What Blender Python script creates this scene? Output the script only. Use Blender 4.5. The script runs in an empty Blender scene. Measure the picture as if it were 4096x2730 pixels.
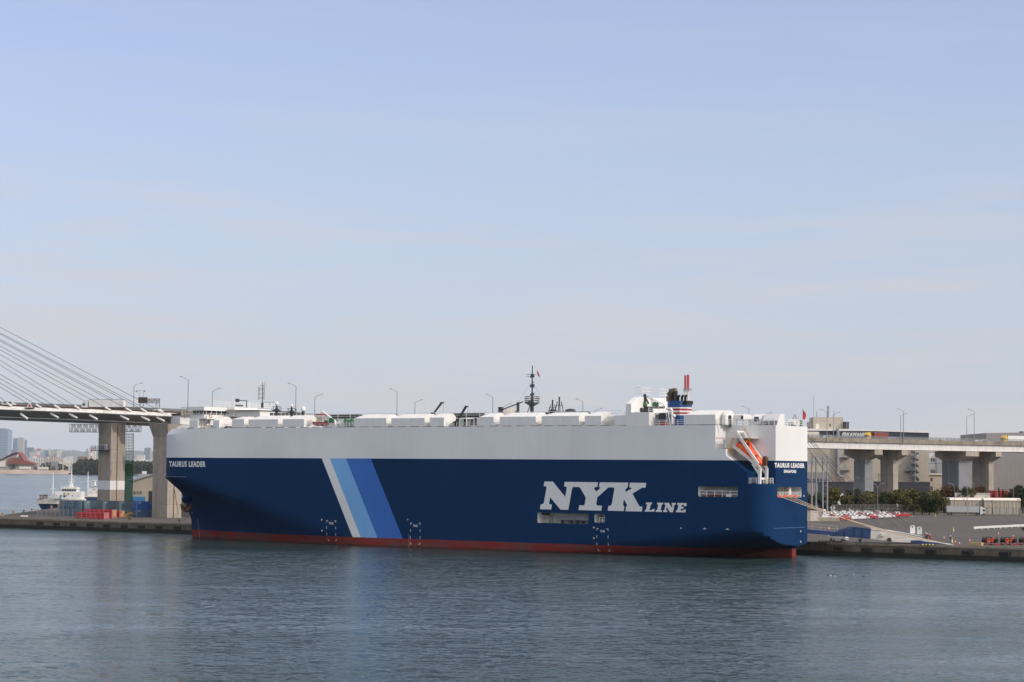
import bpy, bmesh, math, random
from mathutils import Vector, Matrix
R = math.radians
random.seed(7)
sc = bpy.context.scene
COL = sc.collection

# ---------------------------------------------------------------- camera
FPX, ROLL, HC = 8440.0, 0.009, 19.35            # focal length in photo pixels, roll, eye height
PIT = math.atan((1887 - 1365) / FPX)
cam = bpy.data.cameras.new('camera')
cam.sensor_width = 36.0
cam.lens = FPX / 4096 * 36.0
cam.clip_start, cam.clip_end = 1.0, 80000.0
camo = bpy.data.objects.new('camera', cam)
COL.objects.link(camo)
camo.matrix_world = Matrix.Translation((0, 0, HC)) @ Matrix.Rotation(R(90) + PIT, 4, 'X') @ Matrix.Rotation(ROLL, 4, 'Z')
sc.camera = camo

# ---------------------------------------------------------------- light
SUN_EL = R(33)
SUN_AZ = R(-30)                # direction to the sun in plan
sd = Vector((math.cos(SUN_AZ) * math.cos(SUN_EL), math.sin(SUN_AZ) * math.cos(SUN_EL), math.sin(SUN_EL)))
sun = bpy.data.lights.new('sun', 'SUN')
sun.energy, sun.angle, sun.color = 2.0, R(0.55), (1.0, 0.90, 0.77)
suno = bpy.data.objects.new('sun', sun)
COL.objects.link(suno)
suno.rotation_euler = sd.to_track_quat('Z', 'Y').to_euler()

world = bpy.data.worlds.new('World')
sc.world = world
world.use_nodes = True
wn, wl = world.node_tree.nodes, world.node_tree.links
for n in list(wn): wn.remove(n)
def wnode(t, **k):
    n = wn.new(t)
    for a, b in k.items(): setattr(n, a, b)
    return n
out = wnode('ShaderNodeOutputWorld')
bg = wnode('ShaderNodeBackground'); bg.inputs[1].default_value = 0.15
sky = wnode('ShaderNodeTexSky', sky_type='NISHITA', sun_disc=False, sun_elevation=SUN_EL,
            sun_rotation=math.atan2(sd.x, sd.y), altitude=0.0, air_density=1.0, dust_density=0.6, ozone_density=3.0)
CLX = 4.4
# thin high cloud: streaks stretched along the horizon
tc = wnode('ShaderNodeTexCoord')
mp = wnode('ShaderNodeMapping'); mp.inputs['Scale'].default_value = (2.6, 2.6, 24.0); mp.inputs['Rotation'].default_value = (0.012, 0.05, 0); mp.inputs['Location'].default_value = (CLX, 0, 0)
n1 = wnode('ShaderNodeTexNoise'); n1.inputs['Scale'].default_value = 1.6; n1.inputs['Detail'].default_value = 6.0
n1.inputs['Roughness'].default_value = 0.55; n1.inputs['Distortion'].default_value = 0.35
mp2 = wnode('ShaderNodeMapping'); mp2.inputs['Scale'].default_value = (7, 7, 75.0); mp2.inputs['Rotation'].default_value = (0.02, -0.04, 0.3)
n2 = wnode('ShaderNodeTexNoise'); n2.inputs['Scale'].default_value = 2.2; n2.inputs['Detail'].default_value = 5.0
r1 = wnode('ShaderNodeMapRange'); r1.inputs[1].default_value = 0.44; r1.inputs[2].default_value = 0.62; r1.inputs[3].default_value = 0.0; r1.inputs[4].default_value = 0.85
r2 = wnode('ShaderNodeMapRange'); r2.inputs[1].default_value = 0.52; r2.inputs[2].default_value = 0.68; r2.inputs[3].default_value = 0.0; r2.inputs[4].default_value = 0.7
sep = wnode('ShaderNodeSeparateXYZ')
lowf = wnode('ShaderNodeMapRange'); lowf.inputs[1].default_value = 0.02; lowf.inputs[2].default_value = 0.17; lowf.inputs[3].default_value = 1.0; lowf.inputs[4].default_value = 0.10
base = wnode('ShaderNodeMapRange'); base.inputs[1].default_value = 0.0; base.inputs[2].default_value = 0.19; base.inputs[3].default_value = 0.92; base.inputs[4].default_value = 0.45
veil = wnode('ShaderNodeMapRange'); veil.inputs[1].default_value = 0.22; veil.inputs[2].default_value = 0.7; veil.inputs[3].default_value = 0.0; veil.inputs[4].default_value = 0.4
add3 = wnode('ShaderNodeMath', operation='ADD', use_clamp=True)
add = wnode('ShaderNodeMath', operation='SUBTRACT', use_clamp=True); mul = wnode('ShaderNodeMath', operation='MULTIPLY')
add2 = wnode('ShaderNodeMath', operation='ADD', use_clamp=True)
mix = wnode('ShaderNodeMix', data_type='RGBA'); mix.inputs['B'].default_value = (2.6, 2.76, 3.02, 1)
tint = wnode('ShaderNodeMix', data_type='RGBA', blend_type='MULTIPLY'); tint.inputs['Factor'].default_value = 1.0
tint.inputs['B'].default_value = (1.08, 0.99, 1.17, 1)
# broad warm glow added around the unseen sun to fill the ship's shaded side
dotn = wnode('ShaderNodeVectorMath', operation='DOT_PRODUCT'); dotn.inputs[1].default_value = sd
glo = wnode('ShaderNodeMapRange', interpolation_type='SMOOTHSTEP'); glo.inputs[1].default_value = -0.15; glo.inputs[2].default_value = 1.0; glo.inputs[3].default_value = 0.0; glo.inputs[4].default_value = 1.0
fillglow = wnode('ShaderNodeVectorMath', operation='SCALE'); fillglow.inputs[0].default_value = (9.6, 8.4, 7.0)
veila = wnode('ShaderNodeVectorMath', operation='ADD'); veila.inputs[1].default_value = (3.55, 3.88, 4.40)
wl.new(tc.outputs['Generated'], dotn.inputs[0]); wl.new(dotn.outputs['Value'], glo.inputs[0]); wl.new(glo.outputs[0], fillglow.inputs['Scale'])
veilw = wnode('ShaderNodeVectorMath', operation='ADD'); veilw.inputs[1].default_value = (4.35, 4.22, 4.42); wl.new(fillglow.outputs[0], veilw.inputs[0])
cmix = wnode('ShaderNodeMix', data_type='RGBA')
add2.inputs[1].default_value = 0.0
wl.new(fillglow.outputs[0], veila.inputs[0]); wl.new(veila.outputs[0], mix.inputs['B'])
for a, b in ((tc.outputs['Generated'], mp.inputs[0]), (mp.outputs[0], n1.inputs['Vector']), (tc.outputs['Generated'], mp2.inputs[0]),
             (mp2.outputs[0], n2.inputs['Vector']), (n1.outputs[0], r1.inputs[0]), (n2.outputs[0], r2.inputs[0]), (tc.outputs['Generated'], sep.inputs[0]),
             (sep.outputs[2], lowf.inputs[0]), (sep.outputs[2], base.inputs[0]), (r1.outputs[0], add.inputs[0]), (r2.outputs[0], add.inputs[1]),
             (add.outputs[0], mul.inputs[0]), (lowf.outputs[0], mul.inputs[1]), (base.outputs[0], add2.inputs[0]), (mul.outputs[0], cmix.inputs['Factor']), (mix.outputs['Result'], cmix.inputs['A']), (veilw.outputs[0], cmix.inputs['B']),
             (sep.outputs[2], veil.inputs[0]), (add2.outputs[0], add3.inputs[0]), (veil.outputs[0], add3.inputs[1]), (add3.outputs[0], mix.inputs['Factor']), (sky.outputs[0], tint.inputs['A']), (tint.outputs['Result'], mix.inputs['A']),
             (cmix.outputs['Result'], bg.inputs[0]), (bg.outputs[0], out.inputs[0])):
    wl.new(a, b)

vs = sc.view_settings
vs.view_transform, vs.look, vs.gamma, vs.use_curve_mapping = 'Standard', 'None', 1.0, False
vs.exposure = 0.0
sc.render.engine = 'CYCLES'
cy = sc.cycles
cy.max_bounces, cy.diffuse_bounces, cy.glossy_bounces, cy.transmission_bounces, cy.volume_bounces = 6, 3, 3, 3, 0
cy.caustics_reflective = cy.caustics_refractive = False
cy.use_denoising = True
cy.sample_clamp_indirect = 6.0

# ---------------------------------------------------------------- survey helpers (photo pixel -> point of the place)
CP, SP_, CR, SR = math.cos(PIT), math.sin(PIT), math.cos(ROLL), math.sin(ROLL)
def ray(x, y):
    dx, dy = x - 2048, y - 1365
    a, b = dx * CR + dy * SR, -dx * SR + dy * CR
    return Vector((a, CP * FPX + SP_ * b, SP_ * FPX - CP * b))
def atz(x, y, z):
    d = ray(x, y); t = (z - HC) / d.z
    return Vector((d.x * t, d.y * t, z))
def aty(x, y, Y):
    d = ray(x, y); t = Y / d.y
    return Vector((d.x * t, Y, HC + d.z * t))
S0 = Vector((59.0, 474.5))
UU = (Vector((-95.2, 584.1)) - S0).normalized()
VV = Vector((UU.y, -UU.x))
def shp(x, y, v=0.0):                            # on the fore-and-aft plane v metres in from the port side -> (u, z)
    d = ray(x, y); d2 = Vector((d.x, d.y))
    t = (S0 + VV * v).dot(VV) / d2.dot(VV)
    return ((d2 * t - S0).dot(UU), HC + d.z * t)
def shu(x, y, u):                                # on the athwartships plane u -> (v, z)
    d = ray(x, y); d2 = Vector((d.x, d.y))
    t = (S0 + UU * u).dot(UU) / d2.dot(UU)
    return ((d2 * t - S0).dot(VV), HC + d.z * t)
def shz(x, y, z):
    p = atz(x, y, z); q = Vector((p.x, p.y)) - S0
    return (q.dot(UU), q.dot(VV))
def s2w(u, v, z):
    p = S0 + UU * u + VV * v
    return Vector((p.x, p.y, z))
SHIP_ROT = math.atan2(UU.y, UU.x)
QZ = 3.1                                         # quay level

# ---------------------------------------------------------------- materials
MATS = {}
def mat(name, col, rough=0.6, metal=0.0, var=0.10, scale=1.0, streak=0.0, bump=0.0, spec=0.5, dirt=None, dscale=0.3, damt=0.5):
    """painted or bare surface: base colour with soft blotches, optional vertical run-off streaks, dirt patches and fine relief"""
    if name in MATS: return MATS[name]
    m = bpy.data.materials.new(name); m.use_nodes = True; MATS[name] = m
    N, L = m.node_tree.nodes, m.node_tree.links
    b = N['Principled BSDF']
    b.inputs['Roughness'].default_value = rough; b.inputs['Metallic'].default_value = metal
    b.inputs['Specular IOR Level'].default_value = spec
    tc = N.new('ShaderNodeTexCoord'); src = tc.outputs['Object']
    col4 = (*col, 1)
    dark = tuple(c * (1 - var) for c in col) + (1,)
    lite = tuple(min(1, c * (1 + var * 0.6)) for c in col) + (1,)
    nz = N.new('ShaderNodeTexNoise'); nz.inputs['Scale'].default_value = scale; nz.inputs['Detail'].default_value = 5
    L.new(src, nz.inputs['Vector'])
    rm = N.new('ShaderNodeMix'); rm.data_type = 'RGBA'; rm.inputs['A'].default_value = dark; rm.inputs['B'].default_value = lite
    mr = N.new('ShaderNodeMapRange'); mr.inputs[1].default_value = 0.3; mr.inputs[2].default_value = 0.7
    L.new(nz.outputs[0], mr.inputs[0]); L.new(mr.outputs[0], rm.inputs['Factor'])
    c = rm.outputs['Result']
    if streak:
        mp = N.new('ShaderNodeMapping'); mp.inputs['Scale'].default_value = (1.3, 1.3, 0.05)
        s2 = N.new('ShaderNodeTexNoise'); s2.inputs['Scale'].default_value = 1.0; s2.inputs['Detail'].default_value = 6
        L.new(src, mp.inputs[0]); L.new(mp.outputs[0], s2.inputs['Vector'])
        m2 = N.new('ShaderNodeMapRange'); m2.inputs[1].default_value = 0.45; m2.inputs[2].default_value = 0.75; m2.inputs[4].default_value = streak
        L.new(s2.outputs[0], m2.inputs[0])
        mm = N.new('ShaderNodeMix'); mm.data_type = 'RGBA'; mm.inputs['B'].default_value = tuple(v * f for v, f in zip(col, (0.45, 0.40, 0.34))) + (1,)
        L.new(m2.outputs[0], mm.inputs['Factor']); L.new(c, mm.inputs['A']); c = mm.outputs['Result']
    if dirt:
        d2 = N.new('ShaderNodeTexNoise'); d2.inputs['Scale'].default_value = dscale; d2.inputs['Detail'].default_value = 8; d2.inputs['Roughness'].default_value = 0.65
        L.new(src, d2.inputs['Vector'])
        m3 = N.new('ShaderNodeMapRange'); m3.inputs[1].default_value = 0.5; m3.inputs[2].default_value = 0.72; m3.inputs[4].default_value = damt
        L.new(d2.outputs[0], m3.inputs[0])
        md = N.new('ShaderNodeMix'); md.data_type = 'RGBA'; md.inputs['B'].default_value = (*dirt, 1)
        L.new(m3.outputs[0], md.inputs['Factor']); L.new(c, md.inputs['A']); c = md.outputs['Result']
    L.new(c, b.inputs['Base Color'])
    if bump:
        bz = N.new('ShaderNodeTexNoise'); bz.inputs['Scale'].default_value = scale * 6; bz.inputs['Detail'].default_value = 4
        L.new(src, bz.inputs['Vector'])
        bn = N.new('ShaderNodeBump'); bn.inputs['Strength'].default_value = bump; bn.inputs['Distance'].default_value = 0.1
        L.new(bz.outputs[0], bn.inputs['Height']); L.new(bn.outputs[0], b.inputs['Normal'])
    return m
white = mat('white_paint', (0.76, 0.745, 0.72), 0.45, var=0.05, scale=0.6, streak=0.10)
cream = mat('cream_paint', (0.72, 0.66, 0.58), 0.5, var=0.07, scale=0.5, streak=0.2)
greyp = mat('grey_paint', (0.30, 0.31, 0.32), 0.5, var=0.1)
lampm = mat('galvanised_steel', (0.27, 0.28, 0.29), 0.5, 0.3)
darkm = mat('dark_steel', (0.035, 0.038, 0.042), 0.5, 0.2)
black = mat('black_rubber', (0.012, 0.012, 0.013), 0.7)
glassm = mat('dark_glass', (0.02, 0.03, 0.035), 0.08, var=0.2, spec=0.6)
redp = mat('red_paint', (0.42, 0.02, 0.022), 0.35, var=0.12)
orange = mat('orange_gel_coat', (0.80, 0.10, 0.025), 0.35, var=0.06)
yellow = mat('yellow_paint', (0.70, 0.45, 0.04), 0.45)
green = mat('green_paint', (0.03, 0.14, 0.06), 0.5)
rust = mat('rust', (0.16, 0.07, 0.035), 0.85, var=0.4, scale=3)
conc = mat('concrete', (0.38, 0.335, 0.28), 0.9, var=0.16, scale=0.25, streak=0.55, bump=0.15, dirt=(0.15, 0.12, 0.09), dscale=0.12, damt=0.45)
conc2 = mat('weathered_parapet', (0.27, 0.24, 0.20), 0.9, var=0.2, scale=0.4, streak=0.8, dirt=(0.07, 0.06, 0.05), dscale=0.25, damt=0.7)
girder = mat('white_girder', (0.68, 0.66, 0.64), 0.6, var=0.07, scale=0.2, streak=0.35)
deckg = mat('deck_paint', (0.22, 0.25, 0.24), 0.8, var=0.15)
blueship = mat('ramp_blue', (0.012, 0.042, 0.14), 0.45, var=0.12)
asph = mat('yard_asphalt', (0.074, 0.061, 0.054), 0.95, var=0.16, scale=0.03, bump=0.05, dirt=(0.048, 0.042, 0.04), dscale=0.045, damt=0.7)

# ---------------------------------------------------------------- mesh builder
class MB:
    def __init__(s): s.v, s.f, s.m = [], [], []
    def add(s, vs, fs, mi=0):
        o = len(s.v); s.v += [tuple(p) for p in vs]
        s.f += [tuple(i + o for i in f) for f in fs]; s.m += [mi] * len(fs); return s
    def hexa(s, p, mi=0):
        return s.add(p, [(0, 3, 2, 1), (4, 5, 6, 7), (0, 1, 5, 4), (1, 2, 6, 5), (2, 3, 7, 6), (3, 0, 4, 7)], mi)
    def box(s, x0, x1, y0, y1, z0, z1, mi=0):
        x0, x1 = min(x0, x1), max(x0, x1); y0, y1 = min(y0, y1), max(y0, y1); z0, z1 = min(z0, z1), max(z0, z1)
        return s.hexa([(x0, y0, z0), (x1, y0, z0), (x1, y1, z0), (x0, y1, z0), (x0, y0, z1), (x1, y0, z1), (x1, y1, z1), (x0, y1, z1)], mi)
    def sbox(s, u0, u1, v0, v1, z0, z1, mi=0): return s.box(u0, u1, -v0, -v1, z0, z1, mi)     # ship axes
    def bar(s, p, q, w, h=None, mi=0):
        p, q = Vector(p), Vector(q); h = h or w; d = (q - p).normalized()
        a = d.cross(Vector((0, 0, 1)))
        a = Vector((1, 0, 0)) if a.length < 1e-4 else a.normalized()
        b = a.cross(d).normalized(); a = a * w / 2; b = b * h / 2
        return s.hexa([p - a - b, p + a - b, p + a + b, p - a + b, q - a - b, q + a - b, q + a + b, q - a + b], mi)
    def tube(s, p, q, r, n=6, r2=None, mi=0):
        p, q = Vector(p), Vector(q); r2 = r if r2 is None else r2; d = (q - p).normalized()
        a = d.cross(Vector((0, 0, 1))); a = Vector((1, 0, 0)) if a.length < 1e-4 else a.normalized(); b = a.cross(d)
        vs = []
        for c, rr in ((p, r), (q, r2)):
            vs += [c + (a * math.cos(2 * math.pi * i / n) + b * math.sin(2 * math.pi * i / n)) * rr for i in range(n)]
        fs = [(i, i + n, (i + 1) % n + n, (i + 1) % n) for i in range(n)] + [tuple(range(n)), tuple(range(2 * n - 1, n - 1, -1))]
        return s.add(vs, fs, mi)
    def path(s, pts, r, n=6, mi=0):
        for a, b in zip(pts, pts[1:]): s.tube(a, b, r, n, mi=mi)
        return s
    def prism(s, poly, vec, mi=0, mi_cap=None):
        n = len(poly); vec = Vector(vec); P = [Vector(p) for p in poly]
        o = len(s.v); s.v += [tuple(p) for p in P] + [tuple(p + vec) for p in P]
        c = mi if mi_cap is None else mi_cap
        s.f += [tuple(o + i for i in range(n)), tuple(o + n + i for i in reversed(range(n)))]; s.m += [c, c]
        for i in range(n):
            j = (i + 1) % n; s.f.append((o + i, o + n + i, o + n + j, o + j)); s.m.append(mi)
        return s
    def lathe(s, c, prof, n=10, mi=0):
        c = Vector(c); vs = []; fs = []
        for r, z in prof: vs += [c + Vector((r * math.cos(2 * math.pi * i / n), r * math.sin(2 * math.pi * i / n), z)) for i in range(n)]
        for k in range(len(prof) - 1):
            for i in range(n): fs.append((k * n + i, k * n + (i + 1) % n, (k + 1) * n + (i + 1) % n, (k + 1) * n + i))
        fs += [tuple(reversed(range(n))), tuple((len(prof) - 1) * n + i for i in range(n))]
        return s.add(vs, fs, mi)
    def mesh(s, name):
        me = bpy.data.meshes.new(name); me.from_pydata(s.v, [], s.f); return me
    def build(s, name, mats, parent=None, smooth=False, fix=True, loc=None, rz=0.0):
        me = s.mesh(name)
        if not isinstance(mats, (list, tuple)): mats = [mats]
        for m in mats: me.materials.append(m)
        for p, i in zip(me.polygons, s.m): p.material_index = i
        if fix:
            bm = bmesh.new(); bm.from_mesh(me); bmesh.ops.recalc_face_normals(bm, faces=bm.faces); bm.to_mesh(me); bm.free()
        if smooth:
            for p in me.polygons: p.use_smooth = True
        return link(name, me, parent, loc, rz)
def link(name, me, parent=None, loc=None, rz=0.0):
    o = bpy.data.objects.new(name, me); COL.objects.link(o); o.parent = parent
    if loc is not None: o.location = loc
    if rz: o.rotation_euler = (0, 0, rz)
    return o
def tag(o, label=None, cat=None, group=None, kind=None):
    if label: o['label'] = label
    if cat: o['category'] = cat
    if group: o['group'] = group
    if kind: o['kind'] = kind
    return o
def thing(name, label, cat, loc=(0, 0, 0), rz=0.0, group=None):
    o = link(name, None, None, loc, rz); o.empty_display_size = 1
    return tag(o, label, cat, group)
def dup(o, parent=None):
    c = o.copy(); COL.objects.link(c)
    if parent: c.parent = parent
    for ch in list(o.children): dup(ch, c)
    return c
def place(proto, used, loc, rz, label, group=None):
    o = proto if not used else dup(proto)
    o.location = loc; o.rotation_euler = (0, 0, rz); o['label'] = label
    if group: o['group'] = group
    return o
ORD = ['first', 'second', 'third', 'fourth', 'fifth', 'sixth', 'seventh', 'eighth', 'ninth', 'tenth', 'eleventh', 'twelfth',
       'thirteenth', 'fourteenth', 'fifteenth', 'sixteenth', 'seventeenth', 'eighteenth', 'nineteenth', 'twentieth']
def glyphs(txt, bold=0.03, shear=0.0):
    """letter outlines as flat faces, normalised to a 0..1 by 0..1 box"""
    cu = bpy.data.curves.new('lettering', 'FONT'); cu.body = txt; cu.offset = bold; cu.shear = shear; cu.space_character = 1 + bold * 3.2; cu.resolution_u = 3; cu.fill_mode = 'FRONT'
    o = bpy.data.objects.new('lettering', cu); COL.objects.link(o)
    dg = bpy.context.evaluated_depsgraph_get(); dg.update()
    me = bpy.data.meshes.new_from_object(o.evaluated_get(dg), depsgraph=dg)
    vs = [(p.co.x, p.co.y) for p in me.vertices]; fs = [tuple(p.vertices) for p in me.polygons]
    bpy.data.objects.remove(o); bpy.data.curves.remove(cu); bpy.data.meshes.remove(me)
    if not vs: return [], []
    x0, x1 = min(v[0] for v in vs), max(v[0] for v in vs); y0, y1 = min(v[1] for v in vs), max(v[1] for v in vs)
    return [((a - x0) / (x1 - x0), (b - y0) / (y1 - y0)) for a, b in vs], fs
def lettering(name, txt, fn, m, parent, bold=0.03, shear=0.0):
    vs, fs = glyphs(txt, bold, shear)
    mb = MB(); mb.add([fn(a, b) for a, b in vs], fs)
    return mb.build(name, m, parent, fix=False)
def railing(mb, pts, h=1.1, r=0.035, step=1.6, rails=3, mi=0):
    for a, b in zip(pts, pts[1:]):
        a, b = Vector(a), Vector(b); n = max(1, round((b - a).length / step))
        for k in range(n + 1):
            p = a.lerp(b, k / n); mb.bar(p, p + Vector((0, 0, h)), r * 2, mi=mi)
        for k in range(1, rails + 1):
            z = Vector((0, 0, h * k / rails)); mb.bar(a + z, b + z, r * 1.8, mi=mi)
# ================================================================ WATER AND GROUND
def water_mat():
    m = bpy.data.materials.new('harbour_water'); m.use_nodes = True
    N, L = m.node_tree.nodes, m.node_tree.links; b = N['Principled BSDF']
    b.inputs['Base Color'].default_value = (0.022, 0.048, 0.049, 1); b.inputs['Roughness'].default_value = 0.14
    b.inputs['IOR'].default_value = 1.333
    g = N.new('ShaderNodeNewGeometry')
    def noise(scale, rot, det, rough=0.55, dist=0.0):
        mp = N.new('ShaderNodeMapping'); mp.inputs['Scale'].default_value = scale; mp.inputs['Rotation'].default_value = (0, 0, rot)
        n = N.new('ShaderNodeTexNoise'); n.inputs['Scale'].default_value = 1; n.inputs['Detail'].default_value = det
        n.inputs['Roughness'].default_value = rough; n.inputs['Distortion'].default_value = dist
        L.new(g.outputs['Position'], mp.inputs[0]); L.new(mp.outputs[0], n.inputs['Vector']); return n.outputs[0]
    def math_(op, a, bb):
        n = N.new('ShaderNodeMath'); n.operation = op
        for i, x in enumerate((a, bb)):
            if isinstance(x, (int, float)): n.inputs[i].default_value = x
            else: L.new(x, n.inputs[i])
        return n.outputs[0]
    def vnoise(scale, rot, det, rough=0.55):
        mp = N.new('ShaderNodeMapping'); mp.inputs['Scale'].default_value = scale; mp.inputs['Rotation'].default_value = (0, 0, rot)
        n = N.new('ShaderNodeTexNoise'); n.inputs['Scale'].default_value = 1; n.inputs['Detail'].default_value = det; n.inputs['Roughness'].default_value = rough
        L.new(g.outputs['Position'], mp.inputs[0]); L.new(mp.outputs[0], n.inputs['Vector'])
        sb = N.new('ShaderNodeVectorMath'); sb.operation = 'SUBTRACT'; sb.inputs[1].default_value = (.5, .5, .5); L.new(n.outputs['Color'], sb.inputs[0]); return sb.outputs[0]
    def vscale(v, s):
        n = N.new('ShaderNodeVectorMath'); n.operation = 'SCALE'; L.new(v, n.inputs[0])
        if isinstance(s, float): n.inputs['Scale'].default_value = s
        else: L.new(s, n.inputs['Scale'])
        return n.outputs[0]
    def vadd(a, c):
        n = N.new('ShaderNodeVectorMath'); n.operation = 'ADD'; L.new(a, n.inputs[0])
        if isinstance(c, tuple): n.inputs[1].default_value = c
        else: L.new(c, n.inputs[1])
        return n.outputs[0]
    # slopes of the wavelets, in two sizes; wind patches ruffle the surface more or less
    rip = vnoise((1.15, 2.8, 1), 0.15, 5, 0.62); swl = vnoise((0.22, 0.55, 1), -0.15, 3)
    pat = noise((0.007, 0.026, 1), 0.12, 6, 0.62, 0.9)
    mr = N.new('ShaderNodeMapRange'); mr.inputs[1].default_value = 0.36; mr.inputs[2].default_value = 0.64; mr.inputs[3].default_value = 0.28; mr.inputs[4].default_value = 1.2
    L.new(pat, mr.inputs[0])
    sl = vscale(vadd(vscale(rip, 2.6), vscale(swl, 0.95)), mr.outputs[0])
    fl = N.new('ShaderNodeVectorMath'); fl.operation = 'MULTIPLY'; fl.inputs[1].default_value = (1, 1, 0); L.new(sl, fl.inputs[0])
    nn = N.new('ShaderNodeVectorMath'); nn.operation = 'NORMALIZE'; L.new(vadd(fl.outputs[0], (0, 0, 1)), nn.inputs[0])
    L.new(nn.outputs[0], b.inputs['Normal'])
    return m
tag(MB().add([(-30000, -300, 0), (30000, -300, 0), (30000, 48000, 0), (-30000, 48000, 0)], [(0, 1, 2, 3)]).build('water', water_mat(), fix=False), kind='structure')

QV = 36.0
uA = shz(0, 2070, QZ)[0] + 1.0
A = s2w(uA, QV, QZ)
W1 = atz(232, 2031, QZ)
landp = [A, s2w(-600, QV, QZ), Vector((1200, 150, QZ)), Vector((3600, 3500, QZ)), Vector((420, 2700, QZ)), Vector((60, 1330, QZ)), Vector((-50, 1010, QZ)), Vector((-186, 985, QZ)), W1]
def quay_mat():
    m = mat('quay_concrete', (0.15, 0.122, 0.092), 0.95, var=0.35, scale=0.35, streak=0.85, bump=0.3, dirt=(0.10, 0.085, 0.065), dscale=0.2, damt=0.8)
    N, L = m.node_tree.nodes, m.node_tree.links; b = N['Principled BSDF']
    src = b.inputs['Base Color'].links[0].from_socket
    g = N.new('ShaderNodeNewGeometry'); s = N.new('ShaderNodeSeparateXYZ'); L.new(g.outputs['Position'], s.inputs[0])
    nz = N.new('ShaderNodeTexNoise'); nz.inputs['Scale'].default_value = 0.5; nz.inputs['Detail'].default_value = 6
    ad = N.new('ShaderNodeMath'); ad.operation = 'MULTIPLY_ADD'; ad.inputs[1].default_value = 0.9
    L.new(nz.outputs[0], ad.inputs[0]); L.new(s.outputs[2], ad.inputs[2])
    mr = N.new('ShaderNodeMapRange'); mr.inputs[1].default_value = 1.35; mr.inputs[2].default_value = 1.75; mr.inputs[3].default_value = 1; mr.inputs[4].default_value = 0
    L.new(ad.outputs[0], mr.inputs[0])
    mx = N.new('ShaderNodeMix'); mx.data_type = 'RGBA'; mx.inputs['B'].default_value = (0.022, 0.022, 0.016, 1)   # weed below high water
    L.new(mr.outputs[0], mx.inputs['Factor']); L.new(src, mx.inputs['A']); L.new(mx.outputs['Result'], b.inputs['Base Color'])
    return m
qm = quay_mat()
quay = MB().prism([Vector((p.x, p.y, -3)) for p in landp], (0, 0, QZ + 3), 0, 1).build('quay', [qm, asph])
tag(quay, kind='structure')
# coping beam along the berth face, in lengths with open joints
u = uA - 0.4; k = 0
cop = mat('coping_concrete', (0.27, 0.235, 0.185), 0.95, var=0.25, scale=0.8, dirt=(0.13, 0.06, 0.03), dscale=0.7, damt=0.7)
while u > -160:
    if not (10 < u < 175):
        MB().add(*[( [s2w(u, QV - 0.14, QZ - 0.42), s2w(u - 9.92, QV - 0.14, QZ - 0.42), s2w(u - 9.92, QV + 0.55, QZ - 0.42), s2w(u, QV + 0.55, QZ - 0.42),
                       s2w(u, QV - 0.14, QZ + 0.07), s2w(u - 9.92, QV - 0.14, QZ + 0.07), s2w(u - 9.92, QV + 0.55, QZ + 0.07), s2w(u, QV + 0.55, QZ + 0.07)]),
                     [(0, 3, 2, 1), (4, 5, 6, 7), (0, 1, 5, 4), (1, 2, 6, 5), (2, 3, 7, 6), (3, 0, 4, 7)]]).build('coping_stone', cop, quay)
    u -= 10; k += 1
# rubber fenders on the quay face
fproto = MB().prism([(-1.25, -.03, -.3), (1.25, -.03, -.3), (1.25, .25, -.3), (1.05, .5, -.3), (-1.05, .5, -.3), (-1.25, .25, -.3)], (0, 0, .6)).box(-1.4, 1.4, -.03, .1, -.4, .4).build('quay_fender', black)
fx = [(160, 2091), (227, 2093), (293, 2095), (360, 2098), (428, 2100), (497, 2103), (567, 2105), (638, 2107), (711, 2109),
      (3355, 2190), (3468, 2196), (3596, 2198), (3723, 2203), (3870, 2208), (4020, 2214)]
for i, (x, y) in enumerate(fx):
    uu, zz = shp(x, y, QV)
    lr = 'left of the bow' if i < 9 else 'right of the stern'
    j = i if i < 9 else i - 9
    o = place(fproto, i > 0, s2w(uu, QV, 1.75), SHIP_ROT, f'black rubber fender on quay wall, {ORD[j]} from the left of those {lr}', 'black fenders along the quay wall')
    o['category'] = 'fender'

# ================================================================ VIADUCT (right, runs behind the ship)
V0, V1 = aty(735, 1643, 712), aty(4096, 1769, 960)
VG = Vector((V1.x - V0.x, V1.y - V0.y, 0)); VLEN = VG.length; VG.normalize()
VE = Vector((-VG.y, VG.x, 0))                                    # towards the far side
VIA = thing('viaduct', 'long road viaduct on concrete piers running behind the moored ship', 'viaduct')
def vp(t, n, dz):                                                # along, across (0 = near edge), relative to parapet top
    zt = V0.z + (V1.z - V0.z) * min(max(t / VLEN, -0.2), 1.8) - 1.7 * math.sin(math.pi * min(max(t / VLEN, 0), 1)) * 0.9
    p = V0 + VG * t + VE * n
    return Vector((p.x, p.y, zt + dz))
def strip(mb, t0, t1, sec, step=20.0, mi=0):
    n = max(1, round((t1 - t0) / step)); m = len(sec); vs = []
    for k in range(n + 1):
        t = t0 + (t1 - t0) * k / n; vs += [vp(t, a, b) for a, b in sec]
    fs = [(k * m + i, k * m + (i + 1) % m, (k + 1) * m + (i + 1) % m, (k + 1) * m + i) for k in range(n) for i in range(m)]
    fs += [tuple(range(m)), tuple(n * m + i for i in reversed(range(m)))]
    mb.add(vs, fs, mi)
T1 = VLEN + 260
t = -1.0
while t < T1:                                                    # parapet cast in lengths
    for nn in (0.0, 20.0):
        mb = MB(); strip(mb, t, min(t + 19.94, T1), [(nn, 0), (nn + .3, 0), (nn + .3, -1.75), (nn - .12, -1.75), (nn - .12, -1.45), (nn, -1.4)]); mb.build('parapet', conc2, VIA)
    t += 20
mb = MB(); strip(mb, -1, T1, [(0.32, -0.95), (19.98, -0.95), (19.98, -1.7), (0.32, -1.7)]); mb.build('road_slab', asph, VIA)
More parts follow.
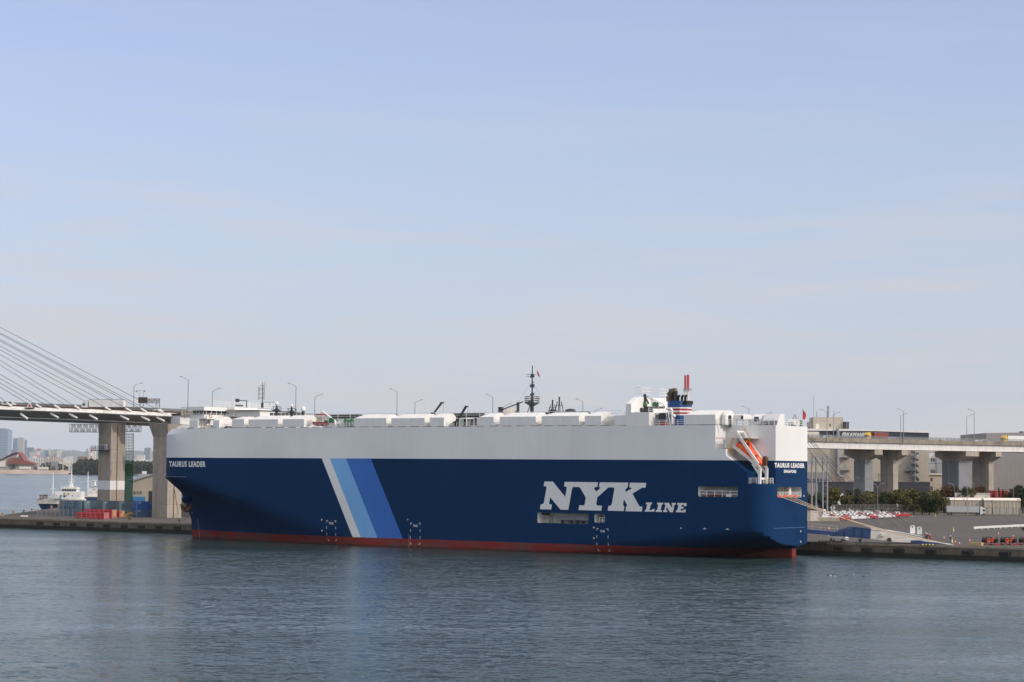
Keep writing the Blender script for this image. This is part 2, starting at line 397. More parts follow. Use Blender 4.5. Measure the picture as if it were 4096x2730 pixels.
for nn in (0.7, 12.2):
    mb = MB(); strip(mb, -1, T1, [(nn, -1.76), (nn + 7, -1.76), (nn + 6.6, -4.5), (nn, -4.5)]); strip(mb, -1, T1, [(nn - .12, -4.42), (nn + .3, -4.42), (nn + .3, -4.55), (nn - .12, -4.55)]); mb.build('box_girder', girder, VIA)
t = 6
while t < T1:                                                    # drain boxes on the girder web
    p = vp(t, .68, -2.1); MB().bar(p, p - VE * 0.35, 0.35).build('drain_box', lampm, VIA); t += 26
fencem = mat('wind_fence', (0.20, 0.205, 0.21), 0.6, 0.2, var=0.15)
def netmat(name, col, cover):
    m = bpy.data.materials.new(name); m.use_nodes = True; N, L = m.node_tree.nodes, m.node_tree.links
    b = N['Principled BSDF']; b.inputs['Base Color'].default_value = (*col, 1); b.inputs['Roughness'].default_value = 0.8
    t = N.new('ShaderNodeBsdfTransparent'); x = N.new('ShaderNodeMixShader'); x.inputs[0].default_value = cover
    L.new(t.outputs[0], x.inputs[1]); L.new(b.outputs[0], x.inputs[2]); L.new(x.outputs[0], N['Material Output'].inputs[0]); return m
wirenet = netmat('wire_mesh', (0.20, 0.21, 0.22), 0.45)
for nn, hh in ((0.15, 1.15), (20.15, 1.25)):
    mb = MB(); mb2 = MB(); n = int((T1 + 1) / 2.4)
    for k in range(n):
        a, b = vp(-1 + 2.4 * k, nn, 0), vp(-1 + 2.4 * (k + 1), nn, 0); mb.bar(a, a + Vector((0, 0, hh)), 0.09)
        mb.bar(a + Vector((0, 0, hh)), b + Vector((0, 0, hh)), 0.08); mb2.add([a, b, b + Vector((0, 0, hh)), a + Vector((0, 0, hh))], [(0, 1, 2, 3)])
    f = mb.build('parapet_fence', fencem, VIA); mb2.build('wire_infill', wirenet, f, fix=False)
def tparam(x, Y=None):                                           # along-viaduct position seen at photo column x (near edge)
    d = ray(x, 1760); 
    a, b = d.x, d.y
    # V0 + VG t = s (a,b)
    return (V0.x * b - V0.y * a) / (a * VG.y - b * VG.x)
clad = mat('steel_jacket', (0.20, 0.21, 0.225), 0.65, var=0.08, scale=0.3, streak=0.25)
def vpier(xc, dark_w, lit_w, capw, mats, capz=-4.6, jacket_z=None, off=9.0):
    """hammerhead pier: its shaded broad face towards the bow, its end in the sun"""
    t = tparam(xc) 
    base = vp(t, 0, 0); z1 = base.z + capz
    px = FPX / base.y
    w = dark_w / px / abs(VE.x * 1 - VE.y * base.x / base.y) ; th = lit_w / px / abs(VG.x - VG.y * base.x / base.y)
    w = min(w, 9.5); n0 = 10 - w / 2; n1 = 10 + w / 2; c0 = 10 - capw / 2; c1 = 10 + capw / 2
    def P(tt, n, z): q = V0 + VG * (t + tt) + VE * n; return Vector((q.x, q.y, z))
    g = mats
    col = MB().hexa([P(0, n0, QZ), P(th, n0, QZ), P(th, n1, QZ), P(0, n1, QZ), P(0, n0, z1 - 4.3), P(th, n0, z1 - 4.3), P(th, n1, z1 - 4.3), P(0, n1, z1 - 4.3)]).build('pier_column', g, VIA)
    if jacket_z:
        MB().hexa([P(-.22, n0 - .22, QZ), P(th + .22, n0 - .22, QZ), P(th + .22, n1 + .22, QZ), P(-.22, n1 + .22, QZ)] + [P(a, b, jacket_z) for a, b in ((-.22, n0 - .22), (th + .22, n0 - .22), (th + .22, n1 + .22), (-.22, n1 + .22))]).build('steel_jacket', clad, col)
    prof = [(n0, z1 - 4.3), (n1, z1 - 4.3), (c1, z1 - 2.2), (c1, z1), (c0, z1), (c0, z1 - 2.2)]
    cap = MB().prism([P(-.25, n, z) for n, z in prof], VG * (th + .5)).build('pier_cap', conc, VIA)
    MB().tube(P(-.45, 10.6, QZ), P(-.45, 10.6, z1), .16).build('drain_pipe', greyp, col)
    for nn in (3.5, 8, 12.5, 16.5): MB().hexa([P(a, nn + b, z) for z in (z1, z1 + .3) for a, b in ((.4, 0), (th - .4, 0), (th - .4, 1.2), (.4, 1.2))]).build('bearing', darkm, cap)
vpier(3506, 42, 28, 18.5, conc, jacket_z=aty(3480, 1843, 900).z)
vpier(3614, 52, 20, 18.5, conc)
vpier(3870, 68, 50, 18.5, conc, jacket_z=aty(3840, 1842, 930).z)
vpier(3990, 70, 20, 18.5, conc)
for xx in (800, 1150, 1500, 1850, 2200, 2550, 2900, 4260, 4470): vpier(xx, 50, 40, 18.5, conc)

# lamp posts on the viaduct
def lamp(h, arm=3.0, side=-1):
    o = thing('street_lamp', 'x', 'street lamp')
    MB().tube((0, 0, 0), (0, 0, h), 0.17, 8, 0.12).build('pole', lampm, o)
    a = MB().path([(0, 0, h - .1), (side * arm * .45, 0, h + .55), (side * arm * .8, 0, h + 0.9)], 0.09, 6); a.build('arm', lampm, o)
    MB().hexa([(side * arm * .72, -.24, h + .78), (side * (arm + .5), -.2, h + .92), (side * (arm + .5), .2, h + .92), (side * arm * .72, .24, h + .78),
               (side * arm * .74, -.16, h + 1.12), (side * arm, -.12, h + 1.16), (side * arm, .12, h + 1.16), (side * arm * .74, .16, h + 1.12)]).build('lamp_head', lampm, o)
    MB().box(-.35, .35, -.35, .35, -.35, .12).build('base_plate', lampm, o)
    return o
near = [(750, 1515), (1182, 1541), (1587, 1563), (1970, 1584), (2331, 1603), (2996, 1632), (3308, 1645), (3614, 1641), (3897, 1643)]
far_ = [(848, 1561), (1258, 1584), (1659, 1606), (2014, 1622), (2380, 1640), (3060, 1657), (3334, 1656), (3603, 1661), (3867, 1665)]
protos = {}
for row, (lst, n, side, nm) in enumerate(((near, -0.35, -1, 'nearer'), (far_, 20.6, 1, 'farther'))):
    for i, (x, y) in enumerate(lst):
        d = ray(x, 1700); Q = V0 + VE * n
        t = (Q.x * d.y - Q.y * d.x) / (d.x * VG.y - d.y * VG.x)
        foot = vp(t, n, -1.3); top = aty(x, y, foot.y).z
        hgt = top - foot.z - 0.4
        lb = f'grey lamp post with arm pointing {"left" if side < 0 else "right"}, {ORD[i]} from the left on the {nm} viaduct parapet'
        o = lamp(hgt, 2.7, side); o.location = foot; o['label'] = lb; o['group'] = 'lamp posts along the viaduct'

# ================================================================ CABLE-STAYED BRIDGE (left)
CB = thing('cable_stayed_bridge', 'cable-stayed road bridge deck with white edge and stay cables', 'bridge')
brows = [(-1200, 1596, 734), (-330, 1626, 727), (0, 1638, 724), (350, 1651, 719.5), (560, 1660, 717.5), (728, 1668, 716)]
BP = [aty(x, y, d) for x, y, d in brows]
def bsec(i):
    p = BP[i]; q = BP[min(i + 1, len(BP) - 1)] - BP[max(i - 1, 0)]; g = Vector((q.x, q.y, 0)).normalized(); n = Vector((g.y, -g.x, 0))
    if n.y > 0: n = -n
    return p, n
def bstrip(name, sec, m, parent=None):
    mb = MB(); k = len(sec); vs = []
    for i in range(len(BP)):
        p, n = bsec(i); vs += [p - n * a + Vector((0, 0, b)) for a, b in sec]
    fs = [(i * k + j, i * k + (j + 1) % k, (i + 1) * k + (j + 1) % k, (i + 1) * k + j) for i in range(len(BP) - 1) for j in range(k)]
    fs += [tuple(range(k)), tuple((len(BP) - 1) * k + j for j in reversed(range(k)))]
    return mb.add(vs, fs).build(name, m, parent or CB)
fair = mat('stained_fairing', (0.74, 0.71, 0.67), 0.6, var=0.06, scale=0.2, dirt=(0.30, 0.22, 0.17), dscale=0.55, damt=0.75)
bstrip('edge_fairing', [(0, 0), (1.5, 1.15), (2.2, 1.15), (2.2, -.35), (.5, -.35)], fair)
bstrip('deck_girder', [(2.25, 1.0), (24, 1.0), (25.5, 0), (19.5, -2.4), (18, -3.5), (9, -3.5), (7.2, -2.45), (.6, -.36), (2.25, -.36)], mat('bridge_grey', (0.42, 0.42, 0.42), 0.6, var=0.08, scale=.2, streak=.2))
bstrip('soffit_rail', [(6.2, -2.35), (6.8, -2.35), (6.8, -2.7), (6.2, -2.7)], white)
bstrip('kerb_barrier', [(3.2, 1.02), (3.6, 1.02), (3.6, 1.75), (3.2, 1.75)], mat('rusty_barrier', (0.13, 0.085, 0.06), .8, var=.4, scale=.6))
bstrip('guard_rail', [(2.7, 1.6), (2.8, 1.6), (2.8, 1.75), (2.7, 1.75)], rust)
bstrip('far_fence', [(22.6, 1.0), (22.7, 1.0), (22.7, 3.0), (22.6, 3.0)], fencem)
def bat(x, n_in, dz, i0=None):                                   # point on the bridge above photo column x
    for i in range(len(BP) - 1):
        if brows[i][0] <= x <= brows[i + 1][0] or i == len(BP) - 2:
            f = (x - brows[i][0]) / (brows[i + 1][0] - brows[i][0]); p = BP[i].lerp(BP[i + 1], f); n = bsec(i)[1]
            return p - n * n_in + Vector((0, 0, dz))
cablem = mat('stay_cable', (0.05, 0.05, 0.055), .5, .3)
stays = [(648, 1650, 1310), (580, 1644, 1337), (519, 1642, 1365), (436, 1638, 1400), (313, 1633, 1442), (232, 1630, 1498), (158, 1627, 1532), (40, 1616, 1590)]
for i, (x, y, y0) in enumerate(stays):
    a = bat(x, 1.2, 1.2); b = aty(0, y0, bat(0, 1.2, 0).y); e = a + (b - a) * ((x + 620) / max(x, 60))
    c = MB().tube(e, a, 0.085, 6).build('stay_cable', cablem, CB)
    dr = (b - a).normalized()
    MB().tube(a - dr * .2, a + dr * 2.0, .32, 8).build('upper_socket', fair, c)
    p = bat(x, 2.5, -1.2); MB().tube(a - dr * 4.2 + Vector((0, -.2, 0)), a - dr * 7.5 + Vector((0, -.2, .1)), .42, 8).build('lower_socket', white, c)
    # the second cable plane on the far side of the deck
    off2 = Vector((-6.2, 21.5, 0)); a2 = a + off2; e2 = e + off2
    MB().tube(e2, a2, 0.085, 6).build('stay_cable', cablem, CB)
# piers
pn_d, pn_l = Vector((-.75, -.66, 0)), Vector((.66, -.75, 0))
def pier(xl, xc, xr, d, ytop, name, label, flare=0.0):
    c = aty(xc, 1900, d); top = aty(xc, ytop, d).z
    pxm = FPX / d; e1 = Vector((-.66, .75, 0)); e2 = Vector((.75, .66, 0))
    l1 = (xc - xl) / pxm / abs(e1.x - e1.y * c.x / d); l2 = (xr - xc) / pxm / abs(e2.x - e2.y * c.x / d)
    o = thing(name, label, 'bridge pier', (c.x, c.y, QZ))
    hgt = top - QZ
    def ring(z, g): return [Vector((0, 0, z)) + a for a in (Vector((0, 0, 0)) - (e1 + e2) * g, e2 * (l2 + g) - e1 * g, e2 * (l2 + g) + e1 * (l1 + g), e1 * (l1 + g) - e2 * g)]
    n = 7
    for k in range(n):                                           # one cast lift after another, a fine joint between
        z0, z1 = hgt * k / n, hgt * (k + 1) / n - (0.05 if k < n - 1 else 0)
        MB().hexa(ring(z0, 0) + ring(z1, flare if k == n - 1 else 0)).build('concrete_lift', conc, o)
    MB().tube(e2 * l2 * .45 + Vector((0, 0, .1)) - e1 * .1, e2 * l2 * .45 + Vector((0, 0, hgt - 1)) - e1 * .1, .12).build('drain_pipe', rust, o)
    return o, e1, e2, l1, l2, hgt, ring
o, e1, e2, l1, l2, hgt, ring = pier(391, 441, 499, 721, 1692, 'bridge_pier', 'square concrete bridge pier with white painted band behind the blue containers')
za, zb = aty(441, 1960, 720).z - QZ, aty(441, 1924, 720).z - QZ
MB().hexa(ring(za, .03) + ring(zb, .03)).build('white_band', white, o)
# maintenance platform on the shaded face
zp = aty(400, 1803, 720).z - QZ
pm = MB(); q0 = -e2 * 1.6 - e1 * .0; 
pm.hexa([e1 * .3 - e2 * 1.8 + Vector((0, 0, zp)), e1 * .3 + Vector((0, 0, zp)), e1 * (l1 + 2) + Vector((0, 0, zp)), e1 * (l1 + 2) - e2 * 1.8 + Vector((0, 0, zp))] + [p + Vector((0, 0, .3)) for p in (e1 * .3 - e2 * 1.8 + Vector((0, 0, zp)), e1 * .3 + Vector((0, 0, zp)), e1 * (l1 + 2) + Vector((0, 0, zp)), e1 * (l1 + 2) - e2 * 1.8 + Vector((0, 0, zp)))])
railing(pm, [p + Vector((0, 0, zp + .3)) for p in (e1 * .3 - e2 * 1.75, e1 * (l1 + 2) - e2 * 1.75, e1 * (l1 + 2))], 1.3, .05, 1.5); pm.build('maintenance_platform', darkm, o)
pm = MB(); pm.box(-3.2, -2.2, .0, 1, 0, 1.6); 
for k in (.25, .62): c0 = e1 * l1 * k - e2 * .6 + Vector((0, 0, zp + .3)); pm.hexa([c0 + Vector(a) for a in ((-.7, -.5, 0), (.7, -.5, 0), (.7, .5, 0), (-.7, .5, 0), (-.7, -.5, 1.9), (.7, -.5, 1.9), (.7, .5, 1.9), (-.7, .5, 1.9))])
pm.v, pm.f, pm.m = pm.v[8:], [tuple(i - 8 for i in f) for f in pm.f[6:]], pm.m[6:]
pm.build('equipment_cabinet', lampm, o)
pier(610, 671, 728, 697, 1697, 'bridge_pier', 'square concrete bridge pier partly hidden by the ship bow', 1.2)
# inspection gantry hung under the deck
def truss(mb, a, b, h, n, r=.07):
    a, b = Vector(a), Vector(b)
    for s in (Vector((0, 0, 0)), Vector((0, 0, -h))): mb.bar(a + s, b + s, r * 2.2)
    for k in range(n + 1):
        p = a.lerp(b, k / n); mb.bar(p, p - Vector((0, 0, h)), r * 1.7)
        if k < n: q = a.lerp(b, (k + 1) / n); mb.bar(p if k % 2 else p - Vector((0, 0, h)), q - Vector((0, 0, h)) if k % 2 else q, r * 1.6)
for (x0, x1, y0, y1, d, lb) in ((278, 436, 1697, 1728, 727, 'white steel lattice inspection gantry under bridge deck, left of the banded pier'), (500, 560, 1700, 1727, 727, 'short white steel lattice gantry under bridge deck between the two piers')):
    g = thing('inspection_gantry', lb, 'gantry', aty((x0 + x1) / 2, y1, d))
    P0, P1, h = aty(x0, y0, d) - g.location, aty(x1, y0, d) - g.location, aty(x0, y0, d).z - aty(x0, y1, d).z
    P1.z = P0.z
    for dy in (0, 3.0):
        mb = MB(); truss(mb, P0 + Vector((0, dy, 0)), P1 + Vector((0, dy, 0)), h, max(4, int((x1 - x0) / 12))); mb.build('lattice_side', lampm, g)
    mb = MB(); mb.hexa([P0 + Vector((0, 0, -h - .12)), P1 + Vector((0, 0, -h - .12)), P1 + Vector((0, 3, -h - .12)), P0 + Vector((0, 3, -h - .12)), P0 + Vector((0, 0, -h)), P1 + Vector((0, 0, -h)), P1 + Vector((0, 3, -h)), P0 + Vector((0, 3, -h))]); mb.build('walkway', lampm, g)
# scaffold stair tower in green netting beside the pier
sc0 = aty(512, 2000, 736); wS, top = 3.1, aty(512, 1733, 736).z - QZ
g = thing('scaffold_tower', 'slim scaffold tower wrapped in green netting beside the banded pier', 'scaffold', (sc0.x, sc0.y, QZ))
mb = MB(); mb2 = MB()
for k in range(10):
    a = math.pi * 2 * k / 10; p = Vector((math.cos(a) * wS / 2, math.sin(a) * wS / 2, 0)); mb.tube(p, p + Vector((0, 0, top)), .06, 5)
    b = math.pi * 2 * (k + 1) / 10; q = Vector((math.cos(b) * wS / 2, math.sin(b) * wS / 2, 0)); z = 0
    while z < top - .2: mb2.bar(p + Vector((0, 0, z)), q + Vector((0, 0, z)), .09); z += 1.0
greenm = mat('green_scaffold', (0.025, 0.12, 0.075), .6)
mb.build('standards', greenm, g); mb2.build('ledgers', greenm, g)
mb = MB()
for k in range(10):
    a, b = math.pi * 2 * k / 10, math.pi * 2 * (k + 1) / 10; r = wS / 2 + .06
    mb.add([(math.cos(a) * r, math.sin(a) * r, 0), (math.cos(b) * r, math.sin(b) * r, 0), (math.cos(b) * r, math.sin(b) * r, top * .62), (math.cos(a) * r, math.sin(a) * r, top * .62)], [(0, 1, 2, 3)])
mb.build('netting', netmat('green_net', (0.02, 0.15, 0.06), .6), g, fix=False)

# faded paint lines across the yard
for i, (x0, y0, x1, y1) in enumerate(((3330, 2098, 3800, 2079), (3420, 2116, 3960, 2098), (3640, 2137, 4100, 2126), (3330, 2132, 3420, 2128))):
    a, b = atz(x0, y0, QZ + .004), atz(x1, y1, QZ + .004); d = (b - a).normalized(); w = Vector((-d.y, d.x, 0)) * .16
    tag(MB().add([a - w, b - w, b + w, a + w], [(0, 1, 2, 3)]).build('yard_marking', mat('worn_line', (.17, .15, .13), .9, var=.5, scale=.4), fix=False), kind='structure')
# ================================================================ CAR CARRIER
SHIP = thing('car_carrier', 'huge white and navy blue car carrier ship moored at the quay', 'ship', (S0.x, S0.y, 0), SHIP_ROT)
HB, UT, RC, ZD = 16.1, 2.2, 4.0, 30.4                            # half beam, transom, corner radius, weather deck
ZTOP = 31.9
def stem(z):
    if z >= 28.8: return 199.6 - (z - 28.8) * 1.25
    pts = [(-2, 194.4), (0, 194.4), (5.2, 194.9), (10.5, 198.0), (17.1, 199.6), (29, 199.6)]
    for (a, p), (b, q) in zip(pts, pts[1:]):
        if z <= b: return p + (q - p) * (z - a) / (b - a)
    return 199.6
def sst(x): x = min(max(x, 0), 1); return x * x * (3 - 2 * x)
def hbr(u, z):
    """half breadth of the hull"""
    e = stem(z); zc = min(z, 17.1)
    full = 118 + 3.75 * max(zc, -1) if z < 17.1 else 179.6 - (max(z, 28.8) - 28.8) * 1.25
    k = sst((z - 9) / 8.1); n = 1.45 + .55 * k; m = 1 - .5 * k
    s = min(max((e - u) / (e - full), 0), 1)
    b = HB * (1 - (1 - s) ** n) ** m
    if u < UT + RC: b = min(b, HB - RC + math.sqrt(max(0, RC * RC - (UT + RC - u) ** 2)))
    zt, zb = 7.5 - (u - UT) * 0.10, 2.8 - (u - UT) / 6
    if z < zt:
        q = min(max((z - zb) / max(zt - zb, .01), 0), 1); b = min(b, HB * math.sqrt(max(0, 1 - (1 - q) ** 2)))
    return b
zs = [-2, 0, 1, 2.15, 2.8, 3.3, 3.9, 4.6, 5.4, 6.2, 6.9, 7.5, 8.5, 10, 11.5, 13, 14.5, 15.7, 16.6, 17.05, 17.12, 20, 22.35, 26, 28.8, ZD, ZTOP]
offs = [0, .15, .35, .65, 1.0, 1.5, 2.1, 2.8, 3.5, 4.0, 6, 8, 10, 13, 16, 19, 22, 26, 30, 35, 40, 46, 52, 60, 70, 82, 95, 107.8]
ts = [math.sin(math.pi / 2 * k / 34) for k in range(1, 35)]
hv, hf, hm_ = [], [], []
rows = []
for z in zs:
    us = UT + max(0, 2.8 - z) * 6
    uu = [us + o * (110 - us) / 107.8 for o in offs] + [110 + (stem(z) - 110) * t for t in ts]
    po = []; st = []
    for u in uu:
        b = hbr(u, z) if z > 2.8 or u > us + 1e-6 else 0.0
        if u >= stem(z) - 1e-6: b = 0
        po.append((u, -(HB - b), z)); st.append((u, -(HB + min(b, 4.4 + (u - UT) * 1.0)), z))
    rows.append((po, st))
NU = len(offs) + len(ts)
for po, st in rows: hv += po + st
def hid(i, s, j): return i * 2 * NU + s * NU + j
for i in range(len(zs) - 1):
    for j in range(NU - 1):
        hf.append((hid(i, 0, j), hid(i, 0, j + 1), hid(i + 1, 0, j + 1), hid(i + 1, 0, j)))
        hf.append((hid(i, 1, j), hid(i + 1, 1, j), hid(i + 1, 1, j + 1), hid(i, 1, j + 1)))
    hf.append((hid(i, 0, 0), hid(i + 1, 0, 0), hid(i + 1, 1, 0), hid(i, 1, 0)))
for i in (0, len(zs) - 1):
    for j in range(NU - 1): hf.append((hid(i, 0, j), hid(i, 1, j), hid(i, 1, j + 1), hid(i, 0, j + 1)))
def hull_paint():
    m = bpy.data.materials.new('hull_paint'); m.use_nodes = True
    N, L = m.node_tree.nodes, m.node_tree.links; b = N['Principled BSDF']
    tc = N.new('ShaderNodeTexCoord'); sp = N.new('ShaderNodeSeparateXYZ'); L.new(tc.outputs['Object'], sp.inputs[0])
    def M(op, a, c):
        n = N.new('ShaderNodeMath'); n.operation = op
        for i, x in enumerate((a, c)):
            if isinstance(x, (int, float)): n.inputs[i].default_value = x
            else: L.new(x, n.inputs[i])
        return n.outputs[0]
    def MX(f, a, c, bt='MIX'):
        n = N.new('ShaderNodeMix'); n.data_type = 'RGBA'; n.blend_type = bt
        if isinstance(f, float): n.inputs['Factor'].default_value = f
        else: L.new(f, n.inputs['Factor'])
        for k, x in (('A', a), ('B', c)):
            if isinstance(x, tuple): n.inputs[k].default_value = (*x, 1)
            else: L.new(x, n.inputs[k])
        return n.outputs['Result']
    u, z = sp.outputs[0], sp.outputs[2]
    def NZ(sc, det=5, scale=(1, 1, 1)):
        mp = N.new('ShaderNodeMapping'); mp.inputs['Scale'].default_value = scale
        n = N.new('ShaderNodeTexNoise'); n.inputs['Scale'].default_value = sc; n.inputs['Detail'].default_value = det
        L.new(tc.outputs['Object'], mp.inputs[0]); L.new(mp.outputs[0], n.inputs['Vector']); return n.outputs[0]
    def RG(x, a, c, d, e):
        n = N.new('ShaderNodeMapRange'); L.new(x, n.inputs[0])
        for i, q in enumerate((a, c, d, e)): n.inputs[i + 1].default_value = q
        return n.outputs[0]
    gry, blu, red = (0.75, 0.745, 0.735), (0.0052, 0.032, 0.096), (0.235, 0.033, 0.027)
    ztop = 22.35
    xa, xb = [1287, 1319, 1384, 1483], [1409, 1442, 1508, 1610]
    ua = [shp(x, 1835)[0] for x in xa]; ub = [shp(x, 2146 + (x - 1409) * .03)[0] for x in xb]
    slope = sum(p - q for p, q in zip(ua, ub)) / 4 / (22.3 - 2.3)
    q = M('SUBTRACT', u, M('MULTIPLY', M('SUBTRACT', z, ztop), slope))
    band = blu
    g = lambda a: M('GREATER_THAN', q, a)
    l = lambda a: M('LESS_THAN', q, a)
    col = MX(M('MULTIPLY', l(ua[0]), g(ua[1])), blu, gry)
    col = MX(M('MULTIPLY', l(ua[1]), g(ua[2])), col, (0.20, 0.43, 0.74))
    col = MX(M('MULTIPLY', l(ua[2]), g(ua[3])), col, (0.055, 0.165, 0.50))
    col = MX(M('GREATER_THAN', z, ztop), col, gry)
    # boot-topping: red with scuffed, weedy patches
    rd = MX(RG(NZ(.35, 7, (.35, 1, 2.2)), .42, .68, 0, .75), red, (0.115, 0.075, 0.070))
    rd = MX(RG(M('ADD', z, M('MULTIPLY', NZ(.9, 6, (.5, 1, .8)), -1.0)), -.55, .1, .85, 0.0), rd, (0.035, 0.038, 0.026))
    col = MX(M('LESS_THAN', z, 2.15), col, rd)
    # faint run-off streaks and plate panels
    st = RG(NZ(1.0, 6, (.9, .9, .02)), .45, .8, 1.0, .96)
    cl = RG(NZ(.05, 6), .3, .7, .91, 1.05)
    col = MX(1.0, col, M('MULTIPLY', st, cl), 'MULTIPLY')
    L.new(col, b.inputs['Base Color']); b.inputs['Roughness'].default_value = 0.6; b.inputs['Specular IOR Level'].default_value = 0.04
    bk = N.new('ShaderNodeTexBrick'); cb = N.new('ShaderNodeCombineXYZ'); L.new(u, cb.inputs[0]); L.new(z, cb.inputs[1]); L.new(cb.outputs[0], bk.inputs['Vector'])
    bk.inputs['Scale'].default_value = 1.0; bk.inputs['Brick Width'].default_value = 11; bk.inputs['Row Height'].default_value = 2.6; bk.inputs['Mortar Size'].default_value = .035; bk.inputs['Mortar Smooth'].default_value = .6
    bn = N.new('ShaderNodeBump'); bn.inputs['Strength'].default_value = .45; bn.inputs['Distance'].default_value = .05
    ht = M('ADD', M('MULTIPLY', bk.outputs['Fac'], -.5), M('MULTIPLY', NZ(.35, 2), .6))
    L.new(ht, bn.inputs['Height']); L.new(bn.outputs[0], b.inputs['Normal'])
    return m
HP = hull_paint()
inner = mat('white_interior', (0.74, 0.73, 0.70), .6, var=.08, streak=.25)
me = bpy.data.meshes.new('hull'); me.from_pydata(hv, [], hf)
bm = bmesh.new(); bm.from_mesh(me); bmesh.ops.remove_doubles(bm, verts=bm.verts, dist=1e-4)
bmesh.ops.dissolve_degenerate(bm, edges=bm.edges, dist=1e-4)
bmesh.ops.recalc_face_normals(bm, faces=bm.faces); bm.to_mesh(me); bm.free()
hull = link('hull', me, SHIP)
cutters = []
def cutter(poly_uz, v0, v1):
    o = MB().prism([(a, -v0, b) for a, b in poly_uz], (0, v0 - v1, 0)).build('cutter', inner, SHIP); cutters.append(o)
def rrect(u0, u1, z0, z1, r, n=4):
    u0, u1 = min(u0, u1), max(u0, u1); pts = []
    for cx, cz, a0 in ((u1 - r, z1 - r, 0), (u0 + r, z1 - r, 90), (u0 + r, z0 + r, 180), (u1 - r, z0 + r, 270)):
        for k in range(n + 1): a = R(a0 + 90 * k / n); pts.append((cx + r * math.cos(a), cz + r * math.sin(a)))
    return pts
# bulwark ends at the forecastle: everything aft of it is cut down to the weather deck
ubw = shp(722, 1700)[0]
cutter([(-10, ZD), (ubw, ZD), (ubw + 1.2, ZTOP + 1), (-10, ZTOP + 1)], -6, 40)
cutter([(ubw - 1, ZD), (ubw + 12, ZD), (ubw + 10.6, ZTOP + 1), (ubw - 1, ZTOP + 1)], 1.2, 31)
# lifeboat recess cut out of the port quarter
VR = 5.0
rec = [shp(2862, 1700), shp(2862, 1793), shp(2903, 1796), shp(2905, 1822), shp(2990, 1890), shp(2990, 1936)]
uRF, uRM, zRB = rec[0][0], rec[2][0], rec[5][1]
cutter([(uRF, ZD + 3), (uRF, rec[1][1]), (uRM, rec[2][1] - .05), (uRM - .05, rec[3][1]), (rec[4][0], rec[4][1]), (rec[5][0], zRB), (-6, zRB), (-6, ZD + 3)], -6, VR)
ops = [(2150, 2355, 2053, 2095, 3.2), (2378, 2421, 2056, 2092, 3.2), (2793, 2951, 1946, 1989, 4.0)]
OPN = []
for x0, x1, y0, y1, dep in ops:
    (ua_, za_), (ub_, zb_) = shp(x0, (y0 + y1) / 2 - 0), shp(x1, (y0 + y1) / 2)
    z1 = shp((x0 + x1) / 2, y0)[1]; z0 = shp((x0 + x1) / 2, y1)[1]
    OPN.append((ub_, ua_, z0, z1, dep)); cutter(rrect(ub_, ua_, z0, z1, .5), -6, dep)
# mooring deck opening in the transom
vS0, zS1 = shu(3109, 1949, UT); vS1, zS0 = shu(3206, 1991, UT)
sop = MB(); sop.prism([(-6, -a, b) for a, b in rrect(vS0, vS1, zS0, zS1, .45)], (UT + 6 + 4.5, 0, 0)); cutters.append(sop.build('cutter', inner, SHIP))
for c in cutters:
    md = hull.modifiers.new('cut', 'BOOLEAN'); md.operation = 'DIFFERENCE'; md.object = c; md.solver = 'EXACT'
dg = bpy.context.evaluated_depsgraph_get(); dg.update()
nm = bpy.data.meshes.new_from_object(hull.evaluated_get(dg), depsgraph=dg)
hull.modifiers.clear()
nm.name = 'hull'; hull.data = nm
for c in cutters: bpy.data.objects.remove(c)
nm.materials.clear()
for m in (HP, inner, deckg, mat('recess_floor', (0.10, 0.14, 0.16), .7)): nm.materials.append(m)
for p in nm.polygons:
    c, n = p.center, p.normal; u, v, z = c.x, -c.y, c.z
    p.material_index = 0
    for (a, b, z0, z1, dep) in OPN:
        if a - .2 < u < b + .2 and z0 - .1 < z < z1 + .1 and .06 < v < dep + .2: p.material_index = 1
    if UT + .06 < u < UT + 4.8 and zS0 - .1 < z < zS1 + .1 and vS0 - .1 < v < vS1 + .1 : p.material_index = 1
    if n.z > .9: p.material_index = 2
    if u > ubw - .5 and z > ZD + .05 and n.z < .9: p.material_index = 0
for p in nm.polygons: p.use_smooth = True
nm.set_sharp_from_angle(angle=R(20))
# skeg and rudder head in red
rbox = MB(); rbox.prism([(UT + 1.2, -HB + .9, -2), (60, -HB + 1.2, -2), (60, -HB + 1.2, 2.4), (20, -HB + 1.2, 2.4), (UT + 1.2, -HB + .9, 2.75)], (0, -2.0, 0)); rbox.build('skeg', HP, SHIP)

# ---- lettering and marks on the hull
letter = mat('letter_white', (0.72, 0.72, 0.70), .5, var=.04)
def on_side(u, z, off=.03): return (u, -(HB - hbr(u, z)) + off, z)
nyk = [(375,138),(475,139),(622,320),(639,212),(632,199),(607,196),(614,142),(1006,147),(998,203),(975,203),(962,214),(964,228),(985,257),(1032,218),(1034,210),(1018,203),(1027,148),(1363,151),(1355,207),(1335,222),(1328,245),(1333,262),(1400,222),(1400,212),(1376,207),(1382,152),(1573,155),(1566,211),(1525,211),(1411,280),(1490,425),(1500,433),(1528,434),(1523,491),(1330,488),(1337,431),(1347,428),(1345,408),(1316,355),(1308,360),(1302,408),(1304,420),(1316,429),(1310,486),(1121,481),(1129,425),(1150,424),(1168,408),(1200,222),(1190,207),(1130,206),(998,325),(986,405),(995,420),(1053,423),(1046,481),(778,474),(786,419),(840,419),(851,405),(863,328),(797,212),(780,202),(716,203),(702,217),(657,471),(566,470),(443,322),(432,395),(438,408),(463,410),(456,467),(324,464),(332,408),(350,407),(369,392),(402,210),(395,196),(369,192)]
L_ = [(1573,384),(1643,386),(1640,405),(1628,407),(1613,474),(1640,474),(1650,462),(1674,462),(1668,493),(1555,492),(1560,470),(1573,468),(1586,406),(1570,404)]
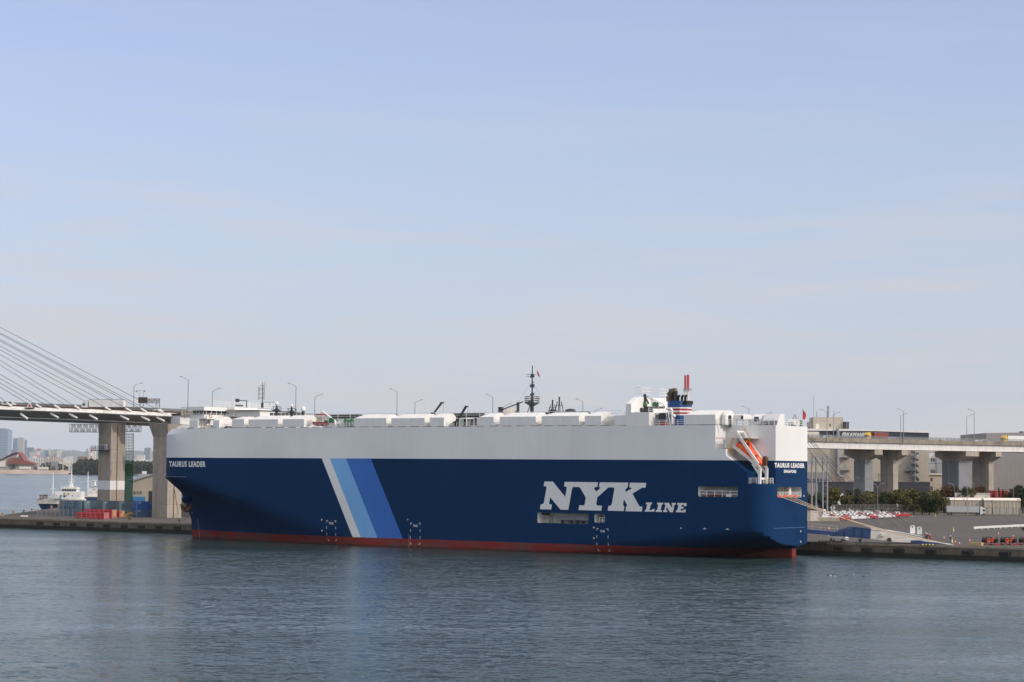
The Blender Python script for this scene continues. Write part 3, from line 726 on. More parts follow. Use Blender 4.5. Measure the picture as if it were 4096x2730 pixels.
I_ = [(1702,387),(1774,388),(1771,408),(1757,410),(1744,474),(1760,476),(1756,497),(1685,496),(1688,474),(1702,472),(1716,409),(1700,407)]
N_ = [(1790,389),(1840,389),(1876,448),(1884,411),(1872,409),(1876,390),(1922,391),(1918,411),(1906,413),(1889,500),(1852,499),(1815,436),(1806,476),(1822,478),(1818,498),(1772,497),(1775,476),(1787,474),(1800,411),(1787,408)]
E_ = [(1940,390),(2051,393),(2045,430),(2022,428),(2018,414),(1992,413),(1988,434),(2014,436),(2010,460),(1983,458),(1979,480),(2010,481),(2018,466),(2040,467),(2034,502),(1922,499),(1926,477),(1940,475),(1952,412),(1937,410)]
for nm_, P in (('lettering', nyk), ('letter', L_), ('letter', I_), ('letter', N_), ('letter', E_)):
    pts = [shp(2050 + a / 2.941, 1880 + b / 2.941) for a, b in P]
    bmx = bmesh.new(); f = bmx.faces.new([bmx.verts.new((u, .03, z)) for u, z in pts]); f.normal_update(); bmesh.ops.triangulate(bmx, faces=[f]); bmesh.ops.recalc_face_normals(bmx, faces=bmx.faces)
    mq = bpy.data.meshes.new(nm_); bmx.to_mesh(mq); bmx.free(); mq.materials.append(letter); link(nm_, mq, SHIP)
def side_text(name, txt, x0, x1, y0, y1, bold=.035, v=0.0, m=letter):
    (ua_, za), (ub_, zb) = shp(x0, y0, v), shp(x1, y1, v)
    return lettering(name, txt, lambda a, b: (ua_ + (ub_ - ua_) * a, -v + .03, zb + (za - zb) * b), m, SHIP, bold)
# name on the bow follows the curve of the flare; set out along the plating
(ua_, za), (ub_, zb) = shp(672, 1845), shp(822, 1868)
def bowx(px):                                                    # plating point seen at that column at name height
    lo, hi = 150.0, 199.0
    for _ in range(40):
        u = (lo + hi) / 2; v = HB - hbr(u, 21); w = s2w(u, v, 21); d = w.xy
        X = 2048 + FPX * (CP * 0 + w.x) / (CP * w.y + SP_ * (21 - HC))
        if X + 4.5 * 0 > px + 4.4: lo = u
        else: hi = u
    return u
lettering('bow_name', 'TAURUS LEADER', lambda a, b: on_side(bowx(677 + 146 * a), za - 1.58 + 1.58 * b, .06), letter, SHIP, .045)
def tr_text(name, txt, x0, x1, y0, y1, bold):
    (va, za), (vb, zb) = shu(x0, y0, UT), shu(x1, y1, UT)
    return lettering(name, txt, lambda a, b: (UT - .03, -(va + (vb - va) * a), zb + (za - zb) * b), white, SHIP, bold)
tr_text('stern_name', 'TAURUS LEADER', 3098, 3218, 1852, 1873, .05)
tr_text('port_of_registry', 'SINGAPORE', 3135, 3184, 1880, 1893, .05)
for x0, x1, y0, y1 in ((1306, 1343, 2082, 2165), (1642, 1681, 2092, 2179), (2387, 2433, 2114, 2207)):
    mb = MB()
    (u0, z1), (u1, z0) = shp(x0, y0), shp(x1, y1); w = .13; Lk = .55
    def mark(a, b, c, d):
        q = [on_side(p, r_) for p, r_ in ((a, c), (b, c), (b, d), (a, d))]; mb.add(q, [(0, 1, 2, 3)])
    sg = -1
    mark(u0, u0 - Lk, z1, z1 - w); mark(u0, u0 - w, z1 - w, z1 - Lk); mark(u1, u1 + Lk, z1, z1 - w); mark(u1, u1 + w, z1 - w, z1 - Lk)
    for k in (.36, .68):
        zz = z1 + (z0 - z1) * k; mark(u0, u0 - w, zz + .33, zz - .33); mark(u1, u1 + w, zz + .33, zz - .33)
    mark(u0, u0 - Lk, z0 + w, z0); mark(u0, u0 - w, z0 + Lk, z0 + w); mark(u1, u1 + Lk, z0 + w, z0); mark(u1, u1 + w, z0 + Lk, z0 + w)
    mb.build('tug_mark', letter, SHIP, fix=False)
    xm = (x0 + x1) / 2
    side_text('tug_lettering', 'TUG', xm - 9, xm + 9, y0 + 7, y0 + 17)
# draught marks and round bitts let into the side
mb = MB()
for k in range(11):
    for (x, y) in ((801 + k * .25, 2101 + k * 4.6), (1634 + (k % 2) * 3, 2140 + k * 5)):
        u, z = shp(x, y, 0 if x > 1000 else 13.0); 
        if x > 1000: p = on_side(u, z); mb.add([(p[0], p[1], p[2]), (p[0] - .11, p[1], p[2]), (p[0] - .11, p[1], p[2] + .11), (p[0], p[1], p[2] + .11)], [(0, 1, 2, 3)])
for k in range(9):
    z = .2 + k * .55; u = stem(z) - 4.0; p = on_side(u, z, .06); q = on_side(u - .22, z, .06); mb.add([p, q, (q[0], q[1], z + .2), (p[0], p[1], z + .2)], [(0, 1, 2, 3)])
mb.build('draught_marks', letter, SHIP, fix=False)['kind'] = 'stuff'
def disc(mb, c, r, nrm, n=12, mi=0):
    nrm = Vector(nrm).normalized(); a = nrm.cross(Vector((0, 0, 1))).normalized(); b = nrm.cross(a)
    mb.add([Vector(c) + (a * math.cos(2 * math.pi * i / n) + b * math.sin(2 * math.pi * i / n)) * r for i in range(n)], [tuple(range(n))], mi)
hole = mat('hull_pocket', (0.008, 0.02, 0.06), .7)
def pocket(c, nrm, r=.42):
    mb = MB(); disc(mb, c, r, nrm); o = mb.build('recessed_bitt', hole, SHIP, fix=False)
    n = Vector(nrm).normalized(); c = Vector(c); mb = MB().tube(c, c + n * .12, .15, 8); mb.tube(c + n * .02, c + n * .03, .19, 10); mb.build('bitt_post', letter, o)
for x, y in ((1287, 2080), (1288, 2123), (2376, 2111), (2376, 2154)):
    u, z = shp(x, y); p = on_side(u, z, .02); pocket(p, (0, 1, 0), .5)
for x, y in ((3202, 2126), (3202, 2168), (3215, 1985)):
    v, z = shu(x, y, UT); pocket((UT - .02, -v, z), (-1, 0, 0), .5)
mb = MB()
for x, y in ((890, 1949), (1042, 1951), (1127, 1953), (1267, 1955), (1321, 1957), (1591, 1961), (1717, 1963), (1746, 1964), (2072, 1969), (2104, 1970), (2252, 1972), (2295, 1973)):
    u, z = shp(x, y); disc(mb, on_side(u, z, .02), .16, (0, 1, 0), 8)
mb.build('scupper_holes', hole, SHIP, fix=False)['kind'] = 'stuff'
for (x, y, w, h) in ((2722, 2112, 5, 4), (2813, 2114, 12, 3), (2903, 2116, 14, 3), (1629, 2079, 4, 2)):
    (u0, z0), (u1, z1) = shp(x, y + h), shp(x + w, y); MB().add([on_side(u0, z0), on_side(u1, z0), on_side(u1, z0 + .12), on_side(u0, z0 + .12)], [(0, 1, 2, 3)]).add([on_side((u0 + u1) / 2 + .1, z0 + .13), on_side((u0 + u1) / 2 - .1, z0 + .13), on_side((u0 + u1) / 2 - .1, z1 + .1), on_side((u0 + u1) / 2 + .1, z1 + .1)], [(0, 1, 2, 3)]).build('frame_mark', letter, SHIP, fix=False)
# horizontal rubbing line across the stern
v0_, z_ = shu(3020, 2117, UT); v1_, z2_ = shu(3222, 2113, UT)
MB().sbox(UT - .04, UT + .0, 4.2, v1_ - .3, z_ - .07, z_ + .07).build('weld_seam', mat('seam_blue', (0.03, 0.09, 0.24), .5), SHIP)

# ---- anchor and chain pocket on the bow
vA = 10.0
ua_, za_ = shp(745, 2032, vA)
g = thing('anchor', 'rusty brown stockless anchor hanging at the ship bow', 'anchor', s2w(ua_, vA, za_), SHIP_ROT)
mb = MB(); mb.tube((0, 0, 2.2), (0, 0, -1.0), .3, 8).build('shank', rust, g)
for s in (-1, 1):
    MB().prism([(0, .35, -1.3), (s * 1.7, .35, -.5), (s * 2.0, .35, 1.0), (s * 1.3, .35, .4), (s * .5, .35, -.3)], (0, -.7, 0)).build('fluke', rust, g)
ua2, za2 = shp(748, 2010, vA - 1)
for k in range(4): MB().tube((ua_ + 1.0 - k * .02, -vA - .2, za_ + 1.8), (ua_ - 2.5, -vA - 1.2, za_ + 4.6), 1.15, 14).build('anchor_bolster', HP, SHIP) if k == 0 else None

# ---- ventilator housings along the port side
def vent(xl, xr, yt, yc, yb, w=5.2, z0=None, hopper=True, hip=2.4):
    u1, _ = shp(xl, yb); u0, zb = shp(xr, yb); zb = ZD + .12
    zc = shp(xr, yc)[1]; zt = shp(xr, yt, 2.3)[1]
    hip = min(hip, (u1 - u0) * .45)
    sec = [(.15, zb), (.15, zc), (2.3, zt), (w - 1.2, zt), (w, zc + .25), (w - .1, zc - .6), (.9, zb)] if hopper else [(.15, zb), (.15, zc), (2.3, zt), (w - 1.2, zt), (w, zc), (w, zb)]
    a = [(u0, -v, z) for v, z in sec]; b = [(u1 - (hip if z > zc + .3 else 0), -v, z) for v, z in sec]
    n = len(sec); mb = MB()
    mb.add(a + b, [tuple(range(n)), tuple(n + i for i in reversed(range(n)))] + [(i, (i + 1) % n, n + (i + 1) % n, n + i) for i in range(n)])
    o = mb.build('ventilator_housing', white if True else 0, SHIP)
    # raised seams across the roof slope and stub legs below
    for k in range(1, int((u1 - u0) / 4.2)):
        uu = u0 + k * 4.2
        MB().bar((uu, -.13, zb + .2), (uu, -.13, zc), .05).bar((uu, -.14, zc + .02), (uu, -2.3, zt + .03), .06).build('seam', white, o)
    if hopper:
        MB().bar((u0 + .3, -1.6, zb - .1), (u0 + .3, -4.3, zc - .9), .14).bar((u0 - .3, -1.2, zb - .1), (u0 - .3, -1.2, zb + 1.1), .07).bar((u0 - .3, -1.2, zb + 1.1), (u0 - .3, -3.6, zb + 1.1), .07).build('strut', white, o)
    return o
vlist = [(756, 789, 1671, 1681, 1715), (850, 875, 1668, 1682, 1715), (926, 974, 1668, 1677, 1714), (992, 1110, 1664, 1678, 1713), (1129, 1214, 1662, 1677, 1712), (1414, 1543, 1658, 1673, 1709), (1563, 1696, 1657, 1673, 1709), (1717, 1774, 1655, 1671, 1708),
         (1915, 1973, 1654, 1668, 1706), (1997, 2141, 1651, 1667, 1706), (2165, 2314, 1650, 1664, 1705), (2338, 2403, 1648, 1664, 1704)]
for a in vlist: vent(*a)
vent(2458, 2503, 1646, 1662, 1703, w=6, hopper=False)
vent(2734, 2860, 1642, 1659, 1699, w=7.5, hopper=False)
# low coaming with dark drain slots under the housings
mb = MB(); mbs = MB()
u = shp(2440, 1704)[0]
while u < shp(740, 1714)[0]:
    mbs.sbox(u, u + 2.6, .02, .10, ZD + .0, ZD + .12); u += 4.1
mbs.build('drain_slots', darkm, SHIP)['kind'] = 'stuff'

def sface(x0, x1, y0, y1, u, deep, name, m, parent=None):
    """house with its after face on plane u, as far forward as deep"""
    v0, z1 = shu(x0, y0, u); v1, z0 = shu(x1, y1, u)
    return MB().sbox(u, u + deep, v0, v1, z0, z1).build(name, m, parent or SHIP), (v0, v1, z0, z1)
def sbx(u0, u1, v0, v1, z0, z1, name, m, parent=None): return MB().sbox(u0, u1, v0, v1, z0, z1).build(name, m, parent or SHIP)
# ---- long deck house amidships
dh0, dh1 = shp(2500, 1690, 8)[0], shp(1290, 1690, 8)[0]
zdh = shp(1350, 1676, 8)[1]
dh = sbx(dh0, dh1, 8, 26, ZD + .01, zdh, 'deck_house', white)
for x in (1346, 1380, 1392, 1407, 1860, 1888, 1903):
    u, z = shp(x, 1690, 8); sbx(u - .35, u + .35, 7.94, 8.02, ZD + .5, ZD + 2.3, 'house_door', glassm, dh)
for x0, x1 in ((1283, 1300), (1880, 1915)): pass
# roof: dark ducts and white rails
zr = zdh
for x0, x1 in ((1320, 1435), (1530, 1575), (1795, 1925), (2150, 2235)):
    u1, u0 = shp(x0, 1660, 9)[0], shp(x1, 1660, 9)[0]; n = max(2, int((u1 - u0) / 3.4))
    for k in range(n): w = (u1 - u0) / n; sbx(u0 + k * w + .08, u0 + (k + 1) * w - .08, 9.2, 10.6, zr + .005, zr + 1.15, 'roof_duct', darkm, dh)
u1, u0 = shp(2232, 1650, 14)[0], shp(2356, 1650, 14)[0]
MB().tube((u0, -14, zr + .9), (u1, -14, zr + .9), .5, 12).build('exhaust_duct', darkm, SHIP)
mb = MB(); railing(mb, [(dh0 + 1, -8.1, zr), (dh1 - 1, -8.1, zr)], 1.3, .05, 4.2, 2); mb.build('roof_railing', white, dh)
for x, v in ((1520, 13), ): pass
# deck-edge railing pieces
mb = MB()
for x0, x1 in ((1256, 1412), (1822, 1912)):
    railing(mb, [(shp(x0, 1705)[0], -.4, ZD), (shp(x1, 1705)[0], -.4, ZD)], 1.1, .035, 1.7)
mb.build('deck_railing', white, SHIP)

# ---- bridge house forward
uw = shp(820, 1660, 1.5)[0]
zf, zw0, zw1, zro = shp(820, 1672, 1.5)[1], shp(820, 1659, 1.5)[1], shp(820, 1643, 1.5)[1], shp(820, 1628, 1.5)[1]
vM = shu(945, 1650, uw)[0]
WH = sbx(uw, uw + 5, 1.2, vM, zf, zw0, 'wheelhouse', white)
sbx(uw + .12, uw + 4.6, 1.45, vM, zw0 + .003, zw1, 'window_band', glassm, WH)
sbx(uw - .5, uw + 5.6, .6, vM + .4, zw1 + .003, zro, 'wheelhouse_roof', white, WH)
def mull(u, v, pa, z0=zw0, z1=zw1): return MB().bar((u + .06, -v, z0), (u - .1, -v, z1), .14).build('mullion', white, pa)
nw = 6
for k in range(nw + 1): mull(uw - .0, 1.9 + (vM - 1.9) * k / nw, WH)
for k in range(4): MB().bar((uw + .5 + k * 1.3, -1.4, zw0), (uw + .5 + k * 1.3, -1.3, zw1), .14).build('mullion', white, WH)
mb = MB(); railing(mb, [(uw - 1.3, -.8, zf), (uw - 1.3, -vM, zf)], 1.2, .035, 1.3); railing(mb, [(uw + 6.5, -.8, zf), (uw - 1.3, -.8, zf)], 1.2, .035, 1.6); mb.build('wing_railing', white, WH)
sbx(uw - 1.4, uw + 5, .7, vM, zf - .35, zf - .003, 'wing_floor', white, WH)
mb = MB()
for v in (1.6, 4.4): mb.bar((uw + 1, -v, ZD), (uw + 1, -v, zf - .36), .3)
mb.bar((uw + 2, -1.6, ZD + .5), (uw - 1, -1.6, zf - .5), .25); mb.build('wing_support', white, WH)
def ringb(name, c, r, m, pa, nrm='u'):
    mb = MB(); n = 14
    for k in range(n):
        a, b = 2 * math.pi * k / n, 2 * math.pi * (k + 1) / n
        f = (lambda t: (c[0], -(c[1] + math.cos(t) * r), c[2] + math.sin(t) * r)) if nrm == 'u' else (lambda t: (c[0] + math.cos(t) * r, -c[1], c[2] + math.sin(t) * r))
        mb.bar(f(a), f(b), r * .3, mi=0 if k % 4 else 1)
    return mb.build(name, [m, white], pa)
v, z = shu(842, 1664, uw - 1.4); ringb('lifebuoy', (uw - 1.5, v, z), .5, redp, WH)
v, z = shu(889, 1708, uw - 6); ringb('lifebuoy', (uw - 6, v, z), .6, redp, SHIP)
# centre block with the name board
uc = uw - 3.0
blk, (v0, v1, z0, z1) = sface(941, 1030, 1632, 1670, uc, 9, 'centre_house', white)
o, _ = sface(938, 1028, 1630, 1643, uc - .4, 10, 'centre_house_roof', white, blk)
for x0, x1, y0, y1 in ((956, 962, 1645, 1658), (965, 972, 1645, 1658), (981, 991, 1646, 1656)): sface(x0, x1, y0, y1, uc - .06, .05, 'window', glassm, blk)
o, (nv0, nv1, nz0, nz1) = sface(944, 972, 1619, 1627, uc - .5, .2, 'name_board', darkm)
lettering('board_name', 'TAURUS LEADER', lambda a, b: (uc - .53, -(nv0 + .15 + (nv1 - nv0 - .3) * a), nz0 + .25 + (nz1 - nz0 - .5) * b), white, o, .03)
o, _ = sface(1006, 1015, 1651, 1659, uc - .08, .05, 'fire_box', redp, blk)
# inclined ladder beside it
v, z = shu(1060, 1640, uc - 2); v2, z2 = shu(1078, 1665, uc - 2)
mb = MB()
for dv in (0, 1.0): mb.bar((uc - 2 + dv * .0, -v - dv, z), (uc - 2 - 2.0, -v2 - dv, z2), .12)
for k in range(9): f = k / 8; mb.bar((uc - 2 - 2 * f, -(v + (v2 - v) * f), z + (z2 - z) * f), (uc - 2 - 2 * f, -(v + (v2 - v) * f) - 1, z + (z2 - z) * f), .1)
mb.build('inclined_ladder', white, SHIP)
# starboard block
us_ = uw - 12
sb_, (sv0, sv1, sz0, sz1) = sface(1040, 1222, 1645, 1675, us_, 12, 'starboard_house', white)
sface(1030, 1236, 1640, 1650, us_ - .6, 13, 'starboard_roof', white, sb_)
nW = 9
for k in range(nW):
    xa = 1080 + 15.5 * k; sface(xa, xa + 13, 1652, 1663, us_ - .06, .05, 'window', glassm, sb_)
# roof gear
mb = MB(); railing(mb, [(uw - .4, -4, zro), (uw - .4, -vM, zro), (uw - .4, -30, zro)], 1.6, .04, 1.6); railing(mb, [(uw + 5, -4, zro), (uw - .4, -4, zro)], 1.6, .04, 1.6); mb.build('monkey_deck_railing', white, SHIP)
sbx(uw, uw + 5, vM + .5, 28, zro - .5, zro - .05, 'monkey_deck', white)
def mast_at(x, yb, v): u, z = shp(x, yb, v); return u, z
# antenna mast over the bridge
u, z = mast_at(1049, 1620, 14); zt = shp(1046, 1531, 14)[1]; pm = shp(1049, 1531, 14)[1]
am = MB().tube((u, -14, zro), (u, -14, zt), .16, 6, .08).build('antenna_mast', darkm, SHIP)
mb = MB()
for k, yy in enumerate((1553, 1560, 1575, 1591)):
    zz = shp(1049, yy, 14)[1]; mb.bar((u - .0, -14, zz), (u + 1.3, -14, zz - .2), .08); mb.bar((u + 1.3, -14, zz - .6), (u + 1.3, -14, zz + .4), .14); mb.bar((u - .6, -14, zz - .6), (u - .6, -14, zz + .5), .12); mb.bar((u - .6, -14, zz), (u, -14, zz), .08)
zz = shp(1049, 1543, 14)[1]; mb.bar((u - .9, -14, zz), (u + .9, -14, zz), .08); mb.bar((u - .9, -14, zz), (u - .9, -14, zz + 1.0), .08); mb.build('antenna_array', darkm, am)
sbx(u - .25, u + .25, 13.75, 14.25, zro, zro + 1.4, 'mast_foot', darkm, am)
for x, yt, v in ((930, 1522, 12), (999, 1568, 20)):
    uu, _ = mast_at(x, 1620, v); MB().tube((uu, -v, zro), (uu, -v, shp(x, yt, v)[1]), .035, 5).build('whip_antenna', white, SHIP)
# radar scanner, domes
uu = shp(1078, 1620, 15)[0]; z = shp(1078, 1613, 15)[1]
rs = MB().tube((uu, -15, zro), (uu, -15, z), .2, 8).build('radar_pedestal', white, SHIP); MB().box(uu - 2.2, uu + 2.2, -15.2, -14.8, z, z + .35).build('radar_scanner', white, rs)
uu = shp(986, 1620, 12)[0]; z = shp(986, 1603, 12)[1]
dm = MB().tube((uu, -12, zro), (uu, -12, z), .14, 6).build('floodlight_post', darkm, SHIP); MB().bar((uu, -12, z), (uu + 3.2, -12, z), .18).box(uu + 3, uu + 3.8, -12.4, -11.6, z - .4, z + .5).build('floodlight', darkm, dm)
for x, y, rr, dark in ((1107, 1622, .5, True), (1167, 1629, .42, True), (1213, 1645, .62, False)):
    v = 6.0; uu, z = shp(x, y, v)
    if dark:
        o = MB().lathe((uu, -v, 0), [(.35, ZD + .1), (.35, z - 1.9), (.55, z - 1.6), (.75, z - 1.3), (.25, z - .6), (.2, z)], 8).build('dome_pedestal', darkm, SHIP)
        mb = MB(); 
        for k in range(8):
            a, b = 2 * math.pi * k / 8, 2 * math.pi * (k + 1) / 8; p, q = (uu + 1.25 * math.cos(a), -v + 1.25 * math.sin(a), z - 1.4), (uu + 1.25 * math.cos(b), -v + 1.25 * math.sin(b), z - 1.4); mb.bar(p, q, .09); mb.bar((p[0], p[1], p[2] + 1), (q[0], q[1], q[2] + 1), .06); mb.bar(p, (p[0], p[1], p[2] + 1), .06); mb.bar(p, (uu, -v, z - 1.7), .06)
        mb.build('dome_platform', darkm, o)
    else: o = MB().tube((uu, -v, ZD), (uu, -v, z), .4, 8).build('dome_pedestal', darkm, SHIP)
    MB().lathe((uu, -v, z), [(rr * .75, 0), (rr, rr * .5), (rr, rr * 1.0), (rr * .85, rr * 1.5), (rr * .5, rr * 1.85), (.05, rr * 2)], 12).build('satellite_dome', white, o, smooth=True)

# ---- main mast
vm = 16.0
um, _ = shp(2128, 1648, vm); zy = lambda y: shp(2128, y, vm)[1]
zb0 = zdh
MM = MB().tube((um, -vm, zb0), (um, -vm, zy(1600)), .55, 8, .4).tube((um, -vm, zy(1600)), (um, -vm, zy(1463)), .22, 8, .12).build('main_mast', darkm, SHIP)
for dv, du in ((1.2, 1.0), (1.2, -1.0)): MB().bar((um + du * 1.3, -vm + dv, zb0), (um + du * .2, -vm, zy(1612)), .22).build('mast_leg', darkm, MM)
mb = MB(); zpl = zy(1611); mb.lathe((um, -vm, zpl), [(.5, -1.0), (1.8, -.15), (1.8, 0)], 10)
railing(mb, [(um + 1.8 * math.cos(2 * math.pi * k / 8), -vm + 1.8 * math.sin(2 * math.pi * k / 8), zpl) for k in range(9)], 1.5, .05, 2.4, 3); mb.build('mast_platform', darkm, MM)
for y in (1507, 1542, 1546, 1579): z = zy(y); MB().bar((um - 1.0, -vm + .7, z), (um + 1.0, -vm - .7, z), .3, .5).build('signal_light', darkm, MM)
for y, l in ((1500, 2.2), (1530, 1.4), (1552, 1.4), (1573, 1.4)): z = zy(y); MB().bar((um - l * .6, -vm, z), (um + .2, -vm, z), .09).build('yard_arm', darkm, MM)
z = zy(1498); MB().bar((um, -vm, z), (um + 1.8, -vm, z), .12).bar((um + .4, -vm, z - .5), (um + 1.8, -vm, z - .5), .1).bar((um, -vm, zy(1497)), (um, -vm, zy(1503)), .6).build('crosstree', darkm, MM)
for x1, y1 in ((2035, 1625), (2205, 1622)): u1, z1 = shp(x1, y1, vm); MB().tube((um, -vm, zy(1521)), (u1, -vm, zb0), .03, 4).build('guy_wire', greyp, MM)
u1, z1 = shp(2152, 1497, vm); MB().add([(u1 + .5, -vm, z1 + .9), (u1 - .2, -vm + .1, z1 + .5), (u1 - .75, -vm, z1 - .9), (u1 + .0, -vm + .1, z1 - .4)], [(0, 1, 2, 3)]).build('signal_flag', mat('signal_flag_cloth', (.62, .2, .18), .8, var=.5, scale=1.2), MM, fix=False)
v = 9.5                                                           # stores crane by the mast
u0, z0 = shp(2072, 1648, v); zt = shp(2072, 1610, v)[1]; ua_, za_ = shp(2005, 1641, v); ub_, zb_ = shp(2092, 1608, v)
cr = MB().tube((u0, -v, zdh), (u0, -v, zt), .36, 8).build('crane_post', darkm, SHIP)
MB().bar((ua_, -v, za_), (ub_, -v, zb_), .24).build('crane_jib', darkm, cr); MB().box(ua_ - .2, ua_ + .6, -v - .5, -v + .5, za_ - .65, za_ + .75).build('lamp_box', darkm, cr)
MB().bar((ub_ - .2, -v - .6, zb_ - .3), (ub_ - 1.9, -v - .6, zb_ + .1), .3).build('jib_head', darkm, cr); MB().bar((u0 + 2.4, -v, zdh), (u0 + .3, -v, zt - 2), .2).build('crane_brace', darkm, cr)
u0, z0 = shp(2038, 1640, 16); MB().tube((u0, -16, zdh), (u0, -16, shp(2038, 1634, 16)[1]), 2.2, 16).build('water_tank', cream, SHIP)
for x, yt in ((2210, 1600), (2237, 1588)):                        # small lattice masts aft of it
    u0, _ = shp(x, 1640, 16); zt = shp(x, yt, 16)[1]; mb = MB()
    for a, b in ((1, 1), (1, -1), (-1, -1), (-1, 1)): mb.bar((u0 + a * 1.0, -16 + b * 1.0, zdh), (u0 + a * .35, -16 + b * .35, zt - 1.2), .18)
    for f in (.4, .75): w = 1 - .65 * f; zz = zdh + (zt - 1.2 - zdh) * f; mb.bar((u0 - w, -15.2, zz), (u0 + w, -15.2, zz), .12); mb.bar((u0 - w, -16.8, zz), (u0 + w, -16.8, zz), .12)
    mb.tube((u0, -16, zt - 1.4), (u0, -16, zt), .22, 6).build('lattice_mast', darkm, SHIP)
for x, r_ in ((2210, .75), (2282, 1.3)): u0, _ = shp(x, 1640, 15); MB().lathe((u0, -15, zdh), [(r_, 0), (r_, 1.9), (r_ * .7, 2.05), (.2, 2.2)], 14).build('mushroom_vent', darkm, SHIP)
# ---- cranes on the port deck
for xb, yb, xt, yt in ((1735, 1655, 1766, 1611), (1832, 1680, 1863, 1626)):
    v = 6.0 if xb > 1800 else 10
    a, b = shp(xb, yb, v), shp(xt, yt, v)
    c = MB().bar((a[0], -v, a[1]), (b[0], -v, b[1]), .34).bar((a[0] - .65, -v, a[1] + .5), (b[0] - .4, -v, b[1]), .16).build('deck_crane', darkm, SHIP)
    MB().bar((b[0] + .15, -v, b[1]), (b[0] - .75, -v, b[1] - .05), .3).tube((b[0] - .6, -v, b[1]), (b[0] - .6, -v, b[1] - 2.6), .03, 4).build('jib_head', darkm, c)
    MB().tube((a[0] + .3, -v, ZD), (a[0] + .3, -v, a[1] + .3), .6, 8).build('crane_pedestal', darkm, c)
mb = MB(); u0, z0 = shp(1845, 1690, 7)
MB().tube((shp(1822, 1684, 6)[0], -6.6, shp(1822, 1684, 6)[1]), (shp(1822, 1684, 6)[0], -5.2, shp(1822, 1684, 6)[1]), .6, 10).build('winch_drum', green, SHIP)
for x0, x1, y in ((1836, 1866, 1676),): 
    (u1, zz), (u0, _) = shp(x0, y, 5), shp(x1, y, 5); o = sbx(u0, u1, 5, 7.9, zz, zz + .2, 'shelter_roof', white)
    for uu in (u0 + .1, u1 - .1): MB().bar((uu, -5.1, ZD), (uu, -5.1, zz), .16).build('shelter_post', white, o)
# ---- tall engine casing
vc = 0.05
u1, u0 = shp(2503, 1690)[0], shp(2595, 1690)[0]; zl = shp(2550, 1650)[1]; zt = shp(2524, 1589, 4)[1]; uc0 = shp(2524, 1640)[0]; zc = shp(2510, 1616)[1]
cs = sbx(u0, u1, vc, 26, ZD + .003, zl, 'casing', white)
MB().prism([(uc0, -vc, zl + .003), (uc0, -vc, zc), (uc0, -3.6, zt), (uc0, -19, zt), (uc0, -19, zl + .003)], (u1 - uc0, 0, 0)).build('casing_tower', white, cs)
mb = MB(); railing(mb, [(uc0 + .1, -4.2, zt), (u1 - .1, -4.2, zt)], 2.2, .05, 1.6); railing(mb, [(uc0 + .1, -5, zt), (uc0 + .1, -9, zt)], 2.2, .05, 1.6); railing(mb, [(uc0 + .1, -13, zt), (uc0 + .1, -18.5, zt)], 2.2, .05, 1.6); mb.build('casing_railing', white, cs)
u2, z2 = shp(2532, 1647, 1); MB().lathe((uc0 - 1.6, -2.2, zl), [(.35, 0), (.5, .5), (.45, 1.0), (.1, 1.15)], 8).build('vent_cowl', darkm, cs)
MB().bar((uc0 - .1, -9.0, zl), (uc0 - .1, -9.0, zt - .2), .08).bar((uc0 - .1, -9.6, zl), (uc0 - .1, -9.6, zt - .2), .08).build('casing_ladder', greyp, cs)
# provision crane
vcr = 6.0
a, b, c_, d_ = shp(2579, 1577, vcr), shp(2583, 1632, vcr), shp(2658, 1628, vcr), shp(2658, 1613, vcr)
pc = MB().bar((a[0], -vcr, zl), (a[0], -vcr, a[1]), .5).bar((a[0], -vcr, a[1] - .5), (a[0] - 1.1, -vcr, zl + 2.2), .32).build('provision_crane', darkm, SHIP)
MB().bar((a[0] - .3, -vcr, zl + 1.3), (c_[0], -vcr, zl + 1.3), .5).build('crane_jib', darkm, pc)
for dz in (0, -.35): MB().tube((a[0] - .4, -vcr, a[1] - .4 + dz), (d_[0], -vcr, d_[1] - .4 + dz), .06, 5).build('topping_wire', darkm, pc)
for xx in (2576, 2622): uu, zz = shp(xx, 1625, vcr); MB().tube((uu, -vcr - .6, zl + 2.0), (uu, -vcr + .6, zl + 2.0), .62, 10).build('winch_drum', green, pc)
sbx(shp(2592, 1640, 5)[0], shp(2572, 1640, 5)[0], 5, 7.2, zl + .003, zl + 1.2, 'crane_seat', darkm, pc)
# gap between casing and funnel: platform gear
mb = MB(); railing(mb, [(shp(2595, 1650, 3)[0], -3, zl), (shp(2655, 1650, 3)[0], -3, zl)], 1.3, .05, 1.5); ug1, ug0 = shp(2595, 1690)[0], shp(2657, 1690)[0]
mb.build('platform_railing', white, SHIP); sbx(ug0, ug1, 3.0, 12, ZD + 2.6, zl - .003, 'casing_annex', white)
p = [(ug1 - 3.3, -2.4, zl + .8), (ug1 - 4.6, -2.4, zl + .8), (ug1 - 4.9, -2.4, zl + .3), (ug1 - 4.9, -2.4, ZD + .3)]
MB().path(p, .3, 8).build('gooseneck_pipe', white, SHIP)
sbx(ug1 - 3.4, ug1 - 1.6, 2, 2.98, ZD + 1.2, ZD + 2.9, 'louvre', darkm); MB().bar((ug1 - 3.6, -1.6, ZD + 3.6), (ug1 - 4.4, -1.4, ZD), .14).bar((ug1 - 4.2, -1.6, ZD + 3.6), (ug1 - 5.0, -1.4, ZD), .14).build('short_ladder', white, SHIP)
sbx(ug0 + .2, ug0 + 2.2, 1.5, 3, ZD + .003, ZD + .9, 'pump', redp)
mb = MB(); railing(mb, [(ug1 - 1, -.3, ZD), (shp(2734, 1690)[0], -.3, ZD)], 1.25, .05, 1.6); mb.build('deck_railing', white, SHIP)
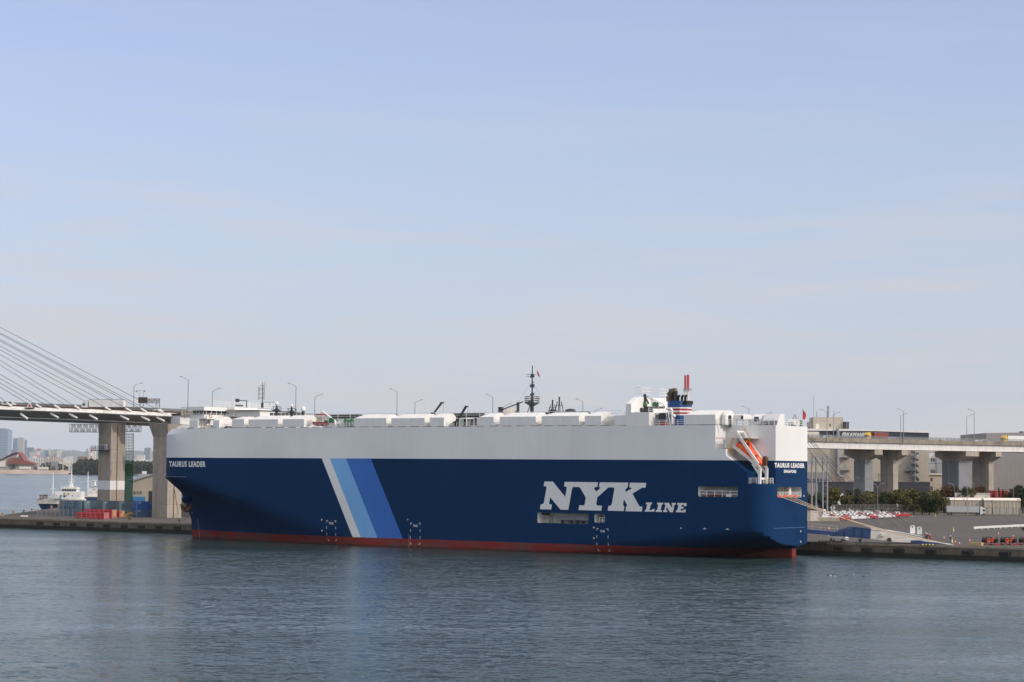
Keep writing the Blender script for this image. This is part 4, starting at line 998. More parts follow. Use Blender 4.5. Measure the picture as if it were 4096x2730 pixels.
# ---- funnel
fv = 4.0
fu1, fu0 = shp(2658, 1650, fv)[0], shp(2738, 1650, fv)[0]; fz = lambda y: shp(2690, y, fv)[1]
fblue, fred = mat('funnel_blue', (0.014, 0.065, 0.21), .45, var=.08), mat('funnel_red', (0.33, 0.018, 0.028), .45)
lev = [(1700, 1662), (1662, 1657), (1657, 1650), (1650, 1643), (1643, 1635), (1635, 1630), (1630, 1604)]
FN = None
fw = 3.4
for k, (yb, yt) in enumerate(lev):
    z0, z1 = (ZD if k == 0 else fz(yb)), fz(yt); c = 1.3; e = .02 if k in (1, 2, 3, 4, 5) else 0
    pts = [(fu0 - e, -(fv + c), z0), (fu0 + c, -fv + e, z0), (fu1 - c, -fv + e, z0), (fu1 + e, -(fv + c), z0), (fu1 + e, -(fv + fw), z0), (fu0 - e, -(fv + fw), z0)]
    o = MB().prism(pts, (0, 0, z1 - z0 - .002)).build('funnel' if k == 0 else 'funnel_band', [fblue, white, fred, white, fred, white, fblue][k], SHIP if k == 0 else FN)
    FN = FN or o
ztf = fz(1604)
MB().box(fu0 - .25, fu0 + 1.7, -(fv + fw + .1), -(fv + .5), ztf - .8, ztf + .02).build('funnel_grille', mat('soot_black', (.012, .012, .012), .8, var=.3), FN)
v = fv + 1.6
a = shp(2681, 1600, v)
scorch = mat('scorched_steel', (.20, .15, .10), .7, .3, var=.5, scale=.7)
MB().path([(a[0], -v, ztf - .1), (a[0], -v, ztf + 1.2), (a[0] - .3, -v, ztf + 1.8), (a[0] - .9, -v, ztf + 2.15), (a[0] - 1.5, -v, ztf + 2.15)], .95, 12).build('main_exhaust', scorch, FN)
MB().tube((a[0] - 1.3, -v + .2, ztf - .1), (a[0] - 1.3, -v + .2, ztf + 2.3), .75, 10).build('soot_stack', MATS['soot_black'], FN)
MB().bar((a[0] - .4, -v + 1.2, ztf), (a[0] - .4, -v + 1.2, ztf + 2.75), .14).bar((a[0] - 1.9, -v + 1.2, ztf), (a[0] - 1.9, -v + 1.2, ztf + 2.75), .14).bar((a[0] - .3, -v + 1.2, ztf + 2.75), (a[0] - 2.0, -v + 1.2, ztf + 2.75), .14).build('exhaust_frame', darkm, FN)
for k, dx in enumerate((2.2, 3.2, 4.1)):
    uu = a[0] - dx; MB().path([(uu, -v, ztf - .2), (uu, -v, ztf + .95), (uu - .12, -v, ztf + 1.2), (uu - .4, -v, ztf + 1.15)], .3, 8).build('exhaust_pipe', MATS['soot_black'], FN)
uu, zz = shp(2696, 1672, 1); MB().tube((uu, -1, ZD), (uu, -1, zz), .1, 6).lathe((uu, -1, zz), [(.15, 0), (.42, .3), (.42, .55), (.1, .8)], 10).build('searchlight', white, SHIP)
# ---- after deck: housings and winch gear
ua0 = shp(2938, 1695, VR - 2)[0]
def abox(x0, xm, x1, yt, yc, yb, v, m=white, name='after_house', hip=True):
    u1, u0 = shp(x0, yc, v)[0], shp(xm, yc, v)[0]; zt, zc, zb = shp(xm, yt, v + 2)[1], shp(xm, yc, v)[1], shp(xm, yb, v)[1]
    w = max(2.5, shu(x1, yc, u0)[0] - v)
    return MB().prism([(u0, -v, zb), (u0, -v, zc), (u0, -v - min(2, w * .4), zt), (u0, -v - w + min(1.5, w * .3), zt), (u0, -v - w, zc), (u0, -v - w, zb)], (u1 - u0, 0, 0)).build(name, m, SHIP), u0, u1, zb, w
zlow = 1.2
MB().bar((shp(2857, 1697)[0], -.3, ZD), (shp(2852, 1670)[0], -2, shp(2852, 1668, 1)[1]), .2)
o, u0, u1, zb, w = abox(2890, 2902, 2938, 1643, 1660, 1699, 2.2)
v, z = shu(2919, 1683, u0); MB().prism([(u0 - .04, -(v + a), z + b) for a, b in rrect(-.75, .75, -1.6, 1.2, .4)], (.03, 0, 0)).build('house_window', glassm, o)
o, u0, u1, zb, w = abox(2938, 2974, 3007, 1658, 1661, 1681, 6.0)
for vv in (6.4, 10): MB().bar((u0 + .3, -vv, ZD), (u0 + .3, -vv, zb), .25).bar((u1 - .3, -vv, ZD), (u1 - .3, -vv, zb), .25).build('stilt', white, o)
uu, zz = shp(2968, 1672, 6); sbx(uu - .3, uu + .3, 5.95, 5.99, zz - .4, zz + .4, 'porthole', glassm, o)
o, u0, u1, zb, w = abox(3005, 3043, 3078, 1657, 1676, 1700, 6.5)
uu, zz = shp(3026, 1677, 6.5); sbx(uu - .6, uu + .6, 6.42, 6.49, zz - .6, zz + .5, 'porthole', glassm, o)
for x0, x1, y in ((3048, 3098, 1690),): 
    for k in range(3): uu, zz = shp(x0 + k * 18, 1694, VR + .8); sbx(uu - 1.5, uu + .1, VR + .8, VR + 2, ZD + .003, ZD + 1.1, 'deck_locker', greyp)
v0, z0 = shu(3106, 1700, UT + .2); v1, z1 = shu(3136, 1657, UT + .2)
MB().prism([(UT + .1, -v0, ZD), (UT + .1, -v0 - 1.6, z1), (UT + .1, -v1, z1), (UT + .1, -v1, ZD)], (4.0, 0, 0)).build('stern_post', white, SHIP)
mb = MB(); railing(mb, [(UT + .3, -v1 - .3, ZD), (UT + .3, -20.2, ZD)], 1.5, .05, 1.5); railing(mb, [(uRF, -.3, ZD), (uRF - 4.0, -2.0, ZD)], 1.3, .05, 1.5); railing(mb, [(uRF - 2, -VR - .2, ZD), (UT + .4, -VR - .2, ZD)], 1.4, .05, 1.6); mb.build('stern_railing', white, SHIP)
# A-frame and winch at the stern
vv, zt = shu(3180, 1657, UT + 3); MB().bar((UT + 3, -vv + 2.6, ZD), (UT + 3, -vv, zt), .18).bar((UT + 3, -vv - 1.8, ZD), (UT + 3, -vv, zt), .18).build('stern_a_frame', greyp, SHIP)
for dv, m, r_ in ((-1.8, green, .8), (.2, white, .9), (1.2, white, .7)): MB().tube((UT + 2.2, -vv + dv, ZD + .9), (UT + 3.8, -vv + dv, ZD + .9), r_, 10).build('mooring_winch', m, SHIP)
vv, zt = shu(3211, 1633, UT + .6); MB().tube((UT + .6, -vv, ZD), (UT + .6, -vv, zt), .07, 6).build('flagstaff', greyp, SHIP)
z1 = shu(3211, 1640, UT + .6)[1]; z0 = shu(3211, 1676, UT + .6)[1]
fl = MB(); n = 8
for k in range(n):
    f0, f1 = k / n, (k + 1) / n; w = lambda f: .25 + .9 * math.sin(math.pi * min(1, f * 1.1)) ** .7
    fl.add([(UT + .6, -vv, z1 + (z0 - z1) * f0), (UT + .3, -vv - w(f0), z1 + (z0 - z1) * f0 - .4), (UT + .35, -vv - w(f1), z1 + (z0 - z1) * f1 - .4), (UT + .6, -vv, z1 + (z0 - z1) * f1)], [(0, 1, 2, 3)])
fl.build('ensign', mat('red_flag', (.45, .02, .03), .8, var=.35, scale=1.5), SHIP, fix=False)

# ---- recess fittings: panel, stairs, platform, rails
mus = mat('muster_red', (.55, .20, .19), .6)
vpan = .12
(ua_, za_), (ub_, zb_) = shp(2862, 1700, 0), shp(2903, 1765, 0)
# lit return wall facing aft with the station sign
v0, z0 = shu(2864, 1757, uRF - .02); v1, z1 = shu(2897, 1750, uRF - .02)
lettering('muster_sign', 'MUSTER STATION', lambda a, b: (uRF - .04, -(v0 + (v1 - v0) * a), z0 + .42 * b), mus, SHIP, .0)
zpl = shp(2905, 1796)[1]
sbx(uRM + .05, uRF - .1, .05, .2, shp(2880, 1765)[1] - .0, zpl + 2.1, 'windbreak', white) if False else None
mb = MB(); railing(mb, [(uRF - .2, -.15, rec[1][1]), (uRM + .1, -.15, rec[1][1])], 1.4, .05, 1.2); mb.build('recess_railing', white, SHIP)
# embarkation platform and yellow ladders
ue = uRM - 1.5
mbp = MB().sbox(ue - 4.5, ue + 1.6, 1.2, VR - .05, zpl + 2.4, zpl + 2.55); railing(mbp, [(ue - 4.4, -1.3, zpl + 2.55), (ue + 1.4, -1.3, zpl + 2.55)], 1.2, .05, 1.0); mbp.build('embarkation_platform', cream, SHIP)
mb = MB()
for s in (0, .9):
    mb.bar((uRM + .1, -1.0 - s, zpl - 1.2), (ue + .5, -1.0 - s, zpl + 2.6), .14)
for k in range(10): f = k / 9; mb.bar((uRM + .1 + (ue + .4 - uRM) * f, -1.0, zpl - 1.2 + 3.8 * f), (uRM + .1 + (ue + .4 - uRM) * f, -1.9, zpl - 1.2 + 3.8 * f), .08)
mb.bar((ue - 3.9, -1.4, zpl + 2.4), (ue - .5, -1.4, zpl - .9), .16); mb.bar((ue - 3.0, -3.4, zpl - .4), (ue - 3.0, -3.4, zpl + 2.4), .14); mb.bar((ue - 1.4, -3.4, zpl - .4), (ue - 1.4, -3.4, zpl + 2.4), .14)
mb.build('embarkation_ladder', yellow, SHIP)
st0, st1 = shp(2977, 1703, VR - .6), shp(2952, 1752, VR - .6)
mb = MB()
for dv in (0, .9): mb.bar((st0[0], -VR + .15 + dv, st0[1]), (st1[0], -VR + .15 + dv, st1[1]), .14)
mb.build('stair_stringers', cream, SHIP)
for k in range(9): f = (k + .5) / 9; q = (st0[0] + (st1[0] - st0[0]) * f, st0[1] + (st1[1] - st0[1]) * f); MB().sbox(q[0] - .22, q[0] + .22, VR - 1.0, VR - .2, q[1], q[1] + .07).build('stair_tread', cream, SHIP)
# launch frame of the free-fall boat
vb0, vb1 = 1.2, 4.4
A1, A2 = shp(2945, 1728, vb0), shp(3032, 1857, vb0)
ramp0, ramp1 = shp(2933, 1785, vb0), shp(3040, 1872, vb0)
ft = shp(3038, 1937, vb0)
LF = MB().bar((A1[0], -vb0, A1[1]), (A2[0], -vb0, A2[1]), .4, .62).build('launch_davit', white, SHIP)
A1b, A2b = (A1[0], A1[1]), (A2[0], A2[1])
MB().bar((A1[0], -vb1, A1[1]), (A2[0], -vb1, A2[1]), .55, .45).build('davit_arm', white, LF)
MB().bar((A1[0], -vb0, A1[1]), (A1[0], -vb1, A1[1]), .5).build('davit_cross_head', white, LF)
for v_ in (vb0, vb1):
    MB().bar((ramp0[0], -v_, ramp0[1]), (ramp1[0], -v_, ramp1[1]), .4, .6).build('launch_ramp', cream, LF)
    MB().bar((ramp1[0], -v_, ramp1[1]), (ft[0], -v_, zRB), .6).build('davit_leg', white, LF)
    q = shp(3010, 1850, vb0); MB().bar((q[0], -v_, q[1] - .3), (ft[0] + .1, -v_, zRB + 2.2), .4).build('davit_brace', white, LF)
MB().bar((ft[0], -vb0, zRB + 1.2), (ft[0], -vb1, zRB + 1.2), .45).build('davit_tie', white, LF)
mb = MB(); railing(mb, [(rec[5][0] - .2, -1.2, zRB), (UT + 4.4, -.6, zRB), (UT + .6, -3.8, zRB), (UT + .5, -VR + .2, zRB)], 1.3, .05, 1.5); mb.build('shelf_railing', white, SHIP)
MB().tube((UT + 1.6, -VR + 1.2, zRB), (UT + 1.6, -VR + 1.2, zRB + 1.7), .28, 8).build('hose_locker', cream, SHIP)
uu, zz = shp(3062, 1835, vb1); MB().tube((uu, -vb1 - .3, zz), (uu, -vb1 + .5, zz), .55, 8).box(uu - .3, uu + .9, -vb1 - .3, -vb1 + .3, zz - 1.6, zz - .4).build('davit_winch', rust, SHIP)
# free-fall lifeboat
LBo = shp(2951, 1776, 2.8); LBe = shp(3047, 1862, 2.8)
dirv = Vector((LBe[0] - LBo[0], 0, LBe[1] - LBo[1])); Lb = dirv.length; dirv.normalize(); upv = Vector((-dirv.z, 0, dirv.x)); upv = upv if upv.z > 0 else -upv
LIFE = thing('lifeboat', 'orange enclosed free-fall lifeboat tilted on its launch ramp at the ship stern', 'lifeboat', s2w(LBo[0], 2.8, LBo[1]), SHIP_ROT)
prof = [(0, .45, .3, -.3), (.03, 1.0, .95, -.95), (.12, 1.25, 1.25, -1.2), (.4, 1.3, 1.4, -1.3), (.65, 1.2, 1.35, -1.25), (.82, .95, 1.1, -.9), (.94, .55, .7, -.4), (1.0, .1, .2, .05)]
vsx, fsx = [], []; n = 14
for f, w, t_, b_ in prof:
    c = dirv * (f * Lb)
    for k in range(n):
        a = 2 * math.pi * k / n; y, zz = math.cos(a), math.sin(a); hh = t_ if zz > 0 else -b_
        vsx.append(c + Vector((0, w * (abs(y) ** .8) * (1 if y > 0 else -1), 0)) + upv * (hh * (abs(zz) ** .8) * (1 if zz > 0 else -1)))
for i in range(len(prof) - 1):
    for k in range(n): fsx.append((i * n + k, i * n + (k + 1) % n, (i + 1) * n + (k + 1) % n, (i + 1) * n + k))
fsx += [tuple(range(n)), tuple((len(prof) - 1) * n + k for k in reversed(range(n)))]
MB().add(vsx, fsx).build('hull', orange, LIFE, smooth=True)
def lbp(f, y, h): return dirv * (f * Lb) + Vector((0, y, 0)) + upv * h
MB().hexa([lbp(.12, -.75, 1.1), lbp(.42, -.75, 1.2), lbp(.42, .75, 1.2), lbp(.12, .75, 1.1), lbp(.16, -.6, 2.25), lbp(.36, -.6, 2.1), lbp(.36, .6, 2.1), lbp(.16, .6, 2.25)]).build('conning_cupola', orange, LIFE)
for y in (-.76, .76): MB().hexa([lbp(.25, y - .02, 1.45), lbp(.36, y - .02, 1.45), lbp(.36, y + .02, 1.45), lbp(.25, y + .02, 1.45), lbp(.26, y * .9 - .02, 1.9), lbp(.34, y * .9 - .02, 1.9), lbp(.34, y * .9 + .02, 1.9), lbp(.26, y * .9 + .02, 1.9)]).build('cupola_window', glassm, LIFE)
MB().hexa([lbp(.70, .3, 1.15), lbp(.77, .3, 1.08), lbp(.77, .8, .9), lbp(.70, .8, 1.0), lbp(.70, .3, 1.25), lbp(.77, .3, 1.18), lbp(.77, .85, 1.0), lbp(.70, .85, 1.1)]).build('hatch', darkm, LIFE)
# rescue boat and davit forward
v = 2.5; (u1, z1), (u0, z0) = shp(1249, 1700, v), shp(1311, 1700, v); zt = shp(1280, 1690, v)[1]; zbm = shp(1280, 1705, v)[1]
RB = thing('rescue_boat', 'small open red rescue boat on the ship deck below a white davit', 'boat', s2w(u0, v, zbm), SHIP_ROT)
Lr = u1 - u0; hr = zt - zbm
sta = [(0, .8, .1, hr), (.3, 1.1, 0, hr), (.7, 1.0, 0, hr * 1.05), (.9, .55, .25, hr * 1.15), (1.0, .05, hr * .8, hr * 1.25)]
vsx, fsx = [], []
for f, w, b_, t_ in sta: vsx += [(f * Lr, -w, t_), (f * Lr, -w * .75, b_ + .25), (f * Lr, 0, b_), (f * Lr, w * .75, b_ + .25), (f * Lr, w, t_), (f * Lr, w * .8, t_), (f * Lr, 0, t_ - .35), (f * Lr, -w * .8, t_)]
for i in range(len(sta) - 1):
    for k in range(8): fsx.append((i * 8 + k, i * 8 + (k + 1) % 8, (i + 1) * 8 + (k + 1) % 8, (i + 1) * 8 + k))
fsx += [tuple(range(8)), tuple((len(sta) - 1) * 8 + k for k in reversed(range(8)))]
MB().add(vsx, fsx).build('hull', redp, RB); MB().box(.3, .9, -.4, .4, hr * .6, hr + .5).build('console', green, RB)
MB().box(Lr * .2, Lr * .65, -.9, .9, hr + 1.9, hr + 2.2).build('canopy', redp, RB)
for a_, b_ in ((.22, -.8), (.22, .8), (.62, -.8), (.62, .8)): MB().bar((Lr * a_, b_, hr), (Lr * a_, b_, hr + 1.9), .08).build('canopy_post', white, RB)
a, b, c_ = shp(1279, 1647, v), shp(1330, 1682, v), shp(1332, 1708, v)
dv = MB().bar((c_[0], -v - .8, ZD), (b[0], -v - .8, b[1]), .7).bar((b[0], -v - .8, b[1] - .2), (a[0], -v - .8, a[1]), .55).build('rescue_davit', white, SHIP)
MB().tube((b[0] + .3, -v - .4, ZD + 1.9), (b[0] + .3, -v + .4, ZD + 1.9), .7, 10).build('winch_drum', green, dv)
u, z = shp(1362, 1702, 3); MB().tube((u - 1.0, -3, ZD + 1), (u + 1.0, -3, ZD + 1), .55, 10).build('liferaft_canister', white, SHIP)
u, z = shp(1395, 1702, 2.5)
for du in (-1.0, 1.0):
    o = MB().lathe((u + du, -2.8, ZD), [(.8, 0), (.85, 1.4), (.75, 2.0), (.4, 2.4), (.05, 2.5)], 12).build('green_tank', mat('green_tank_paint', (.035, .15, .06), .5), SHIP)
mb = MB(); railing(mb, [(u + 2, -1.5, ZD), (u - 2.2, -1.5, ZD)], 1.4, .05, 1.0); mb.build('tank_railing', white, SHIP)
# inside the side openings: platforms, pipes, accommodation ladder stowed
(a_, b_, z0, z1, dep) = OPN[0]
gw = MB(); uL, uRr = shp(2212, 2080)[0], shp(2345, 2080)[0]; zc = (z0 + z1) / 2 + .1
gw.sbox(uRr, uL, 1.2, 1.5, zc - .55, zc + .55).build('stowed_gangway', greyp, SHIP)
n = 22
for k in range(n): uu = uRr + (uL - uRr) * (k + .5) / n; MB().sbox(uu - .12, uu + .12, 1.08, 1.19, zc - .5, zc + .5).build('gangway_rung', lampm, SHIP)
for f in (.18, .45, .62, .8): uu = uL + (uRr - uL) * f; sbx(uu - .25, uu + .25, 1.2, 1.9, z0 + .02, zc - .56, 'gangway_support', darkm)
mb = MB(); mb.bar((a_ + .6, -.6, z0), (a_ + .6, -.6, z0 + 1.2), .1)
uu = shp(2185, 2080)[0]
for d_ in (0, .5, 1.0): mb.bar((uu - d_, -1.3, z0), (uu - d_, -1.3, z1 - .7), .1)
mb.bar((uu + .8, -1.3, z1 - .8), (uu - 1.6, -1.3, z1 - .8), .1).build('pipe_stand', rust, SHIP); MB().tube((shp(2165, 2057, 2)[0], -2, z1 - .35), (shp(2200, 2057, 2)[0], -2, z1 - .35), .25, 8).build('hose_reel', darkm, SHIP)
for x in (2272, 2310, 2320): uu = shp(x, 2058, 3)[0]; MB().bar((uu, -3.1, z0 + .2), (uu, -3.1, z1), .14).build('pipe', greyp, SHIP)
(a_, b_, z0, z1, dep) = OPN[1]
mb = MB(); railing(mb, [(a_ + .1, -.4, z0), (a_ + 1.9, -.4, z0)], 1.2, .06, .9, 2); mb.build('opening_railing', white, SHIP); MB().tube((a_ + 2.0, -1.2, z1 - .9), (a_ + 2.0, -1.9, z1 - .9), .3, 8).build('valve', darkm, SHIP)
(a_, b_, z0, z1, dep) = OPN[2]
mb = MB(); railing(mb, [(a_ + .1, -.25, z0), (b_ - .1, -.25, z0)], 1.35, .06, 2.2, 2); mb.build('opening_railing', white, SHIP)
for x, r_ in ((2809, .5), (2821, .5)): uu = shp(x, 1978, 1.2)[0]; MB().tube((uu, -.9, z0 + .75), (uu, -2, z0 + .75), r_, 12).build('mooring_drum', greyp, SHIP)
for x0, x1 in ((2828, 2850), (2860, 2883)): sbx(shp(x1, 1980, 1)[0], shp(x0, 1980, 1)[0], 1, 2.4, z0 + .02, z0 + .95, 'rope_bin', rust)
uu = shp(2914, 1983)[0]; sbx(uu - .7, uu + .7, .15, .2, z0 + .1, z0 + .75, 'notice_board', cream)
for x in (2806, 2815, 2826): uu = shp(x, 1950, 3.5)[0]; MB().bar((uu, -3.8, z0), (uu, -3.8, z1), .3).build('frame_stiffener', inner, SHIP)
sbx(a_, a_ + 4.2, 2.6, 3.9, z0 + .02, z1, 'dark_locker', greyp)
# stern mooring deck
mb = MB(); railing(mb, [(UT + .2, -vS0 - .1, zS0), (UT + .2, -vS1 + .1, zS0)], 1.25, .05, 1.4, 3); mb.build('mooring_deck_railing', white, SHIP)
for k in range(4): vv = vS0 + (vS1 - vS0) * (.14 + .22 * k); sbx(UT + .1, UT + .45, vv - .75, vv + .6, zS0 + .1, zS0 + .6, 'fairlead', orange)
vv = vS0 + (vS1 - vS0) * .62; sbx(UT + .8, UT + 1.4, vv, vv + .9, zS0, zS1, 'stern_pillar', white)
MB().tube((UT + 2.4, -vS0 - 1.2, zS0 + 1.0), (UT + 2.4, -vS0 - 3.9, zS0 + 1.0), .85, 10).build('mooring_winch', rust, SHIP); sbx(UT + 3, UT + 4, vS0 + 3.2, vS0 + 5.2, zS0 + .01, zS1 - .4, 'winch_housing', darkm)
# ================================================================ STERN RAMP, LINES
# quarter ramp: hinged at the ship, folded sections resting on the quay
RP = MB()
rz_ = lambda x, y, Y: aty(x, y, Y)
rpY0, rpY1 = 504.0, 500.0
def rp(x, y): f = (x - 3220) / 700.0; return aty(x, y, rpY0 + (rpY1 - rpY0) * f)
RW = Vector((0.05, 0.9987, 0)) * 6.5                                # ramp breadth, away from the eye
def rprism(poly, name, m, parent, w=None, off=None):
    pts = [rp(*p) for p in poly]
    if off is not None: pts = [p + off for p in pts]
    return MB().prism(pts, w or RW).build(name, m, parent)
RAMP = link('stern_ramp', None, SHIP)
RAMP.matrix_parent_inverse = (Matrix.Translation((S0.x, S0.y, 0)) @ Matrix.Rotation(SHIP_ROT, 4, 'Z')).inverted()
thin = RW.normalized() * .5
cwhite = mat('ramp_cream', (0.66, 0.63, 0.58), .55, var=.1, scale=.4, streak=.25, dirt=(.25, .17, .1), dscale=.4, damt=.4)
rprism([(3215, 2117), (3352, 2129), (3345, 2143), (3215, 2133)], 'upper_section', blueship, RAMP)
side = [(3340, 2131), (3415, 2109), (3484, 2117), (3482, 2155), (3345, 2143)]
rprism(side, 'side_girder', blueship, RAMP, thin); rprism(side, 'side_girder', blueship, RAMP, thin, RW - thin)
rprism([(3345, 2141), (3345, 2145), (3482, 2157), (3482, 2153)], 'ramp_floor', blueship, RAMP)
for x0, y0, y1 in ((3379, 2123, 2146), (3418, 2112, 2150), (3451, 2116, 2153)):
    rprism([(x0, y0), (x0 + 3, y0), (x0 + 3, y1), (x0, y1)], 'girder_rib', blueship, RAMP, thin * .6, -thin * .5)
rprism([(3342, 2129), (3415, 2107.5), (3484, 2115.5), (3484, 2118), (3415, 2110), (3342, 2132)], 'girder_flange', mat('ramp_blue_top', (.05, .08, .15), .5), RAMP, thin * 1.4, -thin * .3)
low = [(3484, 2117), (3560, 2123), (3686, 2146), (3690, 2160), (3640, 2155), (3580, 2154), (3545, 2163), (3482, 2155)]
rprism(low, 'side_girder', cwhite, RAMP, thin); rprism(low, 'side_girder', cwhite, RAMP, thin, RW - thin)
rprism([(3482, 2153), (3545, 2160), (3690, 2158), (3690, 2162), (3545, 2164), (3482, 2157)], 'ramp_floor', cwhite, RAMP)
rprism([(3484, 2115), (3560, 2121), (3690, 2145), (3690, 2148), (3560, 2125), (3484, 2119)], 'girder_flange', white, RAMP, thin * 1.4, -thin * .3)
rprism([(3570, 2158), (3642, 2161), (3642, 2171), (3570, 2168)], 'flap_girder', cwhite, RAMP, thin); 
rprism([(3642, 2161), (3700, 2166), (3806, 2177), (3818, 2180), (3700, 2178), (3642, 2171)], 'ramp_flap', blueship, RAMP)
rprism([(3688, 2162), (3816, 2178), (3818, 2180.5), (3690, 2165)], 'flap_edge', white, RAMP, thin)
rprism([(3523, 2135), (3533, 2135), (3536, 2146), (3521, 2146)], 'wire_guide', cwhite, RAMP, thin, -thin)
for dx, off in ((0, RW * .9), (14, Vector((0, 0, 0)))):
    rprism([(3655 + dx, 2138), (3655 + dx, 2108 + dx * .25), (3659 + dx, 2105 + dx * .25), (3670 + dx, 2105 + dx * .25), (3674 + dx, 2110 + dx * .25), (3675 + dx, 2138)], 'lifting_lug', white, RAMP, thin * 1.5, off)
    rprism([(3662 + dx, 2108 + dx * .25), (3668 + dx, 2108 + dx * .25), (3665 + dx, 2116 + dx * .25)], 'lug_eye', darkm, RAMP, thin * .1, off - thin * .15)
q = rp(3557, 2160); MB().tube(q + Vector((0, -.2, .0)), q + Vector((0, .5, 0)), .5, 12).build('ramp_wheel', black, RAMP)
p0, p1 = rp(3217, 2114), rp(3350, 2127); mb = MB(); railing(mb, [p0, p1], 1.2, .022, 1.9, 2); mb.build('ramp_railing', cream, RAMP)
p = rp(3314, 2126); MB().tube(p, p + Vector((0, 0, .5)), .14, 8).tube(p + Vector((0, 0, 1.0)), p + Vector((0, 0, 1.35)), .14, 8, .12).build('striped_post', redp, RAMP); MB().tube(p + Vector((0, 0, .5)), p + Vector((0, 0, 1.0)), .14, 8).build('striped_post_band', white, RAMP)
# ramp hoisting wires from the ship side down to the ramp
hw = [(3225, 1735, 3655, 2112), (3225, 1742, 3640, 2114), (3226, 1750, 3600, 2112), (3226, 1765, 3580, 2110), (3226, 1780, 3520, 2108), (3226, 1790, 3560, 2130)]
for i, (x0, y0, x1, y1) in enumerate(hw):
    a = aty(x0 - 2, y0, 500 + i); b = rp(x1, y1) + RW * (.2 + .12 * i)
    pts = [a.lerp(b, k / 8) - Vector((0, 0, 1.6 * math.sin(math.pi * k / 8))) for k in range(9)]
    MB().path(pts, .06 if i < 3 else .045, 5).build('hoisting_wire', darkm, RAMP)
# mooring lines
ropem = [mat('rope_white', (.62, .58, .5), .9, var=.2, scale=3), mat('rope_tan', (.45, .30, .15), .9, var=.2, scale=3)]
ends = [(3127, 1990, 3796, 2176), (3142, 1988, 3800, 2178), (3150, 1987, 3806, 2179), (3165, 1986, 3816, 2180)]
for i, (x0, y0, x1, y1) in enumerate(ends):
    v, z = shu(x0, y0, UT - .1); a = s2w(UT - .1, v, z); b = atz(x1, y1 + 2, QZ + .2)
    pts = [a.lerp(b, k / 14) - Vector((0, 0, (0.9 + .25 * i) * math.sin(math.pi * k / 14))) for k in range(15)]
    tag(MB().path(pts, .065, 6).build('mooring_line', ropem[i in (1, 2)]), f'{"tan" if i in (1, 2) else "white"} mooring rope from stern to quay, {["lowest", "second lowest", "second highest", "highest"][i]} of the four', 'rope', 'stern mooring lines')
v, z = 8.0, 0
for i, (x0, y0, vv, x1, y1) in enumerate(((697, 1957, 13.0, 717, 2064), (770, 2050, 14, 718, 2087))):
    u, z = shp(x0, y0, vv); a = s2w(u, vv, z); b = atz(x1, y1, QZ + .3)
    tag(MB().path([a.lerp(b, k / 8) - Vector((0, 0, .5 * math.sin(math.pi * k / 8))) for k in range(9)], .09, 6).build('mooring_line', ropem[1]), ['tan mooring rope hanging from the bow knuckle down to the quay', 'short tan mooring rope from low bow to bollard'][i], 'rope')

